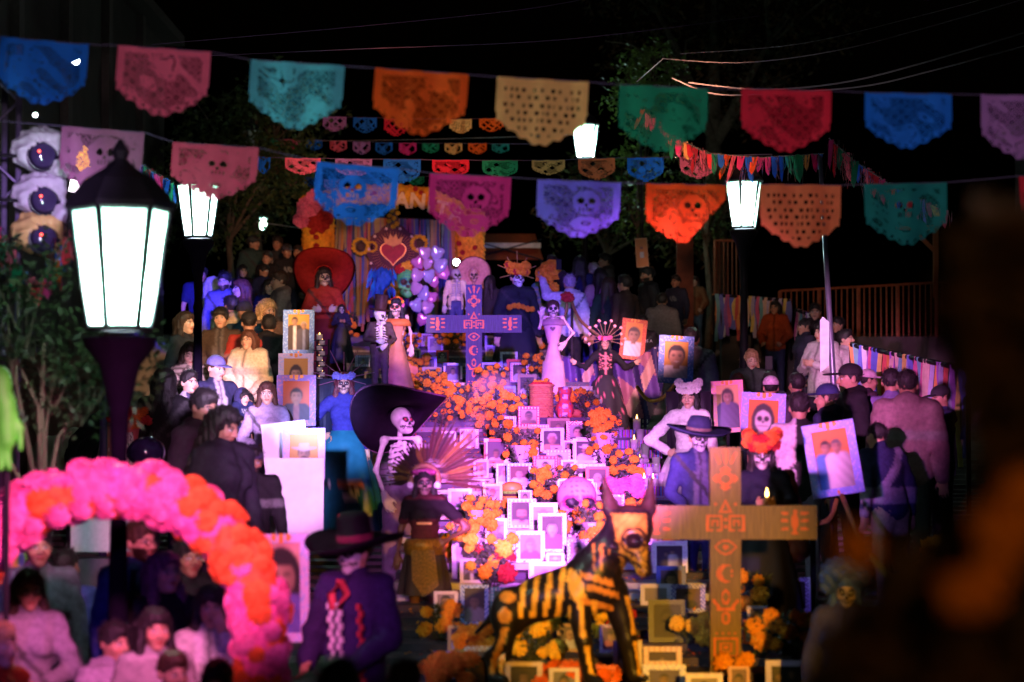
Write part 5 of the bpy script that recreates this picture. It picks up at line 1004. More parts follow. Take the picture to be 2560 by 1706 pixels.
# ------------------------------------------------------------------ wooden crosses with painted signs
def glyphs(x, y):
    """True where the orange signs lie; x from the axis, y down from the top, in bar widths"""
    ax = np.abs(x); m = np.zeros(x.shape, bool)
    def seg(x0, y0, x1, y1, t0, t1=None):
        t1 = t0 if t1 is None else t1; dx, dy = x1 - x0, y1 - y0; t = np.clip(((ax - x0) * dx + (y - y0) * dy) / (dx * dx + dy * dy), 0, 1)
        return np.hypot(ax - x0 - t * dx, y - y0 - t * dy) < t0 + (t1 - t0) * t
    m |= seg(0, .14, 0, .48, .09, .045) | seg(.32, .22, .20, .50, .05, .035)
    r = np.hypot(x, y - 1.02); m |= np.abs(r - .20) < .045
    for a in range(4):
        c, s = round(math.cos(a * math.pi / 2)), round(math.sin(a * math.pi / 2)); u = x * c + (y - 1.02) * s; v = np.abs(-x * s + (y - 1.02) * c)
        m |= (u > .27) & (u < .40) & (v < (.42 - u) * 1.1) | (u > .26) & (u < .31) & (v < .16)
    t = (y > 1.68) & (y < 2.12) & (ax < (y - 1.68) * .52); t2 = (y > 1.82) & (y < 2.06) & (ax < (y - 1.82) * .48); m |= t & ~t2
    m |= np.hypot(ax - .33, y - 1.86) < .05
    z = y - 2.47; bx = ax - .36
    m |= (np.abs(bx) < .27) & (np.abs(z) < .27) & ~((np.abs(bx) < .19) & (np.abs(z) < .19)) & ~((z > .1) & (np.abs(bx) < .05)) | (np.abs(bx) < .11) & (np.abs(z) < .11) & ~((np.abs(bx) < .05) & (z > -.05)) | (ax < .06) & (np.abs((z * 4.2) % 1 - .5) < .24) & (np.abs(z) < .26)
    e = np.abs(y - 3.25) - .22 * np.clip(1 - (x / .34) ** 2, 0, 1); m |= (np.abs(e) < .035) & (ax < .36) | (np.hypot(x, y - 3.25) < .09)
    m |= (np.hypot(x, y - 4.1) < .30) & (np.hypot(x - .12, y - 4.1) > .24) | (np.hypot(x - .2, np.abs(y - 4.1) - .08) < .045)
    z = y - 5.15
    m |= (np.abs(np.hypot(x * 1.7, z + .28) - .2) < .05) & (z < 0) | seg(.40, 4.98, .18, 5.25, .05) | (np.abs(z - .12 + .25 * x * x) < .05) & (ax < .3) | (np.abs(np.hypot(x * 1.5, z - .40) - .17) < .045)
    z = y - 6.5
    for q in (.40, .2): m |= (np.maximum(ax, np.abs(z) * 1.25) < q) & (np.maximum(ax, np.abs(z) * 1.25) > q - .07)
    m |= (ax < .06) & (np.abs(z) < .05) | (np.abs((x * 5) % 1 - .5) < .22) & (np.abs(z + .46) < .035) & (ax < .42)
    b = ax - 2.25; z = y - 2.42
    m |= ((b / .12) ** 2 + (z / .26) ** 2 < 1) | (np.hypot(b - .02, z + .32) < .075) | (np.abs(b) < (z - .2) * .6) & (z < .42) & (z > .2)
    for q in (-.26, -.02, .22): m |= (np.abs(z - q - .12 * np.sign(q) * (np.abs(b) - .2)) < .045) & (np.abs(b) > .2) & (np.abs(b) < .46)
    return m
WOODM, _n, _l, _p = _nodes('painted_wood'); _c = _n.new('ShaderNodeTexCoord'); _g = _n.new('ShaderNodeMapping'); _g.inputs['Scale'].default_value = (38, 38, 3); _l.new(_c.outputs['Object'], _g.inputs[0])
_z = _n.new('ShaderNodeTexNoise'); _z.inputs['Scale'].default_value = 2.2; _z.inputs['Detail'].default_value = 6; _l.new(_g.outputs[0], _z.inputs['Vector']); _r = _n.new('ShaderNodeMapRange'); _r.inputs[1].default_value = .3; _r.inputs[2].default_value = .7; _r.inputs[3].default_value = .62; _r.inputs[4].default_value = 1.15; _l.new(_z.outputs[0], _r.inputs[0])
_a = _n.new('ShaderNodeAttribute'); _a.attribute_name = 'Col'; _x = _n.new('ShaderNodeMix'); _x.data_type = 'RGBA'; _x.blend_type = 'MULTIPLY'; _x.inputs[0].default_value = 1; _l.new(_a.outputs['Color'], _x.inputs[6]); _l.new(_r.outputs[0], _x.inputs[7]); _l.new(_x.outputs[2], _p.inputs['Base Color']); _p.inputs['Roughness'].default_value = .65
_b = _n.new('ShaderNodeBump'); _b.inputs['Strength'].default_value = .5; _b.inputs['Distance'].default_value = .01; _l.new(_z.outputs[0], _b.inputs['Height']); _l.new(_b.outputs[0], _p.inputs['Normal'])
def cross(label, pxc, py0, py1, w, d, c, sg, gz=None):
    p = W(pxc, py1, d); s = d / F; ww = w * s; hh = (py1 - py0) * s; n = hh / ww; H = 7.6
    t = empty('wooden_cross', p, 0, 1, label, 'cross'); K = 15
    def cf(u0, u1, y0, y1):
        def fn(u, v):
            x = u0 + (u1 - u0) * u; y = y1 + (y0 - y1) * v; C = np.tile(np.array(c, np.float32), u.shape + (1,)); C[glyphs(x, y)] = sg; return C
        return fn
    m = WOODM
    obj('shaft', sheet(ww, hh, K * 2, int(K * 2 * n), m, cf(-.5, .5, 0, n), thick=.11), t, (0, -.11, 0))
    obj('crossbar', sheet(5.95 * ww, 1.1 * ww, int(K * 2 * 5.95), int(K * 2 * 1.1), m, cf(-2.97, 2.97, 1.9, 3.0), thick=.112), t, (0, -.1135, hh - 3.0 * ww))
    return t
cross('violet-blue wooden cross with orange painted signs in the middle of the altar', 1185, 713, 1000, 40, 29.4, (.045, .03, .085), (.75, .15, .04))
cross('ochre wooden cross with orange painted signs in the right foreground', 1811, 1121, 1690, 76, 14.5, (.15, .095, .022), (.50, .10, .010))
# ------------------------------------------------------------------ flower arch in the left foreground
def arch():
    d = 11.4; c = W(272, 1560, d); s = d / F; rx, rz = 376 * s, 336 * s
    t = empty('flower_arch', (c.x, d, G(d)), 0, 1, 'big blurred arch of orange and pink flowers at lower left', 'flower arch'); z0 = c.z - G(d); rnd = random.Random(3)
    path = [(-rx, 0, z) for z in np.arange(.15, z0, .12)] + [(-rx * math.cos(a), 0, z0 + rz * math.sin(a)) for a in np.linspace(0, math.pi, 17)] + [(rx, 0, z) for z in np.arange(z0 - .12, .1, -.12)]
    pk = lambda P: np.where((np.sin(P[:, 0] * 9 + P[:, 2] * 7) + np.sin(P[:, 2] * 13 - P[:, 0] * 5) > -.25)[:, None], np.array((.75, .10, .28)), np.array((.75, .11, .02)))
    pl_ = [(-rx, 0, 0)] + path[::2] + [(rx, 0, 0)]
    blob('petal_core', [cap(a, b, .118, k=.03) for a, b in zip(pl_, pl_[1:])], .026, M(None, .8, noise=.4, scale=30), t, pk, noise=lambda x, y, z: .016 * np.sin(x * 95 + 3 * np.sin(z * 50)) * np.sin(z * 90 + y * 60) + .012 * np.sin(x * 170 + z * 140 + y * 120), smooth=False)
    n = 0
    for i, p in enumerate(path):
        p = Vector(p); a = Vector(path[max(i - 1, 0)]); b = Vector(path[min(i + 1, len(path) - 1)]); tg = (b - a).normalized(); nn = tg.cross(Vector((0, 1, 0)))
        pink = math.sin(i * 1.05) + math.sin(i * .43 + 1)
        for q in range(7):
            w = math.pi * (q / 6 * 1.25 - .125) + rnd.uniform(-.15, .15); dr = nn * math.cos(w) + Vector((0, -1, 0)) * math.sin(w)
            kd = MPK if pink + rnd.uniform(-1.1, 1.1) > -.35 else MOR
            f = obj('flower', rnd.choice(kd), t, p + dr * .118 + tg * rnd.uniform(-.06, .06)); r = rnd.uniform(.028, .056); f.scale = (r, r, r)
            f.rotation_euler = dr.to_track_quat('Z', 'Y').to_euler(); n += 1
    return n
arch()
# ------------------------------------------------------------------ costumed figures, paper skeletons and the hound
GC = 'costumed and skeleton figures of the altar'
def gown(col, r1=.42, z0=1.06, z1=.0, r0=.13, rough=.8, n=9, name='skirt', paintfn=None, mid=.55, fold=.13):
    def fn(rt):
        N = 72; K = 16; V = []; Fq = []
        for i in range(K):
            t = i / (K - 1); r = r0 + (r1 - r0) * t ** mid
            for q in range(N):
                a = 2 * math.pi * q / N; k = 1 + fold * t * math.sin(n * a + 1.3 * math.sin(2 * a) + .6 * t); V.append((r * k * math.cos(a), r * k * math.sin(a) * .85, z0 + (z1 - z0) * t))
        for i in range(K - 1):
            for q in range(N): Fq.append((i * N + q, (i + 1) * N + q, (i + 1) * N + (q + 1) % N, i * N + (q + 1) % N))
        V = np.array(V); C = np.tile(np.array(col, np.float32), (len(V), 1))
        if paintfn: C = paintfn(V, C)
        obj(name, npmesh(V, Fq, M(None, rough, noise=.15, scale=12, spec=.5), C), rt)
    return fn
def crown(P, kinds, n=16, r=.095, fr=.034, z=.075, rays=0, rl=.22, rc=(.5, .3, .1), tip=None, arc=200, name='flower_crown', rows=1, tilt=.4):
    c = empty(name, P['hc'], 0, 1, parent=P['rt']); rnd = random.Random(n)
    for k in range(rows):
        for q in range(n):
            a = R(-90 - arc / 2 + arc * q / (n - 1)); v = P['Rh'] @ np.array((math.cos(a) * (r + .012 * k), math.sin(a) * (r + .02) * .95, z + tilt * .06 + k * fr * 1.5 + .02 * math.sin(a)))
            f = flw(c, kinds, v, fr * rnd.uniform(.8, 1.2), 'flower', rnd)
    if rays:
        for q in range(rays):
            m = MB(); ts = MB()
            a = R(-15 + 210 * q / (rays - 1)); L = rl * (1 if q % 2 else .78)
            d_ = np.array((math.cos(a), 0, math.sin(a))); p0 = P['Rh'] @ (d_ * .09 + (0, .0, .06)); p1 = P['Rh'] @ (d_ * (.1 + L) + (0, .01, .06)); m.tube([p0, p1], .0045, 4); m.build('ray', M(rc, .4, metal=.3), c)
            if tip: ts.leaf(p1 - P['Rh'] @ np.array((.03, 0, .0)), .06, .05, (1, 0, .2), (0, 1, 0)); ts.leaf(p1 - P['Rh'] @ np.array((0, 0, .03)), .06, .05, (.2, 0, 1), (0, 1, 0)); ts.build('butterfly_tip', M(tip, .6), c)
    return c
def lathe_hat(P, prof, col, name='hat', z=.075, tilt=(0, 0), wave=.0, n=40, band=None, rough=.75):
    def build(pr, nm, c):
        V = []; Fq = []
        for r, zz in pr:
            for q in range(n): a = 2 * math.pi * q / n; V.append((r * math.cos(a), r * math.sin(a), zz + (wave * math.cos(2 * a) * max(r - .12, 0) / .3)))
        for i in range(len(pr) - 1):
            for q in range(n): Fq.append((i * n + q, i * n + (q + 1) % n, (i + 1) * n + (q + 1) % n, (i + 1) * n + q))
        Rm = P['Rh'] @ Rx(tilt[0]) @ Ry(tilt[1]); V = np.array(V) * P['hs'] @ Rm.T + P['hc'] + P['Rh'] @ np.array((0, .01, z)) * P['hs']
        return obj(nm, npmesh(V, Fq, M(c, rough, noise=.25, scale=20, spec=.06), None), P['rt'])
    build(prof, name, col)
    if band: build([(r * 1.03, zz) for r, zz in band[0]], 'hat_band', band[1])
def veil(P, col, w=.5, L=1.1, y=.11, trans=.3):
    m = sheet(w, L, 24, 20, M(col, .7, noise=.15, trans=trans), bend=lambda u, v: .09 * np.sin(u * 22 + 2 * v) * (1 - v) - .17 * (np.abs(u - .5) * 2) ** 2 * (v)); o = obj('veil', m, P['rt'], tuple(P['hc'] + np.array((0, y, .06 - L)))); return o
PURP = (.05, .03, .12)
# lady in blue with a teal skirt
def teal(V, C):
    x, y, z = V.T; f = y < 0
    for cx, cz, r in ((.12, .42, .085), (-.16, .50, .05)):
        C[f & (((x - cx) / r) ** 2 + ((z - cz) / (r * 1.15)) ** 2 < 1)] = (.62, .6, .62); C[f & (np.hypot(np.abs(x - cx) - r * .4, z - cz - .01) < r * .26)] = (.01, .01, .02)
        C[f & (((x - cx) / (r * 1.5)) ** 2 + ((z - cz - r * 1.05) / (r * .35)) ** 2 < 1)] = (.55, .14, .03)
    return C
b1 = person('catrina with blue flower crown, blue bodice and long teal satin skirt', 860, 934, 24.2, -6, 8, 0, True, 1, ('long', (.06, .012, .02), 1.4, (.16, .03, .05)), top=((.03, .03, .20),), skirt=gown((.015, .13, .18), .44, 1.08, rough=.28, n=8, paintfn=teal), arms='hip', arms2='down', group=GC, paint='face', style=dict(bone=(.42, .26, .22), dark=(.03, .01, .03)))
crown(b1, MBL, 14, .09, .036, .07, 9, .24, (.25, .10, .2)); veil(b1, (.015, .02, .05), .62, 1.25, .13)
# lady in white
b2 = person('young catrina in a white long-sleeved dress with hand on hip', 1722, 966, 22.4, -8, -8, 6, True, 0, ('long', BLK, 1.0), top=((.66, .58, .62),), skirt=gown((.62, .54, .58), .50, 1.06, rough=.7, n=11), arms='hip', arms2='down', group=GC, closed=True)
crown(b2, MWH, 13, .092, .038, .07, rows=2); veil(b2, (.02, .012, .025), .46, .85, .11)
# girl with butterfly wings
b3 = person('girl in a black skeleton-print dress with outstretched wings', 1513, 842, 31.0, 0, -5, 0, True, 0, ('long', BLK, .4), top=(BLACKC, 'bones', (.62, .20, .20)), skirt=gown((.015, .012, .016), .42, 1.04, n=8, paintfn=lambda V, C: np.where(((np.sin(V[:, 0] * 41 + V[:, 2] * 13) * np.sin(V[:, 2] * 37 + V[:, 1] * 23)) > .88)[:, None], np.array((.6, .12, .2)), C)), arms=((.36, -.02, 1.16), (.50, -.10, 1.24)), group=GC, closed=True, lines=True)
crown(b3, [MRD[0], MPK[0], MPK[1]], 14, .09, .032, .075, 13, .24, (.5, .3, .2), (.7, .35, .3))
def wing(u, v):
    C = np.tile(np.array((.035, .022, .12), np.float32), u.shape + (1,)); t = np.abs(np.sin(u * 9 + 3 * v)); a = (v > .12) & (v < .86) & (u > .12) & (u < .9); b = a & (t > .42)
    C[b] = (.42, .16, .24); C[b & (np.sin(u * 5 + v * 9) > .1)] = (.13, .06, .32); C[b & (np.sin(u * 7 - v * 5) > .8)] = (.62, .36, .32)
    e = ~a & (np.hypot((u * 16) % 1 - .5, (v * 16) % 1 - .5) < .22); C[e] = (.6, .55, .55); return C
for sx, outl in ((-1, [(.0, 1.22), (.40, 1.24), (.86, 1.42), (.90, 1.1), (.74, .58), (.44, .22), (.1, .5)]), (1, [(.0, 1.22), (.50, 1.30), (1.02, 1.64), (1.10, 1.2), (.92, .60), (.70, .11), (.2, .5)])):
    xs_ = [p[0] for p in outl]; w_ = max(xs_); h0, h1 = .1, 1.65
    def inside(u, v, O=outl, w_=w_, sx=sx):
        x = u * w_ if sx > 0 else (1 - u) * w_; z = h0 + (h1 - h0) * v; c = np.zeros(u.shape, bool)
        for (x0, z0), (x1, z1) in zip(O, O[1:] + O[:1]):
            c ^= ((z0 > z) != (z1 > z)) & (x < (x1 - x0) * (z - z0) / (z1 - z0 + 1e-9) + x0)
        return c
    obj('wing', sheet(w_, h1 - h0, 60, 80, M(None, .6, noise=.15, scale=8, trans=.35), wing, inside, bend=lambda u, v: .05 * np.sin(u * 26 + v * 4)), b3['rt'], (sx * w_ / 2, -.03 if sx < 0 else .05, h0))
# paper skeletons ---------------------------------------------------------
def bones(arms, arms2=None, legs=True, ribs=6):
    P = [cap((0, .03, 1.02), (0, .035, 1.46), .020, .017, k=.01), ell((0, .01, .96), (.11, .06, .06), k=.03), cap((-.15, 0, 1.41), (.15, 0, 1.41), .016, k=.02), cap((0, -.085, 1.16), (0, -.09, 1.37), .018, .02, k=.01)]
    for i in range(ribs):
        z = 1.37 - i * .048; rx = .095 + .032 * math.sin((i + 1) / ribs * 2.4)
        pts = [(rx * math.sin(a), .03 - .0 + (-.115 if a < 1.57 else -.115) * (1 - math.cos(a)) / 2, z - .035 * math.sin(a)) for a in np.linspace(0, 3.0, 7)]
        for s in (-1, 1):
            for p, q in zip(pts, pts[1:]): P.append(cap((s * p[0], p[1], p[2]), (s * q[0], q[1], q[2]), .0125, k=.012))
    J = []
    for s, nm in ((-1, arms), (1, arms2 or arms)):
        e, w = ARMS[nm] if isinstance(nm, str) else nm; a = np.array((s * .17, 0, 1.39)); e = np.array((s * e[0], e[1], e[2])); w = np.array((s * w[0], w[1], w[2])); J.append((e, w))
        P += [ell(a, (.042, .042, .045), k=.02), cap(a, e, .026, .022, k=.02), ell(e, (.032, .032, .034), k=.015), cap(e, w, .020, .018, k=.015), ell(w, (.026, .026, .028), k=.01)]
    if legs:
        for s in (-1, 1): P += [cap((s * .085, 0, .93), (s * .09, -.01, .5), .03, .026, k=.02), ell((s * .09, -.01, .49), (.042, .042, .04), k=.02), cap((s * .09, 0, .48), (s * .095, .02, .08), .026, .02, k=.02), cap((s * .095, .03, .035), (s * .10, -.12, .025), .03, .024, k=.02)]
    return P, J
def skeleton(label, px, py, d, zg, face=0, ht=0, pitch=0, arms='down', arms2=None, col=(.70, .66, .62), legs=True, hs=1.15, cell=.021, st=None, extra=None, cat='skeleton figure', group=GC, nohand=False, name='skeleton_figure', neck=True):
    p0 = W(px, py, d); H = p0.z - zg; s = H / 1.70
    rt = empty(name, (p0.x, d, zg), R(face), s, label, cat, group); hc = np.array((0, -.02, 1.70 - .114 * hs)); Rh = Rz(ht) @ Rx(pitch)
    B, J = bones(arms, arms2, legs); B = B + xf(head_prims(True, True), Rh, hs, hc) + [cap((0, .03, 1.44), hc + Rh @ np.array((0, .02, -.05)), .024, .022, k=.015)]
    if extra: B += extra
    P, Fq = nets(B, cell, (hc, .15 * hs, min(max(.0062, d * .0003), .010) / s)); Q = (P - hc) @ Rh / hs; C = np.tile(np.array(col, np.float32), (len(P), 1)); near = (np.abs(Q) < .14).all(1)
    C[near] = face_paint(Q[near], dict(skin=col, paint='skull', bone=col, **(st or {})))
    Vs, Fs, Cs = [P], [Fq], [C]; nb = len(P)
    if not nohand:
        for i, q in ((0, -1), (1, 1)):
            e, w = J[i]; D = w - e; D = D / np.linalg.norm(D); zz = -D; yy = np.array((0, 1, .0)) - zz * zz[1]
            if np.linalg.norm(yy) < .2: yy = np.array((0, .3, 1.)) - zz * (zz @ np.array((0, .3, 1.)))
            yy /= np.linalg.norm(yy); xx = np.cross(yy, zz); Rm = np.stack([xx * (1 if q < 0 else -1), yy, zz], 1) * 1.25; hv = HAND[0] @ Rm.T + w
            Vs.append(hv); Fs.append((HAND[1] if q < 0 else HAND[1][:, ::-1]) + nb); Cs.append(np.tile(np.array(col, np.float32), (len(hv), 1))); nb += len(hv)
    obj('bones', npmesh(np.vstack(Vs), np.vstack(Fs), M(None, .6, noise=.15, scale=20), np.vstack(Cs)), rt)
    return dict(rt=rt, hc=hc, Rh=Rh, hs=hs, J=J, s=s)
def jacket(P, col, arms, open_=.05, hem=.72, name='jacket', sleeve=1, inf=.02, cell=.022):
    B = [ell((0, .02, 1.26), (.17 + inf, .115, .18)), ell((0, .02, 1.0), (.155 + inf, .115, .2), k=.06), cap((-.15, .01, 1.40), (.15, .01, 1.40), .055, k=.05), cap((0, .03, .95), (0, .03, hem), .16, .17, k=.05)]
    for s, (e, w) in zip((-1, 1), P['J']):
        B += [cap((s * .17, .0, 1.39), e, .058, .046, k=.03)] + ([cap(e, e + (w - e) * .85, .046, .042, k=.015)] if sleeve else [])
    blob(name, B, cell, M(col, .7, noise=.2, scale=20), P['rt'], noise=FOLD, clip=lambda x, y, z: np.maximum(hem - z, np.minimum(np.minimum(open_ + .35 * np.clip(1.4 - z, 0, 1) * .12 - np.abs(x), .02 - y), 1.45 - z)))
def pants(P, col, name='trousers'):
    B = [ell((0, .01, .92), (.14, .1, .1))]
    for s in (-1, 1): B += [cap((s * .08, 0, .9), (s * .09, -.01, .5), .085, .062, k=.03), cap((s * .09, -.01, .5), (s * .095, .02, .1), .062, .06, k=.02)]
    blob(name, B, .025, M(col, .75, noise=.2, scale=20), P['rt'], noise=FOLD, clip=lambda x, y, z: z - 1.0)
s1 = skeleton('tall paper skeleton wearing a huge tilted dark sombrero', 1003, 1018, 19.6, G(19.6), 25, 20, -4, ((.24, .03, 1.12), (.20, -.10, .88)), 'chest', (.62, .52, .56), st=dict(eyes=(.5, .02, .08)), hs=1.12)
blob('trousers', [ell((0, .01, .92), (.15, .1, .12)), cap((-.08, 0, .9), (-.1, 0, .06), .1, .09, k=.03), cap((.08, 0, .9), (.1, 0, .06), .1, .09, k=.03)], .025, M((.22, .13, .24), .8, noise=.3), s1['rt'], noise=FOLD)
lathe_hat(s1, [(.02, .22), (.08, .21), (.11, .10), (.13, .02), (.28, .0), (.40, .04), (.41, .055), (.395, .05), (.28, .016), (.12, .03)], (.012, .005, .014), z=.035, tilt=(-33, 12), wave=.12, n=48, band=([(.380, .038), (.398, .056), (.395, .04)], (.30, .12, .26)))
# groom and bride
gz = on_altar(955, 1008)
ga = (((.27, .0, 1.15), (.10, -.28, 1.10)), ((.25, -.08, 1.15), (.02, -.27, 1.02)))
s2 = skeleton('paper skeleton groom in a dark suit and tall top hat', 950, 770, gz.y, gz.z, 18, 30, 8, ga[0], ga[1], (.68, .60, .54), hs=1.30)
jacket(s2, (.055, .028, .022), ga, open_=.07, hem=.62); pants(s2, (.06, .03, .025))
lathe_hat(s2, [(.0, .21), (.088, .21), (.092, .20), (.080, .03), (.084, .01), (.15, .005), (.155, -.005), (.08, -.008)], (.05, .022, .018), z=.085, rough=.4)
s3 = skeleton('paper skeleton bride with painted skull face behind the groom', 992, 748, gz.y + .5, A(gz.y + .5), -8, -6, 0, 'belly', 'down', (.60, .42, .32), hs=1.28, st=dict(sugar=(.5, .08, .04)))
blob('hair', xf(hair_prims('long', .5), s3['Rh'], 1.28, s3['hc']), .013, HAIRM, s3['rt'], (.012, .010, .012), noise=strand)
m = MB().lathe([(.34, 0), (.26, .3), (.16, .75), (.10, .98), (.13, 1.15), (.19, 1.33), (.17, 1.36)], 26, fold=lambda a, k: .05 * math.sin(7 * a)); m.build('dress', M((.45, .20, .09), .7, noise=.3, scale=5), s3['rt'], True)
MB().lathe([(.245, 1.24), (.235, 1.30), (.20, 1.36)], 24, fold=lambda a, k: .08 * math.sin(12 * a)).build('shawl', M((.55, .16, .03), .7), s3['rt'], True)
for q in range(7): flw(s3['rt'], [MRD[0], MPK[0], MG[0]], s3['hc'] + np.array((.11 * math.cos(q * .5 - .2), -.02, .10 * math.sin(q * .5 - .2) + .06)), .035)
# paper lady in pink
lz = on_altar(1385, 992)
s4 = skeleton('tall pink papier-mache lady with a skull head, hand on hip', 1383, 752, lz.y, lz.z, -4, 4, 0, ((.24, -.12, 1.2), (.20, -.22, 1.42)), ((.36, .02, 1.12), (.21, -.06, .93)), (.66, .42, .38), legs=False, hs=1.36, cell=.020, extra=[cap((0, .02, 1.38), (0, .02, 1.50), .04, .03, k=.03)])
m = MB().lathe([(.26, 0), (.25, .05), (.21, .36), (.19, .60), (.155, .62), (.085, .92), (.13, 1.06), (.165, 1.20), (.185, 1.33), (.10, 1.38)], 30, fold=lambda a, k: .035 * math.sin(11 * a) * max(0, .5 - k) * 2, sy=.8); m.build('dress', M((.62, .36, .36), .65, noise=.2, scale=6), s4['rt'], True)
MB().lathe([(.225, 1.25), (.23, 1.29), (.19, 1.36)], 24, sy=.75).build('collar', M((.36, .16, .22), .7), s4['rt'], True)
MB().poly([(.05 * 16 * math.sin(t) ** 3 / 16, .046 * (13 * math.cos(t) - 5 * math.cos(2 * t) - 2 * math.cos(3 * t)) / 16) for t in np.linspace(0, 6.2, 22)], .02).build('heart', M((.14, .05, .08), .6), s4['rt'], loc=(0, -.165, 1.19))
blob('hair', xf(hair_prims('bun'), s4['Rh'], 1.36, s4['hc']), .014, HAIRM, s4['rt'], (.06, .02, .016), noise=strand)
MB().tube([(-.21, -.27, 1.50), (-.12, -.33, 1.56)], .008, 6).build('cigarette', M((.75, .72, .7), .6), s4['rt'])
# skeleton in a white jacket and little sombrero mask at the altar top
s5 = skeleton('small skeleton in an open white jacket at the altar top', 1140, 672, 36.0, A(36), 8, 12, 0, 'down', None, (.42, .40, .45), legs=True, hs=1.35)
jacket(s5, (.66, .58, .42), ('down', 'down'), open_=.09, hem=.8); pants(s5, (.05, .06, .2))
s6 = skeleton('skull mask under a round pink sombrero with a dark rim', 1184, 672, 37.6, G(37.6), 0, 6, 0, 'down', None, (.60, .36, .30), legs=True, hs=1.05)
lathe_hat(s6, [(.02, .12), (.10, .10), (.12, .0), (.27, .015), (.285, .03), (.27, .03), (.1, .02)], (.55, .28, .26), z=.03, tilt=(-72, 0), wave=.02, band=([(.262, .02), (.285, .034), (.29, .02)], (.05, .02, .02)))
m = MB().lathe([(.2, 0), (.17, .7), (.12, 1.0), (.17, 1.36), (.06, 1.42)], 16); m.build('robe', M((.10, .04, .05), .8), s6['rt'], True)
# costumed people and mannequins
b4 = person('front catrin with wide black hat, skull face and purple braided cape', 888, 1334, 12.9, -30, -12, 4, False, 1, ('short', BLK), top=((.03, .014, .08), 'coat'), bot=BLACKC, group=GC, paint='face', style=dict(bone=(.44, .42, .42)), arms='low', stout=.95)
lathe_hat(b4, [(.0, .17), (.07, .17), (.095, .14), (.105, .0), (.24, -.02), (.285, .015), (.288, .03), (.24, -.005), (.10, .01)], (.007, .004, .008), z=.065, tilt=(4, 0), wave=.05, band=([(.1, .0), (.104, .04), (.1, .05)], (.16, .02, .05)))
MB().box((-.06, -.03, .16), (.05, .03, .12)).build('hat_ornament', M((.65, .18, .14), .6), b4['rt'], loc=tuple(b4['hc']))
for x, c, w in ((-.055, (.62, .5, .56), .026), (.0, (.62, .5, .56), .026), (.14, (.5, .03, .05), .022)):
    m = MB()
    for q in range(14): m.box((x + (.012 if q % 2 else -.004), -.172 + .003 * q, 1.30 - q * .038), (w, .02, .034))
    m.build('braid', M(c, .7), b4['rt'])
m = MB(); m.tube([(0, -.15, 1.44), (-.05, -.17, 1.36), (-.03, -.17, 1.28)], .025, 6); m.tube([(0, -.15, 1.44), (.05, -.16, 1.37), (.0, -.17, 1.29)], .022, 6); m.build('bow_tie', M((.55, .05, .07), .7), b4['rt'], True)
b5 = person('catrin with wide dark-blue hat and skull face left of the near cross', 1747, 1062, 17.8, 8, 6, 6, False, 1, ('short', BLK), top=((.025, .03, .12), 'open', (.10, .09, .20)), bot=(.02, .02, .09), group=GC, paint='face', style=dict(bone=(.40, .38, .50)), arms='low')
lathe_hat(b5, [(.0, .13), (.08, .125), (.105, .07), (.108, .0), (.23, -.015), (.275, .012), (.278, .024), (.23, -.002), (.1, .01)], (.025, .025, .07), z=.06, tilt=(2, 3), wave=.03, band=([(.106, .0), (.109, .03), (.106, .035)], (.12, .08, .08)))
b6 = person('catrina in a rust shawl and red flower crown holding a candle', 1905, 1102, 16.4, 0, -4, 4, True, 1, ('long', BLK, 1.3), top=((.012, .012, .03),), skirt=gown((.014, .012, .03), .36, 1.05), group=GC, paint='face', style=dict(bone=(.50, .44, .46)), arms='chest')
crown(b6, [MRD[0], MRD[1], MOR[0]], 13, .1, .042, .07, rows=2)
blob('shawl', [cap((-.20, .04, 1.40), (-.27, .0, .85), .07, .11, k=.05), cap((.20, .04, 1.40), (.27, .0, .85), .07, .11, k=.05), cap((-.16, .07, 1.36), (.16, .07, 1.36), .08, k=.06)], .022, M((.14, .02, .012), .85, noise=.25), b6['rt'], noise=FOLD)
cdl = empty('candle', (b6['base'].x + .005, b6['base'].y - .30 * b6['s'], b6['base'].z + 1.20 * b6['s']), 0, 1, 'small lit candle in the hands of the rust-shawled catrina', 'candle')
MB().lathe([(.02, 0), (.02, .05), (.018, .055)], 12).build('wax', M((.6, .45, .3), .5), cdl, True)
MB().lathe([(.002, .055), (.012, .065), (.013, .08), (.006, .105), (.001, .12)], 10).build('flame', M((1, .55, .12), .5, noise=0, emit=14), cdl, True)
b7 = person('aztec dancer with skull face, feather headdress and gold belt', 1062, 1176, 16.6, -6, 8, 0, True, (.12, .055, .03), ('long', BLK, .5), top=((.010, .007, .010), 'blocks', (.07, .015, .02)), skirt=gown((.03, .018, .03), .24, 1.0, .52, .15, n=6), arms='down', arms2='hip', sleeve=.5, group=GC, paint='face', style=dict(bone=(.30, .19, .17)), hs=1.05)
hd = empty('headdress', b7['hc'], 0, 1, parent=b7['rt']); rnd = random.Random(5)
MB().tube([(.135 * math.cos(a), -.01, .135 * math.sin(a) + .03) for a in np.linspace(-.5, 3.64, 18)], .028, 8).build('halo', M((.22, .12, .05), .6, noise=.4, scale=40), hd, True)
MB().tube([(.10 * math.cos(a), -.07 + .02 * math.sin(a), .09 + .02 * math.sin(a)) for a in np.linspace(0, 3.14, 10)], .03, 8).build('brow_band', M((.30, .05, .16), .6, noise=.5, scale=50), hd, True)
for s in (-1, 1): MB().lathe([(.03, 0), (.03, .015)], 14).build('ear_disc', M((.75, .7, .75), .25, metal=.6), hd, loc=(s * .13, -.05, -.02), rot=(R(90), 0, 0))
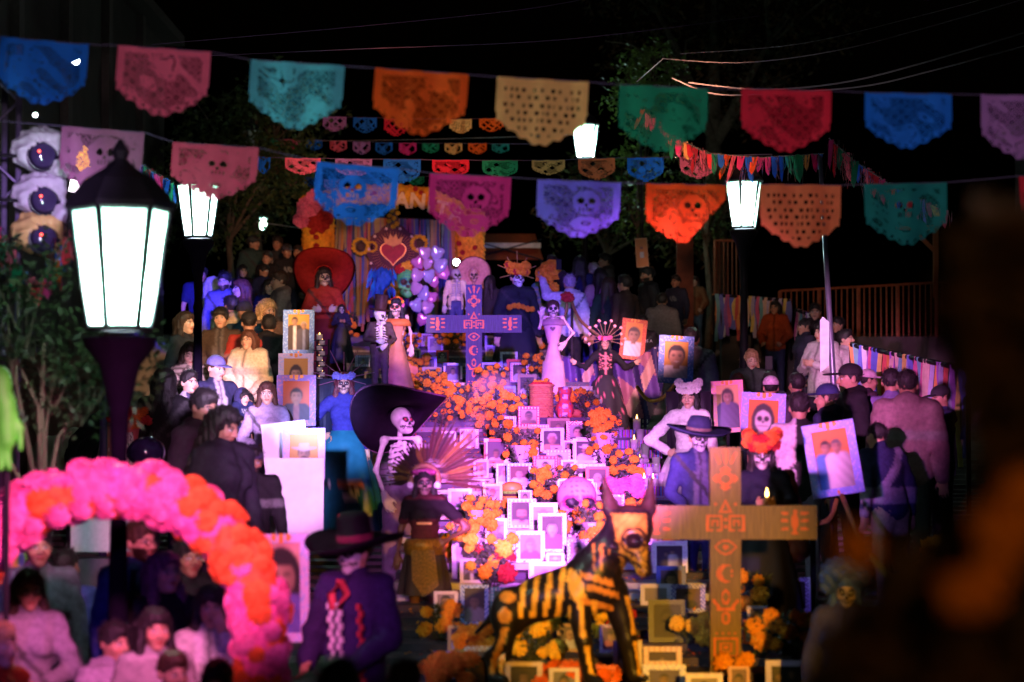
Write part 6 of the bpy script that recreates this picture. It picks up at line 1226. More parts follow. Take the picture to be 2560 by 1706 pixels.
for q in range(34):
    a = R(-8 + 196 * q / 33); L = (.50 if a < 1.5 else .24) * rnd.uniform(.85, 1.1); y = .02 + .03 * rnd.random()
    c = rnd.choice([(.035, .010, .002), (.07, .022, .002), (.02, .006, .002), (.16, .08, .006), (.045, .008, .003)]); m = MB(); dx = Vector((math.cos(a), rnd.uniform(-.1, .25), math.sin(a)))
    p = Vector((0, y, .03)) + dx * .13; m.leaf(p, L, .052, dx, (0, 1, 0)); m.leaf(p + dx * L * .86 + Vector((0, -.004, 0)), L * .16, .03, dx, (0, 1, 0)); m.tube([p, p + dx * L * .95], .004, 4); m.build('feather', M(c, .7, noise=.3, scale=25, trans=.15), hd)
m = MB()
for i in range(4):
    for j in range(5): m.lathe([(.012, 0), (.012, .006)], 8, c=((j - 2) * .027 + .013 * (i % 2), 0, -i * .024))
m.build('gold_coins', M((.55, .35, .10), .4, metal=.5), b7['rt'], rot=(R(90), 0, 0), loc=(.01, -.155, 1.20))
MB().lathe([(.19, .90), (.20, 1.0), (.175, 1.05)], 20, fold=lambda a, k: .03 * math.sin(8 * a)).build('gold_belt', M((.26, .13, .02), .5, metal=.2, noise=.5, scale=40), b7['rt'], True)
MB().poly([(-.10, .95), (.12, .95), (.16, .62), (.02, .50), (-.09, .66)], .02, -.2).build('gold_apron', M((.16, .08, .02), .6, metal=.1, noise=.6, scale=50), b7['rt'])
b8 = person('catrina with folded arms under a vast red feathered hat at back left', 810, 672, 33.6, 8, 6, 0, True, 3, ('long', BLK, .6), top=((.28, .03, .02),), skirt=gown((.16, .012, .010), .42, 1.06), arms='cross', group=GC, paint='face', style=dict(bone=(.50, .42, .34), hands=(.5, .46, .46)), ground=G(33.6))
lathe_hat(b8, [(.0, .13), (.10, .12), (.12, .0), (.36, .03), (.40, .06), (.36, .05), (.1, .015)], (.20, .012, .012), z=.05, tilt=(-58, 8), wave=.10, band=([(.11, .0), (.12, .05)], (.5, .03, .02)))
b9 = person('small skull-faced girl doll in dark dress beside the red-hatted catrina', 854, 762, 33.0, 10, 0, 0, True, 1, ('long', BLK, .5), top=((.02, .02, .05),), skirt=gown((.02, .02, .04), .36, 1.05), group=GC, paint='face', style=dict(bone=(.45, .45, .45)), arms='chest', ground=A(33), hs=1.15)
b10 = person('pale catrina in black with marigold crown at the top of the stairs', 1293, 672, 33.4, 14, 10, 0, True, 3, ('short', BLK), top=((.016, .020, .024), 'coat'), skirt=gown((.014, .016, .022), .38, 1.06), group=GC, paint='face', style=dict(bone=(.62, .62, .66)), arms='down')
crown(b10, [MG[0], MG[1], MG[2], MRD[0]], 13, .10, .046, .06, 7, .17, (.5, .35, .1), rows=2)
gr = empty('garland', (0, 0, 0), 0, 1, parent=b10['rt'])
for q in range(6): flw(gr, MG, (-.14 + .055 * q, -.19, 1.22 + .02 * math.sin(q)), .036)
b11 = person('catrina with bright blue hair and skull face at lower right', 2115, 1432, 13.3, -20, 15, 10, True, 2, ('long', (.02, .05, .35), .9, (.04, .12, .6)), top=((.04, .04, .14), 'hood'), group=GC, paint='face', style=dict(bone=(.34, .26, .24)), h=1.40)
blob('blue_plume', xf([ell((-.03, 0, .13), (.13, .1, .09)), ell((.09, 0, .10), (.08, .09, .08)), ell((-.12, 0, .06), (.06, .07, .09))], b11['Rh'], 1, b11['hc']), .016, HAIRM, b11['rt'], (.02, .05, .32), noise=lambda x, y, z: .018 * np.sin(x * 70) * np.sin(z * 80 + y * 50))
# ------------------------------------------------------------------ the painted hound
def hound():
    d = 14.0; p = on_altar(1440, 1712); s = d / F; X = lambda px: (px - 1440) * s; Z = lambda py: (1700 - py) * s
    rt = empty('hound_statue', (W(1440, 1700, d).x, d, A(d)), 0, 1, 'black hound statue painted with yellow skeleton bones in the foreground', 'statue', GC)
    zz = W(1440, 1700, d).z - A(d); ear = lambda x0, y0, x1, y1, yy: cap((X(x0), yy, Z(y0) + zz), (X(x1), yy + .03, Z(y1) + zz), .052, .008, k=.03)
    q = lambda x, y, w=0: (X(x), w, Z(y) + zz)
    P = [ell(q(1276, 1534), (.11, .11, .14)), cap(q(1290, 1520), q(1360, 1496), .11, .12, k=.06), cap(q(1360, 1494), q(1450, 1468), .122, .15, k=.06), ell(q(1484, 1462, -.02), (.15, .14, .175), k=.05),
         cap(q(1490, 1425, -.02), q(1552, 1335, -.06), .14, .105, k=.05), ell(q(1572, 1316, -.10), (.138, .12, .125), k=.04), cap(q(1576, 1345, -.16), q(1602, 1412, -.24), .100, .048, k=.05), ell(q(1548, 1378, -.13), (.07, .07, .06), k=.04), ell(q(1605, 1424, -.26), (.045, .045, .035), k=.03),
         ear(1526, 1275, 1508, 1192, -.06), ear(1618, 1275, 1630, 1194, -.06), cap(q(1440, 1490, -.09), q(1458, 1600, -.12), .075, .050, k=.04), cap(q(1458, 1600, -.12), q(1474, 1690, -.12), .048, .040, k=.02), cap(q(1476, 1690, -.12), q(1496, 1696, -.17), .036, .028, k=.02),
         cap(q(1535, 1480, .04), q(1568, 1600, .04), .085, .060, k=.04), cap(q(1568, 1600, .04), q(1584, 1690, .04), .056, .045, k=.02), cap(q(1590, 1692, .04), q(1610, 1696, -.01), .036, .028, k=.02),
         cap(q(1268, 1545, -.06), q(1262, 1605, -.10), .085, .05, k=.05), cap(q(1262, 1605, -.10), q(1226, 1640, -.05), .042, .034, k=.03), cap(q(1226, 1640, -.05), q(1236, 1692, -.08), .034, .032, k=.02), cap(q(1236, 1692, -.08), q(1262, 1696, -.12), .036, .028, k=.02),
         cap(q(1275, 1540, .08), q(1250, 1692, .08), .07, .034, k=.04), cap(q(1245, 1530, .02), q(1190, 1585, .03), .028, .012, k=.03),
         ell(q(1580, 1350, -.26), (.045, .05, .035), k=.012, op='s'), ell(q(1535, 1365, -.20), (.016, .04, .024), k=.01, op='s')]
    Pm, Fq = nets(P, .013); px = Pm[:, 0] / s + 1440; py = 1700 - (Pm[:, 2] - zz) / s; y = Pm[:, 1]
    C = np.tile(np.array((.012, .010, .010), np.float32), (len(Pm), 1)); Y1 = np.array((.74, .40, .04)); Y2 = np.array((.60, .24, .03)); fr = y < .02
    rb = fr & (px > 1295) & (px < 1425) & (py > 1400) & (py < 1542); k = ((px - 1300 + .12 * (py - 1490)) / 31) % 1; C[rb & (k < .42)] = Y1
    C[fr & (((px - 1440 - .25 * (py - 1470)) / 20) ** 2 + ((py - 1465) / 44) ** 2 < 1)] = Y1
    for cx, cy in ((1490, 1445), (1505, 1475), (1490, 1508)): C[fr & (np.abs(py - cy - .004 * (px - cx) ** 2 * .3 - .3 * (px - cx)) < 8) & (np.abs(px - cx) < 42)] = Y2
    C[fr & (((px - 1270) / 20) ** 2 + ((py - 1492) / 14) ** 2 < 1)] = Y2; C[fr & (((px - 1262) / 16) ** 2 + ((py - 1536) / 20) ** 2 < 1)] = Y2; C[fr & (np.abs(px - 1250 + .3 * (py - 1610)) < 8) & (py > 1565) & (py < 1680)] = Y2
    for x0, y0, x1, y1 in ((1448, 1500, 1458, 1590), (1464, 1610, 1476, 1680), (1482, 1500, 1490, 1580), (1568, 1490, 1588, 1590), (1590, 1605, 1600, 1690)):
        t = np.clip((py - y0) / (y1 - y0), 0, 1); C[(py > y0) & (py < y1) & (np.abs(px - x0 - (x1 - x0) * t) < 8.5 - 4 * np.sin(t * 3.14)) & fr] = Y1
    hd_ = (py < 1445) & (px > 1500) & (y < -.02); C[hd_ & (px < 1612) & (py > 1284) & (px > 1530 + .25 * (py - 1330))] = Y1 * .62; C[hd_ & (np.abs(np.hypot(px - 1580, py - 1350) - 31) < 3.5)] = (.03, .015, .01); C[hd_ & (py > 1385) & ((px * 1.2 + py) % 13 < 3.5)] = (.03, .015, .01)
    C[hd_ & (np.hypot((px - 1580) / 1.25, py - 1350) < 21)] = (.02, .01, .01); C[hd_ & (np.hypot(px - 1535, (py - 1366) / 1.4) < 10)] = (.02, .01, .01)
    C[hd_ & (np.abs(py - 1392 - .55 * (px - 1560)) < 5) & (px < 1600)] = (.02, .01, .01); C[(px > 1500) & (px < 1535) & (py < 1266) & (y < .05) & (px > 1508)] = Y2
    C[hd_ & (np.abs(px - 1524 - .2 * (py - 1300)) < 5) & (py > 1275) & (py < 1345)] = (.02, .01, .01); C[hd_ & (px > 1616 + .1 * (1340 - py))] = (.02, .012, .01); C[hd_ & (py < 1276)] = (.03, .015, .01)
    C[(px > 1480) & (px < 1520) & (py > 1360) & (py < 1425) & fr & ((px % 22) < 10)] = Y2; C[hd_ & (np.abs(((px + py) % 40) - 20) < 2.2)] *= .45
    obj('body', npmesh(Pm, Fq, M(None, .36, noise=.35, scale=14, spec=.22, bump=.4), C), rt)
hound()
# ------------------------------------------------------------------ cut-paper flags on strings
CP = dict(blue=(.012, .13, .62), pink=(.72, .12, .22), aqua=(.08, .42, .52), orange=(.75, .10, .012), tan=(.72, .40, .14), green=(.012, .24, .13), red=(.62, .02, .05), lilac=(.34, .14, .42),
          violet=(.16, .13, .72), magenta=(.58, .025, .20), teal=(.01, .15, .15), salmon=(.72, .16, .07), mauve=(.28, .10, .20), rose=(.52, .07, .13))
def cut(seed, style):
    r = np.random.default_rng(seed); ph = r.uniform(0, 6, 8)
    def fn(u, v):
        e = np.abs(2 * u - 1); b = .37 * e ** 1.35 + .045 * np.abs(np.sin(u * 7 * math.pi)); sh = (v > b) & ~((e > .97) & (v < .5))
        if style == 'torn': sh &= v > (.05 + 1.5 * np.clip(u - .52, 0, 1))
        inn = (e < .84) & (v > b + .10) & (v < .92)
        if style == 'text':
            row = (v * 9) % 1; big = (row > .25) & (row < .72); l = np.sin(u * 95 + 7 * np.floor(v * 9)) + np.sin(u * 61 + 3 * np.floor(v * 9)); hole = big & (l > .35) & inn
        else:
            fig = np.sin(u * 7 + ph[0]) * np.sin(v * 6 + ph[1]) + .7 * np.sin(u * 13 + ph[2] + v * 5) * np.sin(v * 11 + ph[3]) + .4 * np.sin(u * 21 + v * 17 + ph[4])
            cx = .5 + .12 * math.sin(ph[5]); hd = np.hypot((u - cx) / .17, (v - .64) / .2); k = (seed * 5 + seed // 7) % 4
            if k < 1: fig = np.where(hd < 1.25, np.where(hd < 1, .4, .0), np.maximum(fig - .2, .9 - np.hypot((u - cx) / .3, (v - .28) / .2)))
            a1 = ((u * 1.25 + v) * 17) % 1; a2 = ((u * 1.25 - v) * 17) % 1; lat = (np.abs(a1 - .5) < .345) & (np.abs(a2 - .5) < .345)
            hole = inn & (fig < (-.1 if style == 'solid' else .30)) & lat | inn & (np.abs(fig - .75) < .03)
            if k < 1: hole |= inn & ((np.hypot(np.abs(u - cx) - .065, (v - .66) * .8) < .042) | (np.hypot(u - cx, (v - .585) * .8) < .022) | (np.abs(v - .51) < .03) & (np.abs(u - cx) < .085) & (np.sin(u * 160) > .2))
            hole |= (np.hypot((u * 11) % 1 - .5, ((v - b) / .09) - .5) < .22) & (v > b) & (v < b + .09) & (e < .9)
        return sh & ~hole
    return fn
def flag(label, x0, x1, ya, yb, ybot, d, c, seed, style='lattice', n=72, grp='near cut-paper flags'):
    p0, p1 = W(x0, ya, d), W(x1, yb, d); w = (p1 - p0).length; h = (ybot - (ya + yb) / 2) * d / F; rnd = random.Random(seed)
    a, k = rnd.uniform(0, 6), rnd.uniform(.5, 1.2)
    o = obj('paper_flag', sheet(w, h, n, int(n * .8), PAPERM, lambda u, v: np.tile(np.array(CP[c], np.float32), u.shape + (1,)), cut(seed, style), bend=lambda u, v: .035 * k * np.sin(u * 5 + a) * (1.1 - v) + .012 * np.sin(u * 14 + a)), None, (p0 + p1) / 2)
    mz = Matrix.Rotation(-math.atan2(p1.z - p0.z, p1.x - p0.x), 4, 'Y'); o.matrix_world = Matrix.Translation((p0 + p1) / 2) @ mz @ Matrix.Translation((0, 0, -h)); tag(o, label, 'paper flag', grp)
ORD = ['leftmost', 'second from the left', 'third from the left', 'fourth from the left', 'fifth from the left', 'sixth from the left', 'seventh from the left', 'eighth from the left', 'rightmost']
k_ = 2560 / 2353
def row(name, d, items, n, grp, rowname):
    st = []
    for i, (x0, x1, ya, yb, ybt, c, sty) in enumerate(items):
        flag('%s cut-paper flag, %s in the %s' % (c, ORD[i] if i < 9 else 'tenth from the left', rowname), x0 * k_, x1 * k_, ya * k_, yb * k_, ybt * k_, d, c, int(d * 10) + i * 7, sty, n, grp); st += [W(x0 * k_, ya * k_, d), W(x1 * k_, yb * k_, d)]
    e0, e1 = st[0] - (st[1] - st[0]) * 1.5, st[-1] + (st[-1] - st[-2]) * 1.5
    o = MB().tube([e0] + st + [e1], .003 if d < 20 else .005, 5).build('flag_string', M((.06, .04, .09), .7)); tag(o, 'thin string carrying the %s' % rowname, 'string')
row('a', 12.9, [(3, 205, 85, 103, 248, 'blue', 'solid'), (272, 485, 105, 120, 275, 'pink', 'lattice'), (578, 792, 138, 152, 302, 'aqua', 'lattice'), (863, 1077, 157, 172, 316, 'orange', 'lattice'), (1143, 1353, 177, 189, 342, 'tan', 'text'),
    (1424, 1628, 195, 204, 355, 'green', 'solid'), (1703, 1910, 205, 209, 355, 'red', 'lattice'), (1987, 2187, 213, 217, 345, 'blue', 'lattice'), (2253, 2460, 218, 222, 372, 'lilac', 'lattice')], 72, 'near cut-paper flags, upper row', 'upper near row')
row('b', 14.4, [(142, 332, 290, 305, 455, 'mauve', 'solid'), (398, 595, 327, 340, 462, 'rose', 'solid'), (728, 918, 372, 388, 525, 'blue', 'lattice'), (988, 1175, 398, 408, 550, 'magenta', 'lattice'), (1235, 1427, 412, 420, 552, 'violet', 'lattice'),
    (1485, 1668, 422, 426, 566, 'orange', 'torn'), (1748, 1932, 424, 426, 575, 'salmon', 'text'), (1985, 2175, 424, 420, 570, 'teal', 'solid'), (2342, 2530, 405, 400, 525, 'red', 'solid')], 72, 'near cut-paper flags, lower row', 'lower near row')
row('c', 31, [(655, 737, 363, 364, 404, 'pink', 'lattice'), (770, 855, 365, 366, 410, 'lilac', 'lattice'), (881, 967, 366, 367, 424, 'blue', 'lattice'), (993, 1078, 368, 368, 412, 'red', 'lattice'), (1108, 1190, 369, 369, 412, 'green', 'lattice'),
    (1222, 1298, 369, 368, 404, 'tan', 'lattice'), (1328, 1413, 366, 363, 416, 'salmon', 'lattice'), (1441, 1525, 363, 362, 420, 'blue', 'lattice'), (1562, 1647, 360, 358, 413, 'pink', 'lattice')], 40, 'far cut-paper flags, wide row', 'wide far row')
row('d', 44, [(652, 690, 320, 321, 346, 'pink', 'lattice'), (703, 741, 322, 322, 348, 'blue', 'lattice'), (758, 797, 324, 324, 352, 'pink', 'lattice'), (811, 851, 326, 326, 357, 'lilac', 'lattice'), (863, 902, 328, 328, 358, 'blue', 'lattice'), (917, 957, 329, 329, 359, 'magenta', 'lattice'),
    (970, 1009, 330, 330, 354, 'green', 'lattice'), (1022, 1062, 330, 330, 357, 'tan', 'lattice'), (1076, 1118, 330, 330, 356, 'orange', 'lattice'), (1130, 1170, 331, 331, 354, 'teal', 'lattice')], 20, 'far cut-paper flags, small row', 'small far row')
row('e', 40, [(742, 796, 268, 269, 305, 'lilac', 'lattice'), (812, 866, 270, 271, 308, 'blue', 'lattice'), (883, 937, 272, 273, 316, 'red', 'lattice'), (1033, 1084, 274, 274, 309, 'tan', 'text'), (1101, 1157, 273, 272, 305, 'orange', 'lattice')], 24, 'far cut-paper flags, topmost row', 'topmost far row')
row('f', 46, [(594, 636, 403, 404, 424, 'teal', 'lattice'), (648, 685, 405, 405, 428, 'pink', 'lattice'), (697, 730, 407, 407, 432, 'blue', 'lattice'), (745, 782, 414, 414, 440, 'lilac', 'lattice'), (815, 862, 412, 412, 436, 'blue', 'lattice'), (940, 974, 408, 406, 428, 'green', 'lattice')], 18, 'far cut-paper flags, lowest row', 'lowest far row')
flag('lone green cut-paper flag beside the unlit far lamp', 624 * k_, 648 * k_, 316 * k_, 330 * k_, 342 * k_, 44, 'green', 5, 'torn', 18, 'far cut-paper flags, small row')
flag('small blue cut-paper flag left of the wide far row', 592 * k_, 622 * k_, 360 * k_, 362 * k_, 402 * k_, 31, 'blue', 6, 'lattice', 20, 'far cut-paper flags, wide row')
flag('blue flag tip hanging into the top edge right of centre', 1740 * k_, 1920 * k_, -160 * k_, -156 * k_, 3 * k_, 12.4, 'blue', 8, 'solid', 60, 'near cut-paper flags, top edge')
flag('lilac flag tip hanging into the top edge at right', 2020 * k_, 2215 * k_, -152 * k_, -150 * k_, 7 * k_, 12.4, 'lilac', 9, 'solid', 60, 'near cut-paper flags, top edge')
# ------------------------------------------------------------------ overhead wires, poles and signs
def wire(label, pts, d, r=.006, c=(.30, .28, .32)):  # default grey is lightened to stand for lamp light on the wires
    P = [W(x, y, dd) for x, y, dd in (p if len(p) == 3 else (*p, d) for p in pts)]; Q = []
    for i in range(len(P) - 1):
        a, b, c0, c1 = P[i], P[i + 1], P[max(i - 1, 0)], P[min(i + 2, len(P) - 1)]
        for t in np.linspace(0, 1, 8, endpoint=False):
            Q.append(.5 * ((2 * a) + (b - c0) * t + (2 * c0 - 5 * a + 4 * b - c1) * t * t + (3 * a - c0 - 3 * b + c1) * t ** 3))
    o = MB().tube(Q + [P[-1]], r, 5).build('overhead_wire', M(c, .4, metal=.3)); tag(o, label, 'wire', 'overhead wires')
wire('uppermost wire crossing the top right corner', [(1700, 135), (2000, 110), (2300, 40), (2600, -40)], 27, .004)
wire('bright wire rising from the tree to the top right', [(1655, 147), (1860, 157), (2100, 125), (2350, 60), (2620, -20)], 26)
wire('sagging cable above the red flag', [(1720, 207), (1900, 224), (2100, 208), (2300, 160), (2600, 70)], 25, .009)
wire('lower sagging cable above the red flag', [(1680, 196), (1790, 236), (1960, 232), (2160, 216), (2320, 180), (2600, 105)], 24.6, .008)
wire('short wire falling left from the tree tip', [(1658, 147), (1620, 180), (1592, 205)], 26)
wire('faint wire across the dark upper sky', [(380, 112), (860, 70), (1300, 25), (1500, -10)], 24, .004, (.12, .08, .16))
wire('second faint wire across the dark upper sky', [(300, 150), (850, 125), (1400, 100), (1900, 40)], 26, .004, (.12, .08, .16))
wire('thin line above the wide far flag row', [(620, 350), (900, 352), (1300, 342), (1500, 330)], 43, .004, (.2, .2, .22))
wire('thin line left of the ribbon portal', [(600, 548), (690, 562), (760, 572)], 44, .008, (.6, .62, .62))
def pole(label, x0, y0, x1, y1, d, r, c, cat='pole', name='pole'):
    a, b = W(x0, y0, d), W(x1, y1, d); g = G(d, b.x); e = b + (b - a).normalized() * 0; k = (g - a.z) / (b.z - a.z); e = a + (b - a) * k
    t = empty(name, (e.x, e.y, g), 0, 1, label, cat); o = Vector((e.x, e.y, g))
    MB().tube([a - o, a.lerp(e, .62) - o, e - o], [r * .55, r * .8, r * 1.5], 10).build('shaft', M(c, .35, metal=.4), t, True); return t, o
t, o = pole('tall thin tapering pole with a small plate in the right crowd', 2050, 390, 2085, 980, 26.0, .042, (.12, .11, .18))
pl = W(2062, 862, 25.9) - o
MB().poly([(-.05, -.30), (.045, -.22), (.05, .24), (-.02, .30), (-.05, .26)], .012).build('plate', M((.45, .47, .62), .5), t, loc=pl)
pole('thin dark pole behind the hanging card', 1602, 360, 1610, 780, 38.5, .03, (.05, .05, .06))
c = W(1607, 632, 38.2); hg = empty('hanging_card', c, 0, 1, 'orange printed card hanging from the thin dark pole', 'sign')
def cardp(u, v): C = np.tile(np.array((.62, .22, .08), np.float32), u.shape + (1,)); C[(np.abs(u - .5) < .17) & (np.abs(v - .42) < .10)] = (.55, .5, .62); C[(np.abs(u - .5) < .14) & (np.abs(v - .66) < .04)] = (.3, .12, .12); C[(np.abs(u - .5) > .44) | (np.abs(v - .5) > .465)] = (.72, .35, .2); return C
obj('card', sheet(.19, .46, 24, 40, PRINTM, cardp, thick=.006), hg, (0, 0, -.23), (0, R(-4), 0)); MB().tube([(0, .01, .22), (0, .01, .5)], .004, 4).build('cord', IRON, hg)
wp = MB().box((0, 0, 1.3), (.28, .28, 2.6)).box((0, 0, 2.64), (.36, .36, .08)); o = wp.build('wooden_post', M((.14, .04, .02), .8, noise=.4, scale=5), None, loc=(W(1712, 780, 41.5).x, 41.5, G(41.5, 3))); tag(o, 'thick red-brown wooden post behind the smiling man portrait', 'post')
def railing(label, pts, h, n, c, r=.02, post=True):
    P = [W(*p) for p in pts]; a, b = P[0], P[-1]; t = empty('railing', a, 0, 1, label, 'railing'); m = M(c, .6, noise=.3); D = b - a
    MB().tube([(0, 0, 0), D], r, 6).build('top_rail', m, t); MB().tube([(0, 0, -h), D + Vector((0, 0, -h))], r * .8, 6).build('bottom_rail', m, t)
    for i in range(n):
        q = D * (i / (n - 1)); thick = i % 7 == 0; MB().tube([q, q + Vector((0, 0, -h - (.15 if thick else 0)))], r * (1.6 if thick else .55), 6).build('post' if thick else 'baluster', m, t)
railing('long dark railing along the terrace at right', [(1950, 728, 39.8), (2440, 702, 39.8)], 1.0, 36, (.22, .07, .03), .022)
railing('tall rust gate frame left of the right lamp post', [(1788, 602, 43), (1862, 602, 43)], 1.05, 8, (.22, .07, .03), .025)
br = MB().box((0, 0, .45), (.08, .08, 1.2)).box((-.3, 0, 1.0), (.7, .08, .07)); br.box((-.2, 0, .8), (.06, .06, .55), Matrix.Rotation(R(-45), 3, 'Y')); o = br.build('awning_bracket', M((.25, .07, .02), .7), None, loc=W(2340, 722, 39.6)); tag(o, 'rust awning bracket post at the end of the long railing', 'bracket')
RC = [(.6, .6, .66), (.10, .14, .55), (.55, .10, .25), (.6, .25, .06), (.28, .10, .45), (.6, .5, .12), (.12, .35, .4), (.5, .06, .05), (.35, .35, .55), (.55, .42, .34)]
def ribbons(label, pts, n, L, wd, grp, name='ribbon_fence', cat='ribbon fence', rail=True, jit=.25, pal=RC, par=None):
    P = [W(*p) for p in pts]; t = par or empty(name, P[0], 0, 1, label, cat); rnd = random.Random(n); D = P[-1] - P[0]
    if rail: MB().tube([(0, 0, .0), D], .03, 8).build('rail', IRON, t)
    if rail:
        for q in (0, .5, 1): MB().tube([D * q, D * q + Vector((0, 0, -L * 1.5))], .025, 6).build('rail_post', IRON, t)
    for i in range(n):
        q = D * ((i + rnd.random() * .8) / n); l = L * rnd.uniform(1 - jit, 1 + jit); c = rnd.choice(pal); a = rnd.uniform(0, 6); m = MB(); K = 7; y0 = rnd.uniform(-.06, .0)
        for k in range(K): z = .02 - l * k / (K - 1); m.v += [(-wd / 2 + .02 * math.sin(a + k * .9), y0 - .012 * math.sin(a * 2 + k), z), (wd / 2 + .02 * math.sin(a + k * .9 + .3), y0 - .012 * math.sin(a * 2 + k + 1.2), z)]
        m.f = [(2 * k, 2 * k + 2, 2 * k + 3, 2 * k + 1) for k in range(K - 1)]; m.c = [None] * len(m.v); m.build('ribbon', M(c, .6, noise=.15, trans=.2), t, True, loc=q)
    return t
ribbons('fence hung with short coloured ribbons beside the orange sweater', [(1785, 738, 38.6), (1975, 752, 38.6)], 34, .62, .055, 'x')
ribbons('fence hung with long coloured ribbons behind the pink hoodie', [(2128, 862, 26.8), (2420, 925, 24.0)], 34, .95, .05, 'x')
ribbons('ribbon bundle on the fence behind the navy cap', [(1990, 775, 37.0), (2030, 790, 36.6)], 9, .6, .05, 'x')
# tinsel garlands
def garland(label, pts, d, n, L, left=False):
    P = [W(x, y, d) for x, y in pts]; t = empty('tinsel_garland', P[0], 0, 1, label, 'garland'); o = P[0]; rnd = random.Random(n)
    seg = [(P[i + 1] - P[i]).length for i in range(len(P) - 1)]; tot = sum(seg)
    def at(s):
        for i, l in enumerate(seg):
            if s <= l: return P[i].lerp(P[i + 1], s / l) - o
            s -= l
        return P[-1] - o
    MB().tube([p - o for p in P], .008, 5).build('cord', M((.6, .62, .66), .25, metal=.8), t)
    pal = [CP[k] for k in ('blue', 'pink', 'violet', 'orange', 'tan', 'red', 'green', 'magenta')]
    for i in range(n):
        p = at(tot * (i + .5) / n); l = L * rnd.uniform(.6, 1.25); w = rnd.uniform(.05, .10); a = rnd.uniform(-.4, .4)
        m = MB(); m.poly([(-w / 2, 0), (w / 2, 0), (w * .4, -l * .7), (w * .1, -l), (-w * .35, -l * .8)], .004); m.build('paper_strip', M(rnd.choice(pal), .7, trans=.35), t, loc=p, rot=(a, rnd.uniform(-.2, .2), rnd.uniform(-.8, .8)))
        m = MB()
        for q in range(5): x = rnd.uniform(-.1, .1); m.tube([(x, -.01, 0), (x + rnd.uniform(-.03, .03), -.02, -l * .5), (x + rnd.uniform(-.04, .04), -.01, -l * rnd.uniform(.6, 1.1))], .0035, 3)
        f = m.build('tinsel', M((.8, .8, .84), .12, metal=1., noise=.05), t, loc=p); f['kind'] = 'stuff'
garland('tinsel garland sagging below the green flag', [(1600, 268), (1680, 340), (1770, 384), (1900, 394), (2060, 384)], 27, 30, .27)
garland('tinsel garland descending to the right from the tall pole', [(2072, 345), (2130, 398), (2230, 465), (2370, 530)], 26.5, 22, .30)
garland('tinsel garland above the second lamp at left', [(352, 408), (400, 440), (470, 482)], 27, 13, .24)
garland('tinsel garland in front of the stage lights at left', [(-10, 560), (40, 660), (95, 715), (150, 640), (235, 470)], 15, 22, .17)
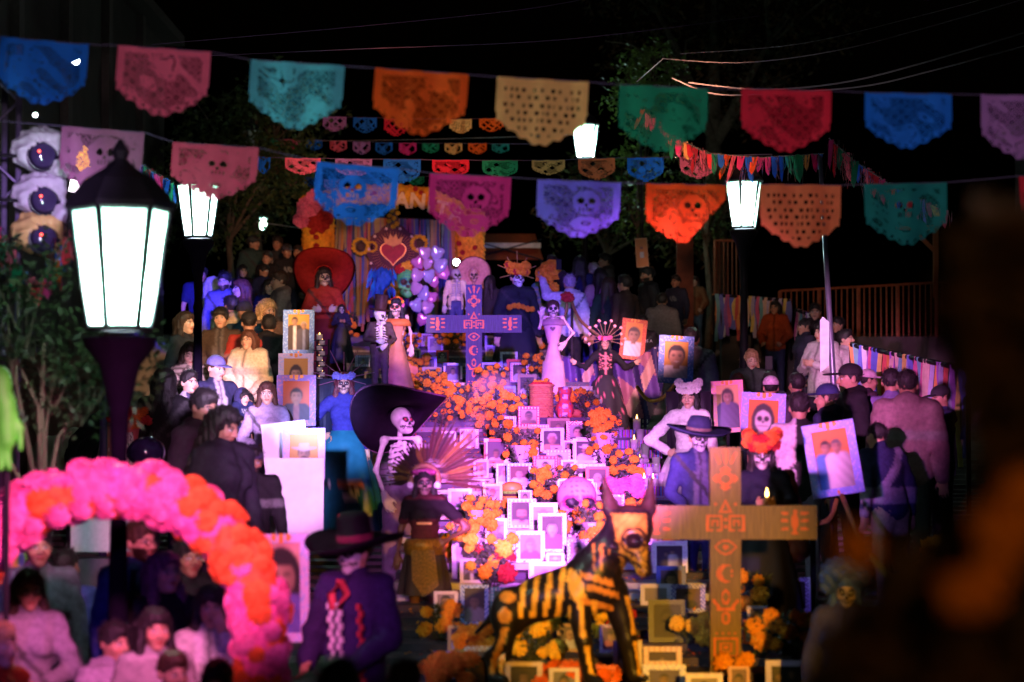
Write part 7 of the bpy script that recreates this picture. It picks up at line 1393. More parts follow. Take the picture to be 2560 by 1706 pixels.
# ------------------------------------------------------------------ marigold portal with ribbon curtain and sacred heart
PD = 41.0
def portal():
    s = PD / F; c = W(985, 700, PD); g = G(PD); t = empty('flower_portal', (c.x, PD, g), 0, 1, 'tall portal of yellow and orange marigolds with a lettered arch', 'portal'); o = Vector((c.x, PD, g)); rnd = random.Random(2)
    X = lambda px: (px - 985) * s; Z = lambda py: W(985, py, PD).z - g
    fuzz = lambda x, y, z: .022 * np.sin(x * 43 + 2 * np.sin(z * 31)) * np.sin(z * 39 + y * 20) + .014 * np.sin(x * 90 + z * 70)
    pcol = lambda P: np.array((.72, .24, .015)) + (np.array((.80, .40, .03)) - np.array((.72, .24, .015))) * (.5 + .5 * np.sin(P[:, :1] * 9 + P[:, 2:3] * 7))
    for x0, x1, y0, nm in ((753, 838, 505, 'left'), (1137, 1214, 545, 'right')):
        cx = X((x0 + x1) / 2); w = (x1 - x0) * s / 2; blob('column', [cap((cx - w * .35, 0, 0), (cx - w * .35, 0, Z(y0)), w * .62, k=.05), cap((cx + w * .35, 0, 0), (cx + w * .35, 0, Z(y0)), w * .62, k=.05)], .028, M(None, .8, noise=.35, scale=18), t, pcol, noise=fuzz, smooth=True)
        for q in range(13): flw(t, MRD, (cx + rnd.uniform(-.9, .9) * w, -w * .66, Z(y0) * (.45 + .52 * (q + rnd.random()) / 13)), .05, 'dark_flower', rnd)
    pts = [(X(px), 0, Z(py)) for px, py in ((770, 512), (830, 500), (900, 488), (985, 484), (1070, 496), (1130, 522), (1175, 548))]
    blob('arch_band', [cap(a, b, .17, k=.05) for a, b in zip(pts, pts[1:])], .028, M(None, .8, noise=.35, scale=18), t, pcol, noise=fuzz)
    for q in range(16): i = q % (len(pts) - 1); a = Vector(pts[i]).lerp(Vector(pts[i + 1]), rnd.random()); flw(t, MRD, a + Vector((0, -.17, rnd.uniform(-.12, .12))), .045, 'dark_flower', rnd)
    for px, py, r, k in ((775, 520, .17, MPK), (800, 560, .18, MRD), (757, 552, .12, MPK), (815, 545, .15, MRD), (790, 500, .13, MPK)): flw(t, k, (X(px), -.2, Z(py)), r, 'large_flower', rnd)
    for ch, px, py, a in (('A', 1006, 506, -4), ('N', 1045, 508, -6), ('I', 1076, 516, -10), ('T', 1106, 528, -14), ('A', 1143, 540, -16)):
        cu = bpy.data.curves.new('letter', 'FONT'); cu.body = ch; cu.size = .36; cu.extrude = .02; cu.align_x = 'CENTER'; cu.align_y = 'CENTER'; cu.offset = .012
        tmp = bpy.data.objects.new('letter', cu); COL.objects.link(tmp); me = bpy.data.meshes.new_from_object(tmp.evaluated_get(bpy.context.evaluated_depsgraph_get())); bpy.data.objects.remove(tmp)
        me.materials.clear(); me.materials.append(M((.80, .52, .40), .7))
        obj('letter', me, t, (X(px), -.22, Z(py)), (R(90), R(-a), 0))
    rb = ribbons('curtain of long coloured ribbons hanging inside the flower portal', [(838, 545, PD + .1), (1140, 555, PD + .1)], 74, 1.75, .045, 'x', 'ribbon_curtain', 'curtain', rail=False, jit=.12, pal=[(.45, .14, .04), (.06, .10, .35), (.40, .05, .14), (.35, .26, .12), (.20, .08, .28), (.10, .22, .24), (.5, .22, .05), (.30, .20, .14), (.04, .05, .18)])
    MB().tube([(0, 0, .03), W(1140, 555, PD + .1) - W(838, 545, PD + .1) + Vector((0, 0, .03))], .02, 6).build('rod', IRON, rb)
portal()
def heart_sign():
    d = PD - .35; s = d / F; c = W(983, 632, d); t = empty('sacred_heart', c, 0, 1, 'dark red sacred heart plaque with rays, stars and gold flame', 'heart plaque'); H = lambda k, dz=0: [(k * 16 * math.sin(a) ** 3 / 16, k * (13 * math.cos(a) - 5 * math.cos(2 * a) - 2 * math.cos(3 * a) - math.cos(4 * a)) / 16 + dz) for a in np.linspace(0, 6.2, 34)]
    n = 40; MB().poly([(.44 * (1 + .05 * math.cos(10 * a)) * math.cos(a), .46 * (1 + .05 * math.cos(10 * a)) * math.sin(a)) for a in np.linspace(0, 6.2, 60)], .04, .03).build('plaque', M((.10, .02, .03), .7), t)
    MB().poly(H(.225), .03, 0).build('gold_edge', M((.6, .25, .06), .4, metal=.5), t); MB().poly(H(.205), .03, -.02).build('heart', M((.42, .010, .02), .6, noise=.25), t)
    MB().poly([(-.13, .15), (-.17, .27), (-.08, .22), (-.05, .32), (0, .24), (.05, .33), (.08, .22), (.17, .27), (.13, .15), (0, .10)], .03, -.035).build('flame', M((.45, .20, .05), .5, metal=.3), t)
    for i in range(44): a = 2 * math.pi * i / 44; MB().tube([(.25 * math.cos(a), .015, .25 * math.sin(a)), (.36 * math.cos(a), .015, .36 * math.sin(a))], .004, 4).build('ray', M((.5, .18, .08), .5), t)
    for i in range(10):
        a = R(-58 + 296 * i / 9); q = MB(); q.poly([((.035 if k % 2 else .015) * math.sin(k * math.pi / 5), (.035 if k % 2 else .015) * math.cos(k * math.pi / 5)) for k in range(10)], .015, -.01); q.build('star', M((.75, .50, .40), .5), t, loc=(.41 * math.cos(a), 0, .42 * math.sin(a)))
    m = MB(); m.poly([(-.14, .42), (-.05, .72), (.0, .80), (.05, .70), (.12, .42)], .03, .02); m.build('crest', M((.10, .05, .03), .7), t)
    for q in range(9): flw(t, [MY[0]], (-.14 + .13 * abs(math.sin(q)) * (1 if q % 2 else -1) * .6 + .14, -.02, .44 + .045 * q), .04, 'gilt_flower')
heart_sign()
def sunflower(label, px, py, r, d=PD - .3):
    c = W(px, py, d); t = empty('sunflower_wreath', c, 0, 1, label, 'wreath', 'golden wreaths of the portal'); rnd = random.Random(px)
    MB().lathe([(r * .5, 0), (r * .3, .02)], 14).build('centre', M((.07, .035, .02), .8), t, rot=(R(90), 0, 0))
    for i in range(13): a = 2 * math.pi * i / 13; flw(t, MY, (r * .78 * math.cos(a), -.03, r * .78 * math.sin(a)), r * .22, 'flower', rnd)
sunflower('golden sunflower wreath left of the sacred heart', 902, 617, .16); sunflower('golden sunflower wreath right of the sacred heart', 1048, 610, .16); sunflower('golden sunflower wreath below the sacred heart', 975, 736, .17, 38.8); sunflower('small golden wreath touching the heart plaque on its left', 930, 618, .10)
cn = empty('market_canopy', (W(1262, 640, 47).x, 47, G(47)), 0, 1, 'orange-striped market canopy in shadow right of the portal', 'canopy'); zb = W(1262, 650, 47).z - G(47)
m = MB(); m._add([(-.75, 0, zb), (.75, 0, zb), (.6, 1.2, zb + .6), (-.6, 1.2, zb + .6)], [(0, 1, 2, 3)]); m.build('cloth', M((.40, .09, .03), .8, trans=.3), cn); MB().box((0, -.02, zb + .28), (1.4, .02, .10)).build('pale_band', M((.5, .4, .36), .8), cn)
for sx in (-1, 1): MB().tube([(sx * .72, 0, 0), (sx * .72, 0, zb)], .03, 6).build('leg', IRON, cn)
for a, b in (((-.72, zb), (.72, zb + .4)), ((.72, zb), (-.72, zb + .4))): MB().tube([(a[0], -.03, a[1]), (b[0], -.03, b[1])], .015, 5).build('strut', IRON, cn)
# ------------------------------------------------------------------ offerings and smaller things on the altar
def at_altar(name, label, cat, px, pyb, group=None): return empty(name, on_altar(px, pyb), 0, 1, label, cat, group)
def skull_blob(label, x0, x1, y0, y1, d, zb, col, sock, name='papier_skull', deco=None):
    s = d / F; w = (x1 - x0) * s; c = W((x0 + x1) / 2, (y0 + y1) / 2, d); h = (y1 - y0) * s; k = h / .235
    t = empty(name, (c.x, d, c.z - h / 2), R(8), 1, label, 'skull')
    P = xf(head_prims(True, True), np.eye(3), k, (0, 0, h * .49)); Pm, Fq = nets(P, .011 * k); Q = (Pm - np.array((0, 0, h * .49))) / k
    C = face_paint(Q, dict(skin=col, paint='skull', bone=col, dark=sock)); f = Q[:, 1] < -.03
    if deco is not None:
        rr = np.abs(np.hypot(np.abs(Q[:, 0]) - .031, Q[:, 2] - .006) - .029) < .004; C[f & rr] = deco; C[f & (np.abs(np.sin(Q[:, 0] * 160) * np.sin(Q[:, 2] * 150)) > .93) & (Q[:, 2] > .03)] = deco
    obj('shell', npmesh(Pm, Fq, M(None, .55, noise=.2, scale=10), C), t, sc=(w / h * 1.35, 1, 1)); return t, k, h
t, k, h = skull_blob('large pink decorated papier-mache skull behind the marigolds', 1384, 1502, 1188, 1328, on_altar(1440, 1326).y, 0, (.50, .25, .37), (.008, .003, .012), deco=(.45, .05, .2))
t, k, h = skull_blob('neon green papier-mache skull with flower wreath at the altar top', 988, 1046, 668, 748, 36.2, 0, (.10, .62, .16), (.05, .03, .02), deco=(.02, .30, .22))
for q in range(8): flw(t, [MRD[0], MY[0], MRD[1]], (-.12 + .05 * q, -.05, h * .92 + .06 * math.sin(q * .45)), .07)
# blue fringe piñata
c = W(957, 702, 36.4); t = empty('paper_fringe', (c.x, 36.4, c.z - .2), 0, 1, 'bright blue fringed paper wig beside the green skull', 'paper fringe'); rnd = random.Random(4)
blob('core', [ell((0, 0, .24), (.15, .12, .16)), ell((-.07, 0, .08), (.10, .1, .14))], .025, M((.01, .10, .42), .8), t, noise=lambda x, y, z: .02 * np.sin(x * 60) * np.sin(z * 50))
for i in range(38):
    a = rnd.uniform(-1.5, 1.5); z = rnd.uniform(.05, .40); MB().leaf((math.sin(a) * .17, -math.cos(a) * .13, z), rnd.uniform(.12, .26), .045, (math.sin(a) * .4, -math.cos(a) * .3, -1), (math.cos(a), math.sin(a), 0)).build('strip', M(rnd.choice([(.01, .12, .5), (.01, .2, .55), (.02, .06, .35)]), .7), t)
# foil balloons
BALL = blob('tmp', [ell((0, 0, 0), (.5, .26, .5)), ell((.28, 0, .3), (.28, .2, .26), k=.1), ell((-.28, 0, .3), (.28, .2, .26), k=.1), ell((0, 0, -.4), (.14, .12, .22), k=.12)], .05, M((.55, .36, .62), .16, metal=.25, noise=.1)); bme = BALL.data; bpy.data.objects.remove(BALL)
BAL2 = bme.copy(); BAL2.materials[0] = M((.40, .40, .68), .16, metal=.25, noise=.1); BAL3 = bme.copy(); BAL3.materials[0] = M((.60, .22, .50), .16, metal=.25, noise=.1)
nm = ['topmost', 'upper right, pointed', 'upper left', 'upper middle', 'right', 'far right', 'middle left', 'centre', 'lower right', 'lower middle', 'lower left', 'low middle', 'lowest right', 'lowest left', 'bottom']
for i, (px, py, r) in enumerate(((1062, 634, .16), (1092, 634, .17), (1046, 658, .16), (1068, 660, .14), (1100, 664, .18), (1108, 682, .18), (1042, 690, .17), (1072, 692, .17), (1084, 705, .14), (1040, 722, .16), (1058, 735, .18), (1078, 745, .15), (1068, 770, .16), (1042, 765, .17), (1056, 800, .15))):
    o = obj('foil_balloon', (bme, BAL2, BAL3)[i % 3], None, W(px, py, 35.8 + .1 * (i % 3)), (.2 * math.sin(i), .5 * math.sin(i * 2.3), .4 * math.cos(i)), r * 1.1); tag(o, '%s shiny heart balloon of the lilac balloon cluster' % nm[i], 'balloon', 'lilac balloon cluster')
# wicker basket, painted dog figure, clay pots, burger
p = on_altar(1354, 1045); s = p.y / F; t = empty('wicker_basket', p, 0, 1, 'tall woven wicker basket filled with red petals below the paper lady', 'basket'); w = 29 * s; h = 80 * s
m = MB()
for i in range(15): z = h * i / 15; m.lathe([(w * 1.0, z), (w * (1.06 + .02 * (i % 2)), z + h / 30), (w * 1.0, z + h / 15 - .001)], 40, fold=lambda a, k, i=i: .02 * math.sin(20 * a + math.pi * (i % 2)))
m.build('weave', M((.42, .16, .07), .7, noise=.3, scale=30), t); MB().tube([(w * 1.06 * math.cos(a), w * 1.06 * math.sin(a), h) for a in np.linspace(0, 6.283, 30)], .014, 6).build('rim', M((.45, .18, .08), .7), t)
MB().tube([(-w * .6, -w * 1.02, h * .02), (-w * .55, -w * 1.06, h * .3), (0, -w * 1.1, h * .48), (w * .55, -w * 1.06, h * .3), (w * .6, -w * 1.02, h * .02)], .009, 5).build('handle', M((.36, .13, .06), .7), t)
for i in range(22): a = i * 2.4; flw(t, MRD, (w * .8 * math.cos(a) * (i / 22) ** .5, w * .8 * math.sin(a) * (i / 22) ** .5, h + .01), .03, 'petal_bloom')
p = on_altar(1412, 1042); s = p.y / F; t = empty('animal_figure', p, 0, 1, 'red painted seated animal figure with small ears beside the wicker basket', 'figurine'); H = 75 * s
def redc(P): C = np.tile(np.array((.45, .04, .05), np.float32), (len(P), 1)); C[(np.abs(P[:, 0]) < .03) & (np.sin(P[:, 2] * 60) > .3) & (P[:, 1] < 0)] = (.55, .42, .5); C[np.sin(P[:, 0] * 80) * np.sin(P[:, 2] * 70) > .7] = (.10, .12, .22); return C
blob('body', [ell((0, 0, H * .25), (.11, .1, H * .27)), cap((0, 0, H * .4), (0, -.01, H * .75), .075, .055, k=.05), ell((0, -.02, H * .86), (.08, .075, .06), k=.03), cap((-.05, 0, H * .9), (-.075, 0, H * 1.02), .025, .01, k=.02), cap((.05, 0, H * .9), (.075, 0, H * 1.02), .025, .01, k=.02), cap((-.05, -.06, H * .3), (-.055, -.09, .02), .03, .03, k=.03), cap((.05, -.06, H * .3), (.055, -.09, .02), .03, .03, k=.03)], .016, PAINT, t, redc)
bunch('giant marigold blooms in a clay pot in front of the winged girl', 1440, 1050, 72, 66, 7, MG, None, .075, pot=(.35, .10, .05), name='marigold_pot')
bunch('leafy dark plant with a single marigold right of the clay pot', 1468, 1040, 50, 60, 2, MG, None, .05)
p = on_altar(1280, 1250); s = p.y / F; t = empty('toy_burger', p, 0, 1, 'toy hamburger with green lettuce on the white cloth', 'burger'); r = 28 * s
MB().lathe([(r * .9, r * .85), (r * .98, r * 1.0), (r * .92, r * 1.35), (r * .6, r * 1.6), (.01, r * 1.68)], 22).build('bun_top', M((.62, .27, .06), .45, noise=.15), t, True)
MB().lathe([(r * .98, r * .62), (r * 1.04, r * .72), (r * .95, r * .85)], 40, fold=lambda a, k: .05 * math.sin(13 * a)).build('lettuce', M((.16, .42, .05), .6), t); MB().lathe([(r * .92, r * .38), (r * .95, r * .5), (r * .92, r * .62)], 22).build('patty', M((.05, .02, .015), .8), t, True)
MB().lathe([(r * .9, .0), (r * .97, r * .15), (r * .95, r * .34)], 22).build('bun_bottom', M((.6, .26, .06), .5), t, True); MB().box((0, 0, r * .365), (r * 1.5, r * 1.5, .006), Matrix.Rotation(R(45), 3, 'Z')).build('cheese', M((.75, .4, .04), .5), t)
bunch('bowl heaped with pink carnations right of the large skull', 1560, 1268, 90, 64, 16, MPK, None, .05, pot=(.30, .04, .06), name='carnation_bowl')
for q, (px, pb, c1) in enumerate(((1530, 1290, (.7, .5, .6)), (1572, 1298, (.65, .1, .15)), (1600, 1292, (.7, .6, .65)))): 
    t = at_altar('candy', '%s sweets heap right of the large skull' % ['left', 'middle', 'right'][q], 'sweets', px, pb); blob('heap', [ell((random.uniform(-.05, .05), random.uniform(-.03, .03), .02 + .015 * i), (.03, .025, .02), k=.005) for i in range(5)], .008, M(c1, .35), t)
bunch('heap of orange petals and blooms at the dog statue feet', 1440, 1716, 190, 46, 12, MOR, None, .05, name='marigold_heap'); bunch('amber bread and blooms heap left of the statue', 1268, 1652, 70, 60, 5, MY, None, .06, name='marigold_heap')
# tray of bread and food at altar left
t = at_altar('bread_board', 'broad orange moulded shell panel behind the groom', 'panel', 1010, 1000); m = MB().poly([(.20 * (1 + .08 * math.cos(9 * a)) * math.cos(a), .24 + .22 * (1 + .08 * math.cos(9 * a)) * math.sin(a)) for a in np.linspace(0, 6.2, 54)], .03); m.build('shell', M((.55, .19, .04), .6), t)
for i in (-1, 0, 1): MB().box((i * .07, -.012, .27), (.03, .02, .16)).build('stripe', M((.60, .36, .24), .6), t)
# ------------------------------------------------------------------ candles
def candle(label, loc, r=.035, h=.11, lit=True, glass=True, grp='glass candles'):
    t = empty('candle', loc, 0, 1, label, 'candle', grp); MB().lathe([(r * .9, 0), (r * .86, h * .75)], 12).build('wax', M((.72, .66, .62), .5, noise=.05), t, True)
    if glass: MB().lathe([(r, 0), (r * 1.02, h), (r * .96, h), (r * .93, .01)], 12).build('glass', M((.62, .60, .62), .1, noise=.03, trans=.5), t, True)
    if lit: MB().lathe([(.002, h * .75), (r * .3, h * .85), (r * .28, h * 1.0), (.002, h * 1.3)], 8).build('flame', M((1, .55, .16), .5, noise=0, emit=9), t, True)
for i, (px, pb) in enumerate(((1592, 1082), (1600, 1112), (1585, 1132), (1612, 1150), (1598, 1178), (1622, 1205), (1610, 1232), (1640, 1180), (1632, 1238), (1655, 1222))):
    candle('white glass candle, %s down the edge of the striped cloth' % ['first', 'second', 'third', 'fourth', 'fifth', 'sixth', 'seventh', 'eighth', 'ninth', 'tenth'][i], on_altar(px, pb), .040, .15, i % 2 == 0)
st = empty('candle_rack', (W(806, 1000, 24.9).x, 24.9, G(24.9)), 0, 1, 'narrow stepped rack carrying the column of small candles', 'rack'); CN = []
for i in range(13):
    px = 802 + (3 if i % 2 else -3) + (14 if i > 10 else 0); py = 848 + i * 13.2; a = W(px, py, 24.9 - .0); CN.append(a)
    MB().box(a - st.location + Vector((0, .02, -.012)), (.11, .10, .012)).build('shelf', IRON, st)
for sx in (-.06, .06): MB().tube([(sx, .06, 0), (sx, .06, CN[0].z - st.location.z)], .012, 6).build('upright', IRON, st)
for i, a in enumerate(CN): candle('small amber glass candle, %s from the top of the candle column' % ['first', 'second', 'third', 'fourth', 'fifth', 'sixth', 'seventh', 'eighth', 'ninth', 'tenth', 'eleventh', 'twelfth', 'thirteenth'][i], a + Vector((0, 0, -.006)), .030, .055, True, True, 'candle column at left')
for i, (px, pb) in enumerate(((826, 1002), (838, 1012), (818, 1018), (846, 1022))): candle('small candle %s beneath the candle column' % ['at upper left', 'at upper right', 'at lower left', 'at lower right'][i], on_altar(px + 60, pb) + Vector((-.3, -.1, .0)), .035, .07, True, True, 'candle column at left')
candle('squat candle glowing left of the red polka-dot frame', on_altar(1258, 1030), .05, .08)
# ------------------------------------------------------------------ ropes and stanchions
def rope(label, pts, r=.018, c=(.50, .24, .05)):
    P = [W(*p) for p in pts]; Q = []
    for i in range(len(P) - 1):
        a, b, c0, c1 = P[i], P[i + 1], P[max(i - 1, 0)], P[min(i + 2, len(P) - 1)]
        for tt in np.linspace(0, 1, 8, endpoint=False): Q.append(.5 * ((2 * a) + (b - c0) * tt + (2 * c0 - 5 * a + 4 * b - c1) * tt * tt + (3 * a - c0 - 3 * b + c1) * tt ** 3))
    Q.append(P[-1]); m = MB(); m.tube(Q, r, 7)
    for i in range(0, len(Q) - 1): m.tube([Q[i] + Vector((0, -r * .5, r * .4)), Q[i + 1] + Vector((0, -r * .5, -r * .4))], r * .55, 4)
    o = m.build('barrier_rope', M(c, .8, noise=.4, scale=60), None, True); tag(o, label, 'rope', 'barrier ropes')
def stanchion(label, px, py, d):
    a = W(px, py, d); g = G(d, a.x); t = empty('stanchion', (a.x, d, g), 0, 1, label, 'stanchion', 'rope stanchions'); h = a.z - g
    MB().lathe([(.02, 0), (.02, h), (.035, h + .01), (.04, h + .04), (.01, h + .07)], 12).build('post', M((.35, .33, .36), .2, metal=.9), t, True); MB().lathe([(.15, 0), (.14, .02), (.03, .04)], 16).build('base', M((.35, .33, .36), .25, metal=.9), t, True)
rope('orange rope slung below the two-men portrait to the sash man', [(2105, 1240, 17.0), (2125, 1290, 16.6), (2150, 1350, 16.2)]); rope('rope sagging left of the two-men portrait', [(2092, 1250, 17.2), (2070, 1300, 17), (2000, 1318, 17)])
rope('bright orange rope sagging in the right foreground', [(2180, 1390, 15.8), (2215, 1432, 15.5), (2250, 1440, 15.2), (2320, 1392, 15)], .024, (.62, .30, .06)); rope('rope falling to the ground at the right edge', [(2330, 1380, 15), (2350, 1430, 14.8), (2372, 1480, 14.6)])
rope('rope curving left of the paper lady', [(1418, 748, 33.2), (1412, 790, 33.2), (1385, 808, 33.2), (1360, 780, 33.2)], .022, (.30, .16, .06)); rope('rope falling right of the paper lady', [(1426, 748, 33.2), (1450, 800, 32.8), (1495, 838, 32.4)], .022, (.30, .16, .06))
rope('golden rope below the right butterfly wing', [(1592, 966, 26.2), (1620, 1000, 26.2), (1655, 996, 26.0), (1688, 960, 25.8)], .020, (.55, .30, .06))
stanchion('stanchion with rope behind the paper lady', 1430, 752, 33.2); stanchion('stanchion under the two-men portrait, chrome', 2032, 1312, 16.9); stanchion('stanchion at right with an orange bloom on top', 2328, 1390, 15)
o = empty('rose_ornament', W(1418, 744, 33.0), 0, 1, 'dark red paper rose on the rope behind the paper lady', 'paper rose'); flw(o, MRD, (0, 0, 0), .09, 'bloom'); o = empty('marigold_ornament', W(2328, 1376, 14.95), 0, 1, 'orange bloom tied to the right stanchion', 'flower'); flw(o, MG, (0, 0, 0), .08, 'bloom'); flw(o, MG, (.06, 0, .05), .06, 'bloom')
o = empty('marigold_pompom', W(1372, 683, 34.4), 0, 1, 'large orange marigold pompom right of the crowned catrina', 'flower'); flw(o, MG, (0, 0, 0), .17, 'bloom'); flw(o, MG, (.06, 0, -.22), .08, 'bloom'); MB().tube([(0, .05, 0), (.05, .1, -1.6)], .015, 6).build('stick', M((.2, .12, .06), .8), o)
# letters on the press shirt
for i, ch in enumerate('ENSA'):
    cu = bpy.data.curves.new('letter', 'FONT'); cu.body = ch; cu.size = .062; cu.extrude = .002; tmp = bpy.data.objects.new('letter', cu); COL.objects.link(tmp); dg = bpy.context.evaluated_depsgraph_get(); me = bpy.data.meshes.new_from_object(tmp.evaluated_get(dg)); bpy.data.objects.remove(tmp)
    me.materials.clear(); me.materials.append(M((.55, .52, .55), .7)); obj('letter', me, pr['rt'], (.02 - i * .052, .155, 1.27), (R(90), 0, R(180)))
# ------------------------------------------------------------------ left: truss tower, stage lights, stall
def truss():
    d = 16.2; a, b = W(47, 300, d), W(42, 960, d); g = G(d); t = empty('truss_tower', (a.x, d, g), 0, 1, 'violet-lit steel truss tower at the left edge', 'truss'); h = a.z - g + .5; m = M((.20, .16, .30), .4, metal=.5)
    for i, (x, y) in enumerate(((0, 0), (-.3, 0), (-.15, .26))): MB().tube([(x, y, 0), (x, y, h)], .022, 8).build('upright', m, t, True)
    z = .1; i = 0
    while z < h - .3: MB().tube([(0, 0, z), (-.3, 0, z + .28)] if i % 2 else [(-.3, 0, z), (0, 0, z + .28)], .010, 5).build('brace', m, t); z += .28; i += 1
truss()
def par(label, px, py, d, r, bag, col, tilt):
    c = W(px, py, d); t = empty('stage_light', c, R(tilt), 1, label, 'stage light', 'stage lights on the truss tower')
    MB().lathe([(.03, .26), (r * .8, .24), (r * .95, .1), (r, .0), (r * .9, .002)], 20).build('can', M((.02, .018, .03), .3, noise=.1), t, True, rot=(R(-90), 0, 0)); MB().lathe([(r * .9, 0), (r * .6, .02), (.01, .03)], 20).build('lens', M((.03, .02, .06), .08, noise=.1), t, True, rot=(R(90), 0, 0))
    blob('rain_cover', [ell((0, .16, .05), (r * 1.5, .18, r * 1.4)), ell((r * 1.1, .06, -r * .8), (r * .7, .12, r * .6), k=.08), ell((-r * 1.0, .16, r * .3), (r * .7, .12, r * .6), k=.06), ell((r * .6, .05, r * 1.0), (r * .7, .1, r * .5), k=.07), ell((-.01, -.05, -.01), (r * .92, .16, r * .80), k=.02, op='s')], .014, M(col, .3, noise=.12, trans=.35), t, noise=lambda x, y, z: .012 * np.sin(x * 33 + z * 21 + 3 * np.sin(y * 15)) * np.sin(z * 27 + y * 40) + .006 * np.sin(x * 71 + z * 93 + 4 * np.sin(x * 20)))
    MB().lathe([(.008, 0), (.006, .01)], 8).build('indicator', M((1, .06, .03), .4, noise=0, emit=10), t, loc=(-.03, -.03, .02), rot=(R(90), 0, 0)); MB().tube([(-r, .1, 0), (-r * 1.6, .12, 0), (-.32, .1, .0)], .014, 6).build('bracket', IRON, t)
par('uppermost stage light in a white plastic rain cover', 108, 388, 15.4, .105, 1, (.66, .66, .70), 20); par('middle stage light in a lilac-lit plastic rain cover', 112, 500, 15.4, .105, 1, (.60, .52, .66), 22); par('lowest stage light in a plastic rain cover tinted for amber light', 112, 596, 15.4, .105, 1, (.70, .45, .18), 25)  # lilac and amber light on the covers is put into their colours
c = W(206, 406, 19.5); t = empty('amber_light', c, 0, 1, 'amber glowing covered lamp seen through the mauve flag', 'stage light'); blob('cover', [ell((0, 0, .04), (.07, .06, .09)), ell((.04, 0, -.10), (.06, .05, .07), k=.05)], .014, M((1, .42, .05), .4, noise=.4, scale=30, emit=1.6), t, noise=lambda x, y, z: .012 * np.sin(x * 90) * np.sin(z * 80)); MB().tube([(0, .03, -.1), (0, .05, -.6)], .02, 6).build('stand', IRON, t)
c = W(196, 468, 20); t = empty('white_panel_light', c, R(-20), 1, 'white glowing panel lamp below the mauve flag', 'stage light'); MB().box((0, 0, 0), (.16, .02, .10), Matrix.Rotation(R(12), 3, 'Y')).build('panel', M((1, .85, .95), .4, noise=0, emit=5), t); MB().box((0, .03, 0), (.18, .03, .12)).build('housing', IRON, t)
# stall with canvas, posts and pink column
wt = MB().tube([(.0, 0, 0), (0, 0, 1.9)], .045, 10).build('stall_post', M((.07, .04, .16), .5), None, True, loc=(W(262, 1000, 21).x, 21, G(21))); tag(wt, 'violet stall post left of the painted pilaster', 'post')
cv = blob('canvas_bundle', [ell((0, 0, .55), (.36, .22, .50)), ell((.25, -.02, .30), (.22, .2, .32), k=.1), ell((-.3, 0, .62), (.16, .15, .34), k=.1)], .03, M((.55, .47, .34), .8, noise=.2), None, noise=lambda x, y, z: .012 * np.sin(x * 14 + z * 22), loc=(W(185, 1100, 23.6).x, 23.6, G(23.6))); tag(cv, 'pale canvas bundle behind the bending man', 'canvas')
def pil(u, v): C = np.tile(np.array((.26, .10, .07), np.float32), u.shape + (1,)); C[np.sin(u * 9 + 5 * np.sin(v * 14)) * np.sin(v * 23 + 3 * np.sin(u * 8)) > .72] = (.5, .42, .38); return C
o = obj('painted_pilaster', sheet(.12, 1.35, 14, 90, PAINT, pil, thick=.1), None, (W(286, 1100, 20.6).x, 20.6, G(20.6))); tag(o, 'red-brown pilaster with pale flaking patches', 'pilaster')
t = empty('pink_column', (W(320, 1100, 20.2).x, 20.2, G(20.2)), 0, 1, 'smooth coral-pink tapering column topped with red flowers', 'column'); MB().lathe([(.12, 0), (.10, .2), (.075, .7), (.085, 1.2), (.10, 1.32)], 18).build('shaft', M((.62, .12, .13), .6, noise=.08), t, True)
for i in range(9): flw(t, [MRD[0], MOR[0], MRD[1]], (-.12 + .035 * i, -.06, 1.36 + .05 * math.sin(i * 2)), .05)
def swirl(u, v): C = np.tile(np.array((.62, .6, .58), np.float32), u.shape + (1,)); C[np.abs(np.sin(u * 7 + 4 * np.sin(v * 26)) * np.sin(v * 40 + 4 * np.sin(u * 6))) < .13] = (.02, .02, .02); return C
o = obj('swirl_banner', sheet(.085, 1.25, 20, 150, PAINT, swirl, thick=.006), None, (W(352, 1100, 20.1).x, 20.1, G(20.1)), (0, R(-5), 0)); tag(o, 'narrow white banner with black scrollwork right of the coral column', 'banner')
def swp(u, v): C = np.tile(np.array((.55, .52, .56), np.float32), u.shape + (1,)); a = np.arctan2(v - .6, u - .8); r = np.hypot(u - .8, v - .6); C[(np.abs(np.sin(a / 2 + r * 50)) < .3) & (r < .12)] = (.03, .02, .05); C[(np.hypot(u - .82, v - .85) < .07)] = (.5, .04, .06); return C
o = obj('spiral_sign', sheet(.45, .30, 60, 40, PAINT, swp, thick=.02), None, (W(265, 1380, 15.4).x, 15.4, W(265, 1380, 15.4).z)); tag(o, 'pale panel with a black spiral behind the people inside the arch', 'sign')
o = MB().box((0, 0, .45), (.4, .3, .9)).build('pedestal', M((.12, .08, .12), .8), None, loc=(W(265, 1380, 15.6).x, 15.62, G(15.6) - .1)); tag(o, 'dark pedestal carrying the spiral panel', 'pedestal')
hl = blob('glossy_helmet', [ell((0, 0, 0), (.13, .13, .11))], .02, M((.015, .01, .04), .08, noise=.3, scale=20), None, loc=W(365, 1132, 16.5), clip=lambda x, y, z: -.07 - z); tag(hl, 'glossy dark sequined hat behind the top of the arch', 'hat')
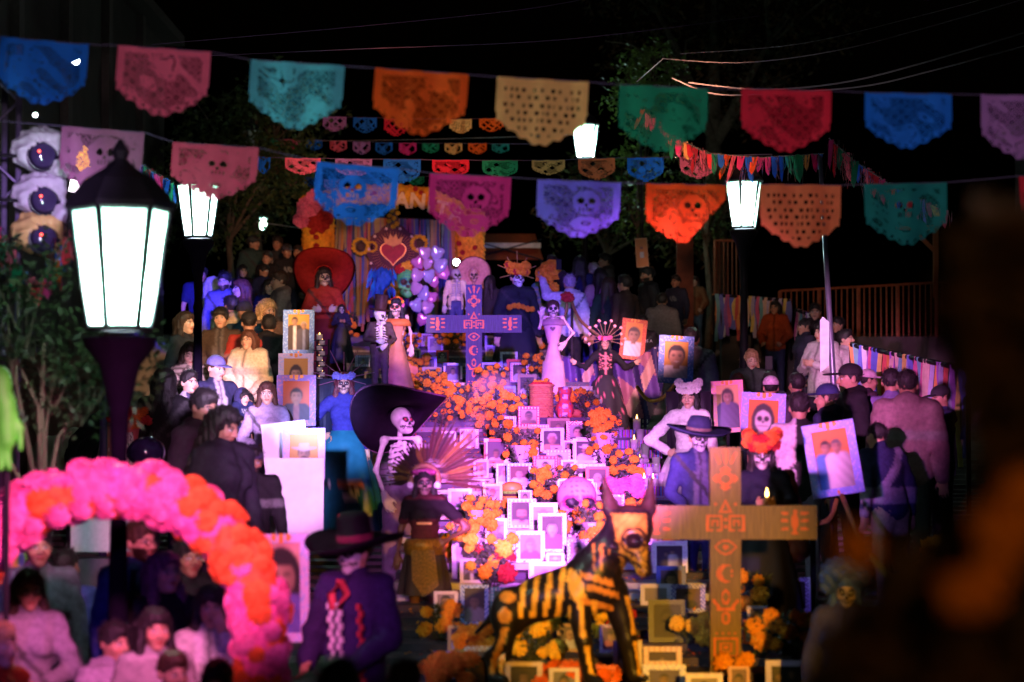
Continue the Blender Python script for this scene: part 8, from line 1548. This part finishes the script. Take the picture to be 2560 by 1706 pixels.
c = W(14, 1010, 11.2); t = empty('green_figure', (c.x, 11.2, c.z - .25), 0, 1, 'neon green paper figure at the left edge above the arch', 'paper figure'); blob('figure', [ell((-.03, 0, .34), (.06, .05, .09)), cap((0, 0, .25), (.01, 0, .08), .05, .04, k=.04), cap((.02, 0, .22), (.07, 0, .14), .02, .015, k=.02), cap((.07, 0, .14), (.075, -.01, .04), .015, .012, k=.02), cap((0, 0, .1), (.02, 0, -.05), .02, .014, k=.02), cap((-.03, 0, .1), (-.02, 0, -.05), .02, .014, k=.02)], .013, M((.06, .70, .03), .6, noise=.2), t); MB().tube([(0, .04, -.05), (0, .04, -1.2)], .015, 6).build('stick', IRON, t)
sb = empty('ribbon_skirted_post', (W(35, 1100, 14.2).x, 14.2, G(14.2)), 0, 1, 'post wrapped in dark coloured ribbons at the left edge', 'post'); MB().tube([(0, 0, 0), (0, 0, 1.45)], .05, 8).build('shaft', M((.06, .03, .14), .6), sb)
for i in range(16): a = i * .39; MB().leaf((.06 * math.cos(a), .06 * math.sin(a), 1.42), 1.25, .09, (.12 * math.cos(a), .12 * math.sin(a), -1), (math.cos(a), math.sin(a), 0)).build('ribbon', M(RC[i % len(RC)], .7, trans=.2), sb)
# ------------------------------------------------------------------ blurred marigold plant close to the camera at right, dark heads at the bottom
def near_plant():
    t = empty('foreground_plant', (.62, 2.9, -.12), 0, 1, 'very blurred dark marigold plant filling the right foreground', 'plant'); fo = MB(); rnd = random.Random(11); o = Vector((.62, 2.9, -.12))
    def q(px, py, d): return W(px, py, d) - o
    for i in range(2600):
        py = rnd.uniform(560, 1900); lo = float(np.interp(py, [560, 800, 950, 1100, 1280, 1420, 1560, 1900], [2470, 2330, 2450, 2490, 2470, 2280, 2100, 1980])); px = rnd.uniform(lo, 2700); fo.cc = rnd.choice([(.06, .032, .012), (.08, .04, .012), (.045, .03, .014)])
        fo.leaf(q(px, py, rnd.uniform(2.7, 3.3)), rnd.uniform(.03, .06), rnd.uniform(.014, .03), (rnd.uniform(-1, 1), rnd.uniform(-.6, .6), rnd.uniform(-1, 1)), (0, 1, .2))
    for x in (2250, 2350, 2450, 2550): fo.cc = (.03, .02, .01); fo.tube([(random.uniform(-.05, .05), 0, 0), q(x, 1500, 3), q(x + 40, 700, 3)], [.012, .008, .003], 5)
    f = fo.build('foliage', LEAFM, t); f['kind'] = 'stuff'
    for px, py, r in ((2140, 1372, .024), (2420, 1490, .034), (2500, 1335, .036), (2560, 1250, .036), (2480, 1420, .026)): flw(t, MG, q(px, py, 2.68), r, 'flower', rnd)
near_plant()
person('dark silhouetted head at the bottom centre', 845, 1655, 7.6, 180, 0, 0, False, 2, ('short', BLK), top=(BLACKC,), h=1.45, group='people nearest the camera')
person('dark silhouetted hat and shoulders at the bottom left of centre', 1010, 1652, 9.0, 175, 0, 0, False, 2, ('short', BLK), hat=('beanie', (.02, .02, .06)), top=((.03, .01, .02),), h=1.28, group='people nearest the camera')
# ------------------------------------------------------------------ copal smoke
sm, N, L, pbs = _nodes('smoke'); N.remove(pbs); pv_ = N.new('ShaderNodeVolumePrincipled'); tc = N.new('ShaderNodeTexCoord'); nt = N.new('ShaderNodeTexNoise'); nt.inputs['Scale'].default_value = 5; nt.inputs['Detail'].default_value = 3; L.new(tc.outputs['Object'], nt.inputs['Vector'])
mr = N.new('ShaderNodeMapRange'); mr.inputs[1].default_value = .48; mr.inputs[2].default_value = .72; mr.inputs[3].default_value = 0; mr.inputs[4].default_value = 2.6; L.new(nt.outputs[0], mr.inputs[0]); L.new(mr.outputs[0], pv_.inputs['Density']); pv_.inputs['Color'].default_value = (.9, .9, .92, 1); L.new(pv_.outputs[0], N['Material Output'].inputs['Volume'])
c = W(1150, 1120, 18.6); o = blob('smoke', [ell((-.05, 0, -.02), (.10, .10, .12)), ell((.05, 0, .15), (.15, .13, .16), k=.08), ell((.17, 0, .33), (.17, .14, .16), k=.08), ell((.26, 0, .48), (.14, .12, .12), k=.08)], .03, sm, None, loc=c); tag(o, 'drifting plume of violet-lit copal smoke above the plumes', 'smoke', kind='stuff')

# loose petals strewn over the altar steps
pt = MB(); rnd = random.Random(21)
for i in range(3800):
    d_ = rnd.uniform(13.2, 34); x_ = rnd.uniform(ax0(d_) + .02, ax1(d_) - .02); pt.cc = rnd.choice([(.72, .24, .015), (.8, .38, .03), (.6, .12, .02), (.5, .03, .06)])
    pt.leaf((x_, d_, A(d_) + rnd.uniform(.004, .02)), rnd.uniform(.02, .045), .02, (rnd.uniform(-1, 1), rnd.uniform(-1, 1), rnd.uniform(-.1, .5)), (rnd.uniform(-.5, .5), .3, 1))
o = pt.build('loose_petals', M(None, .8, noise=.2, trans=.2)); tag(o, 'loose orange and red petals strewn over the altar steps', 'petals', kind='stuff')
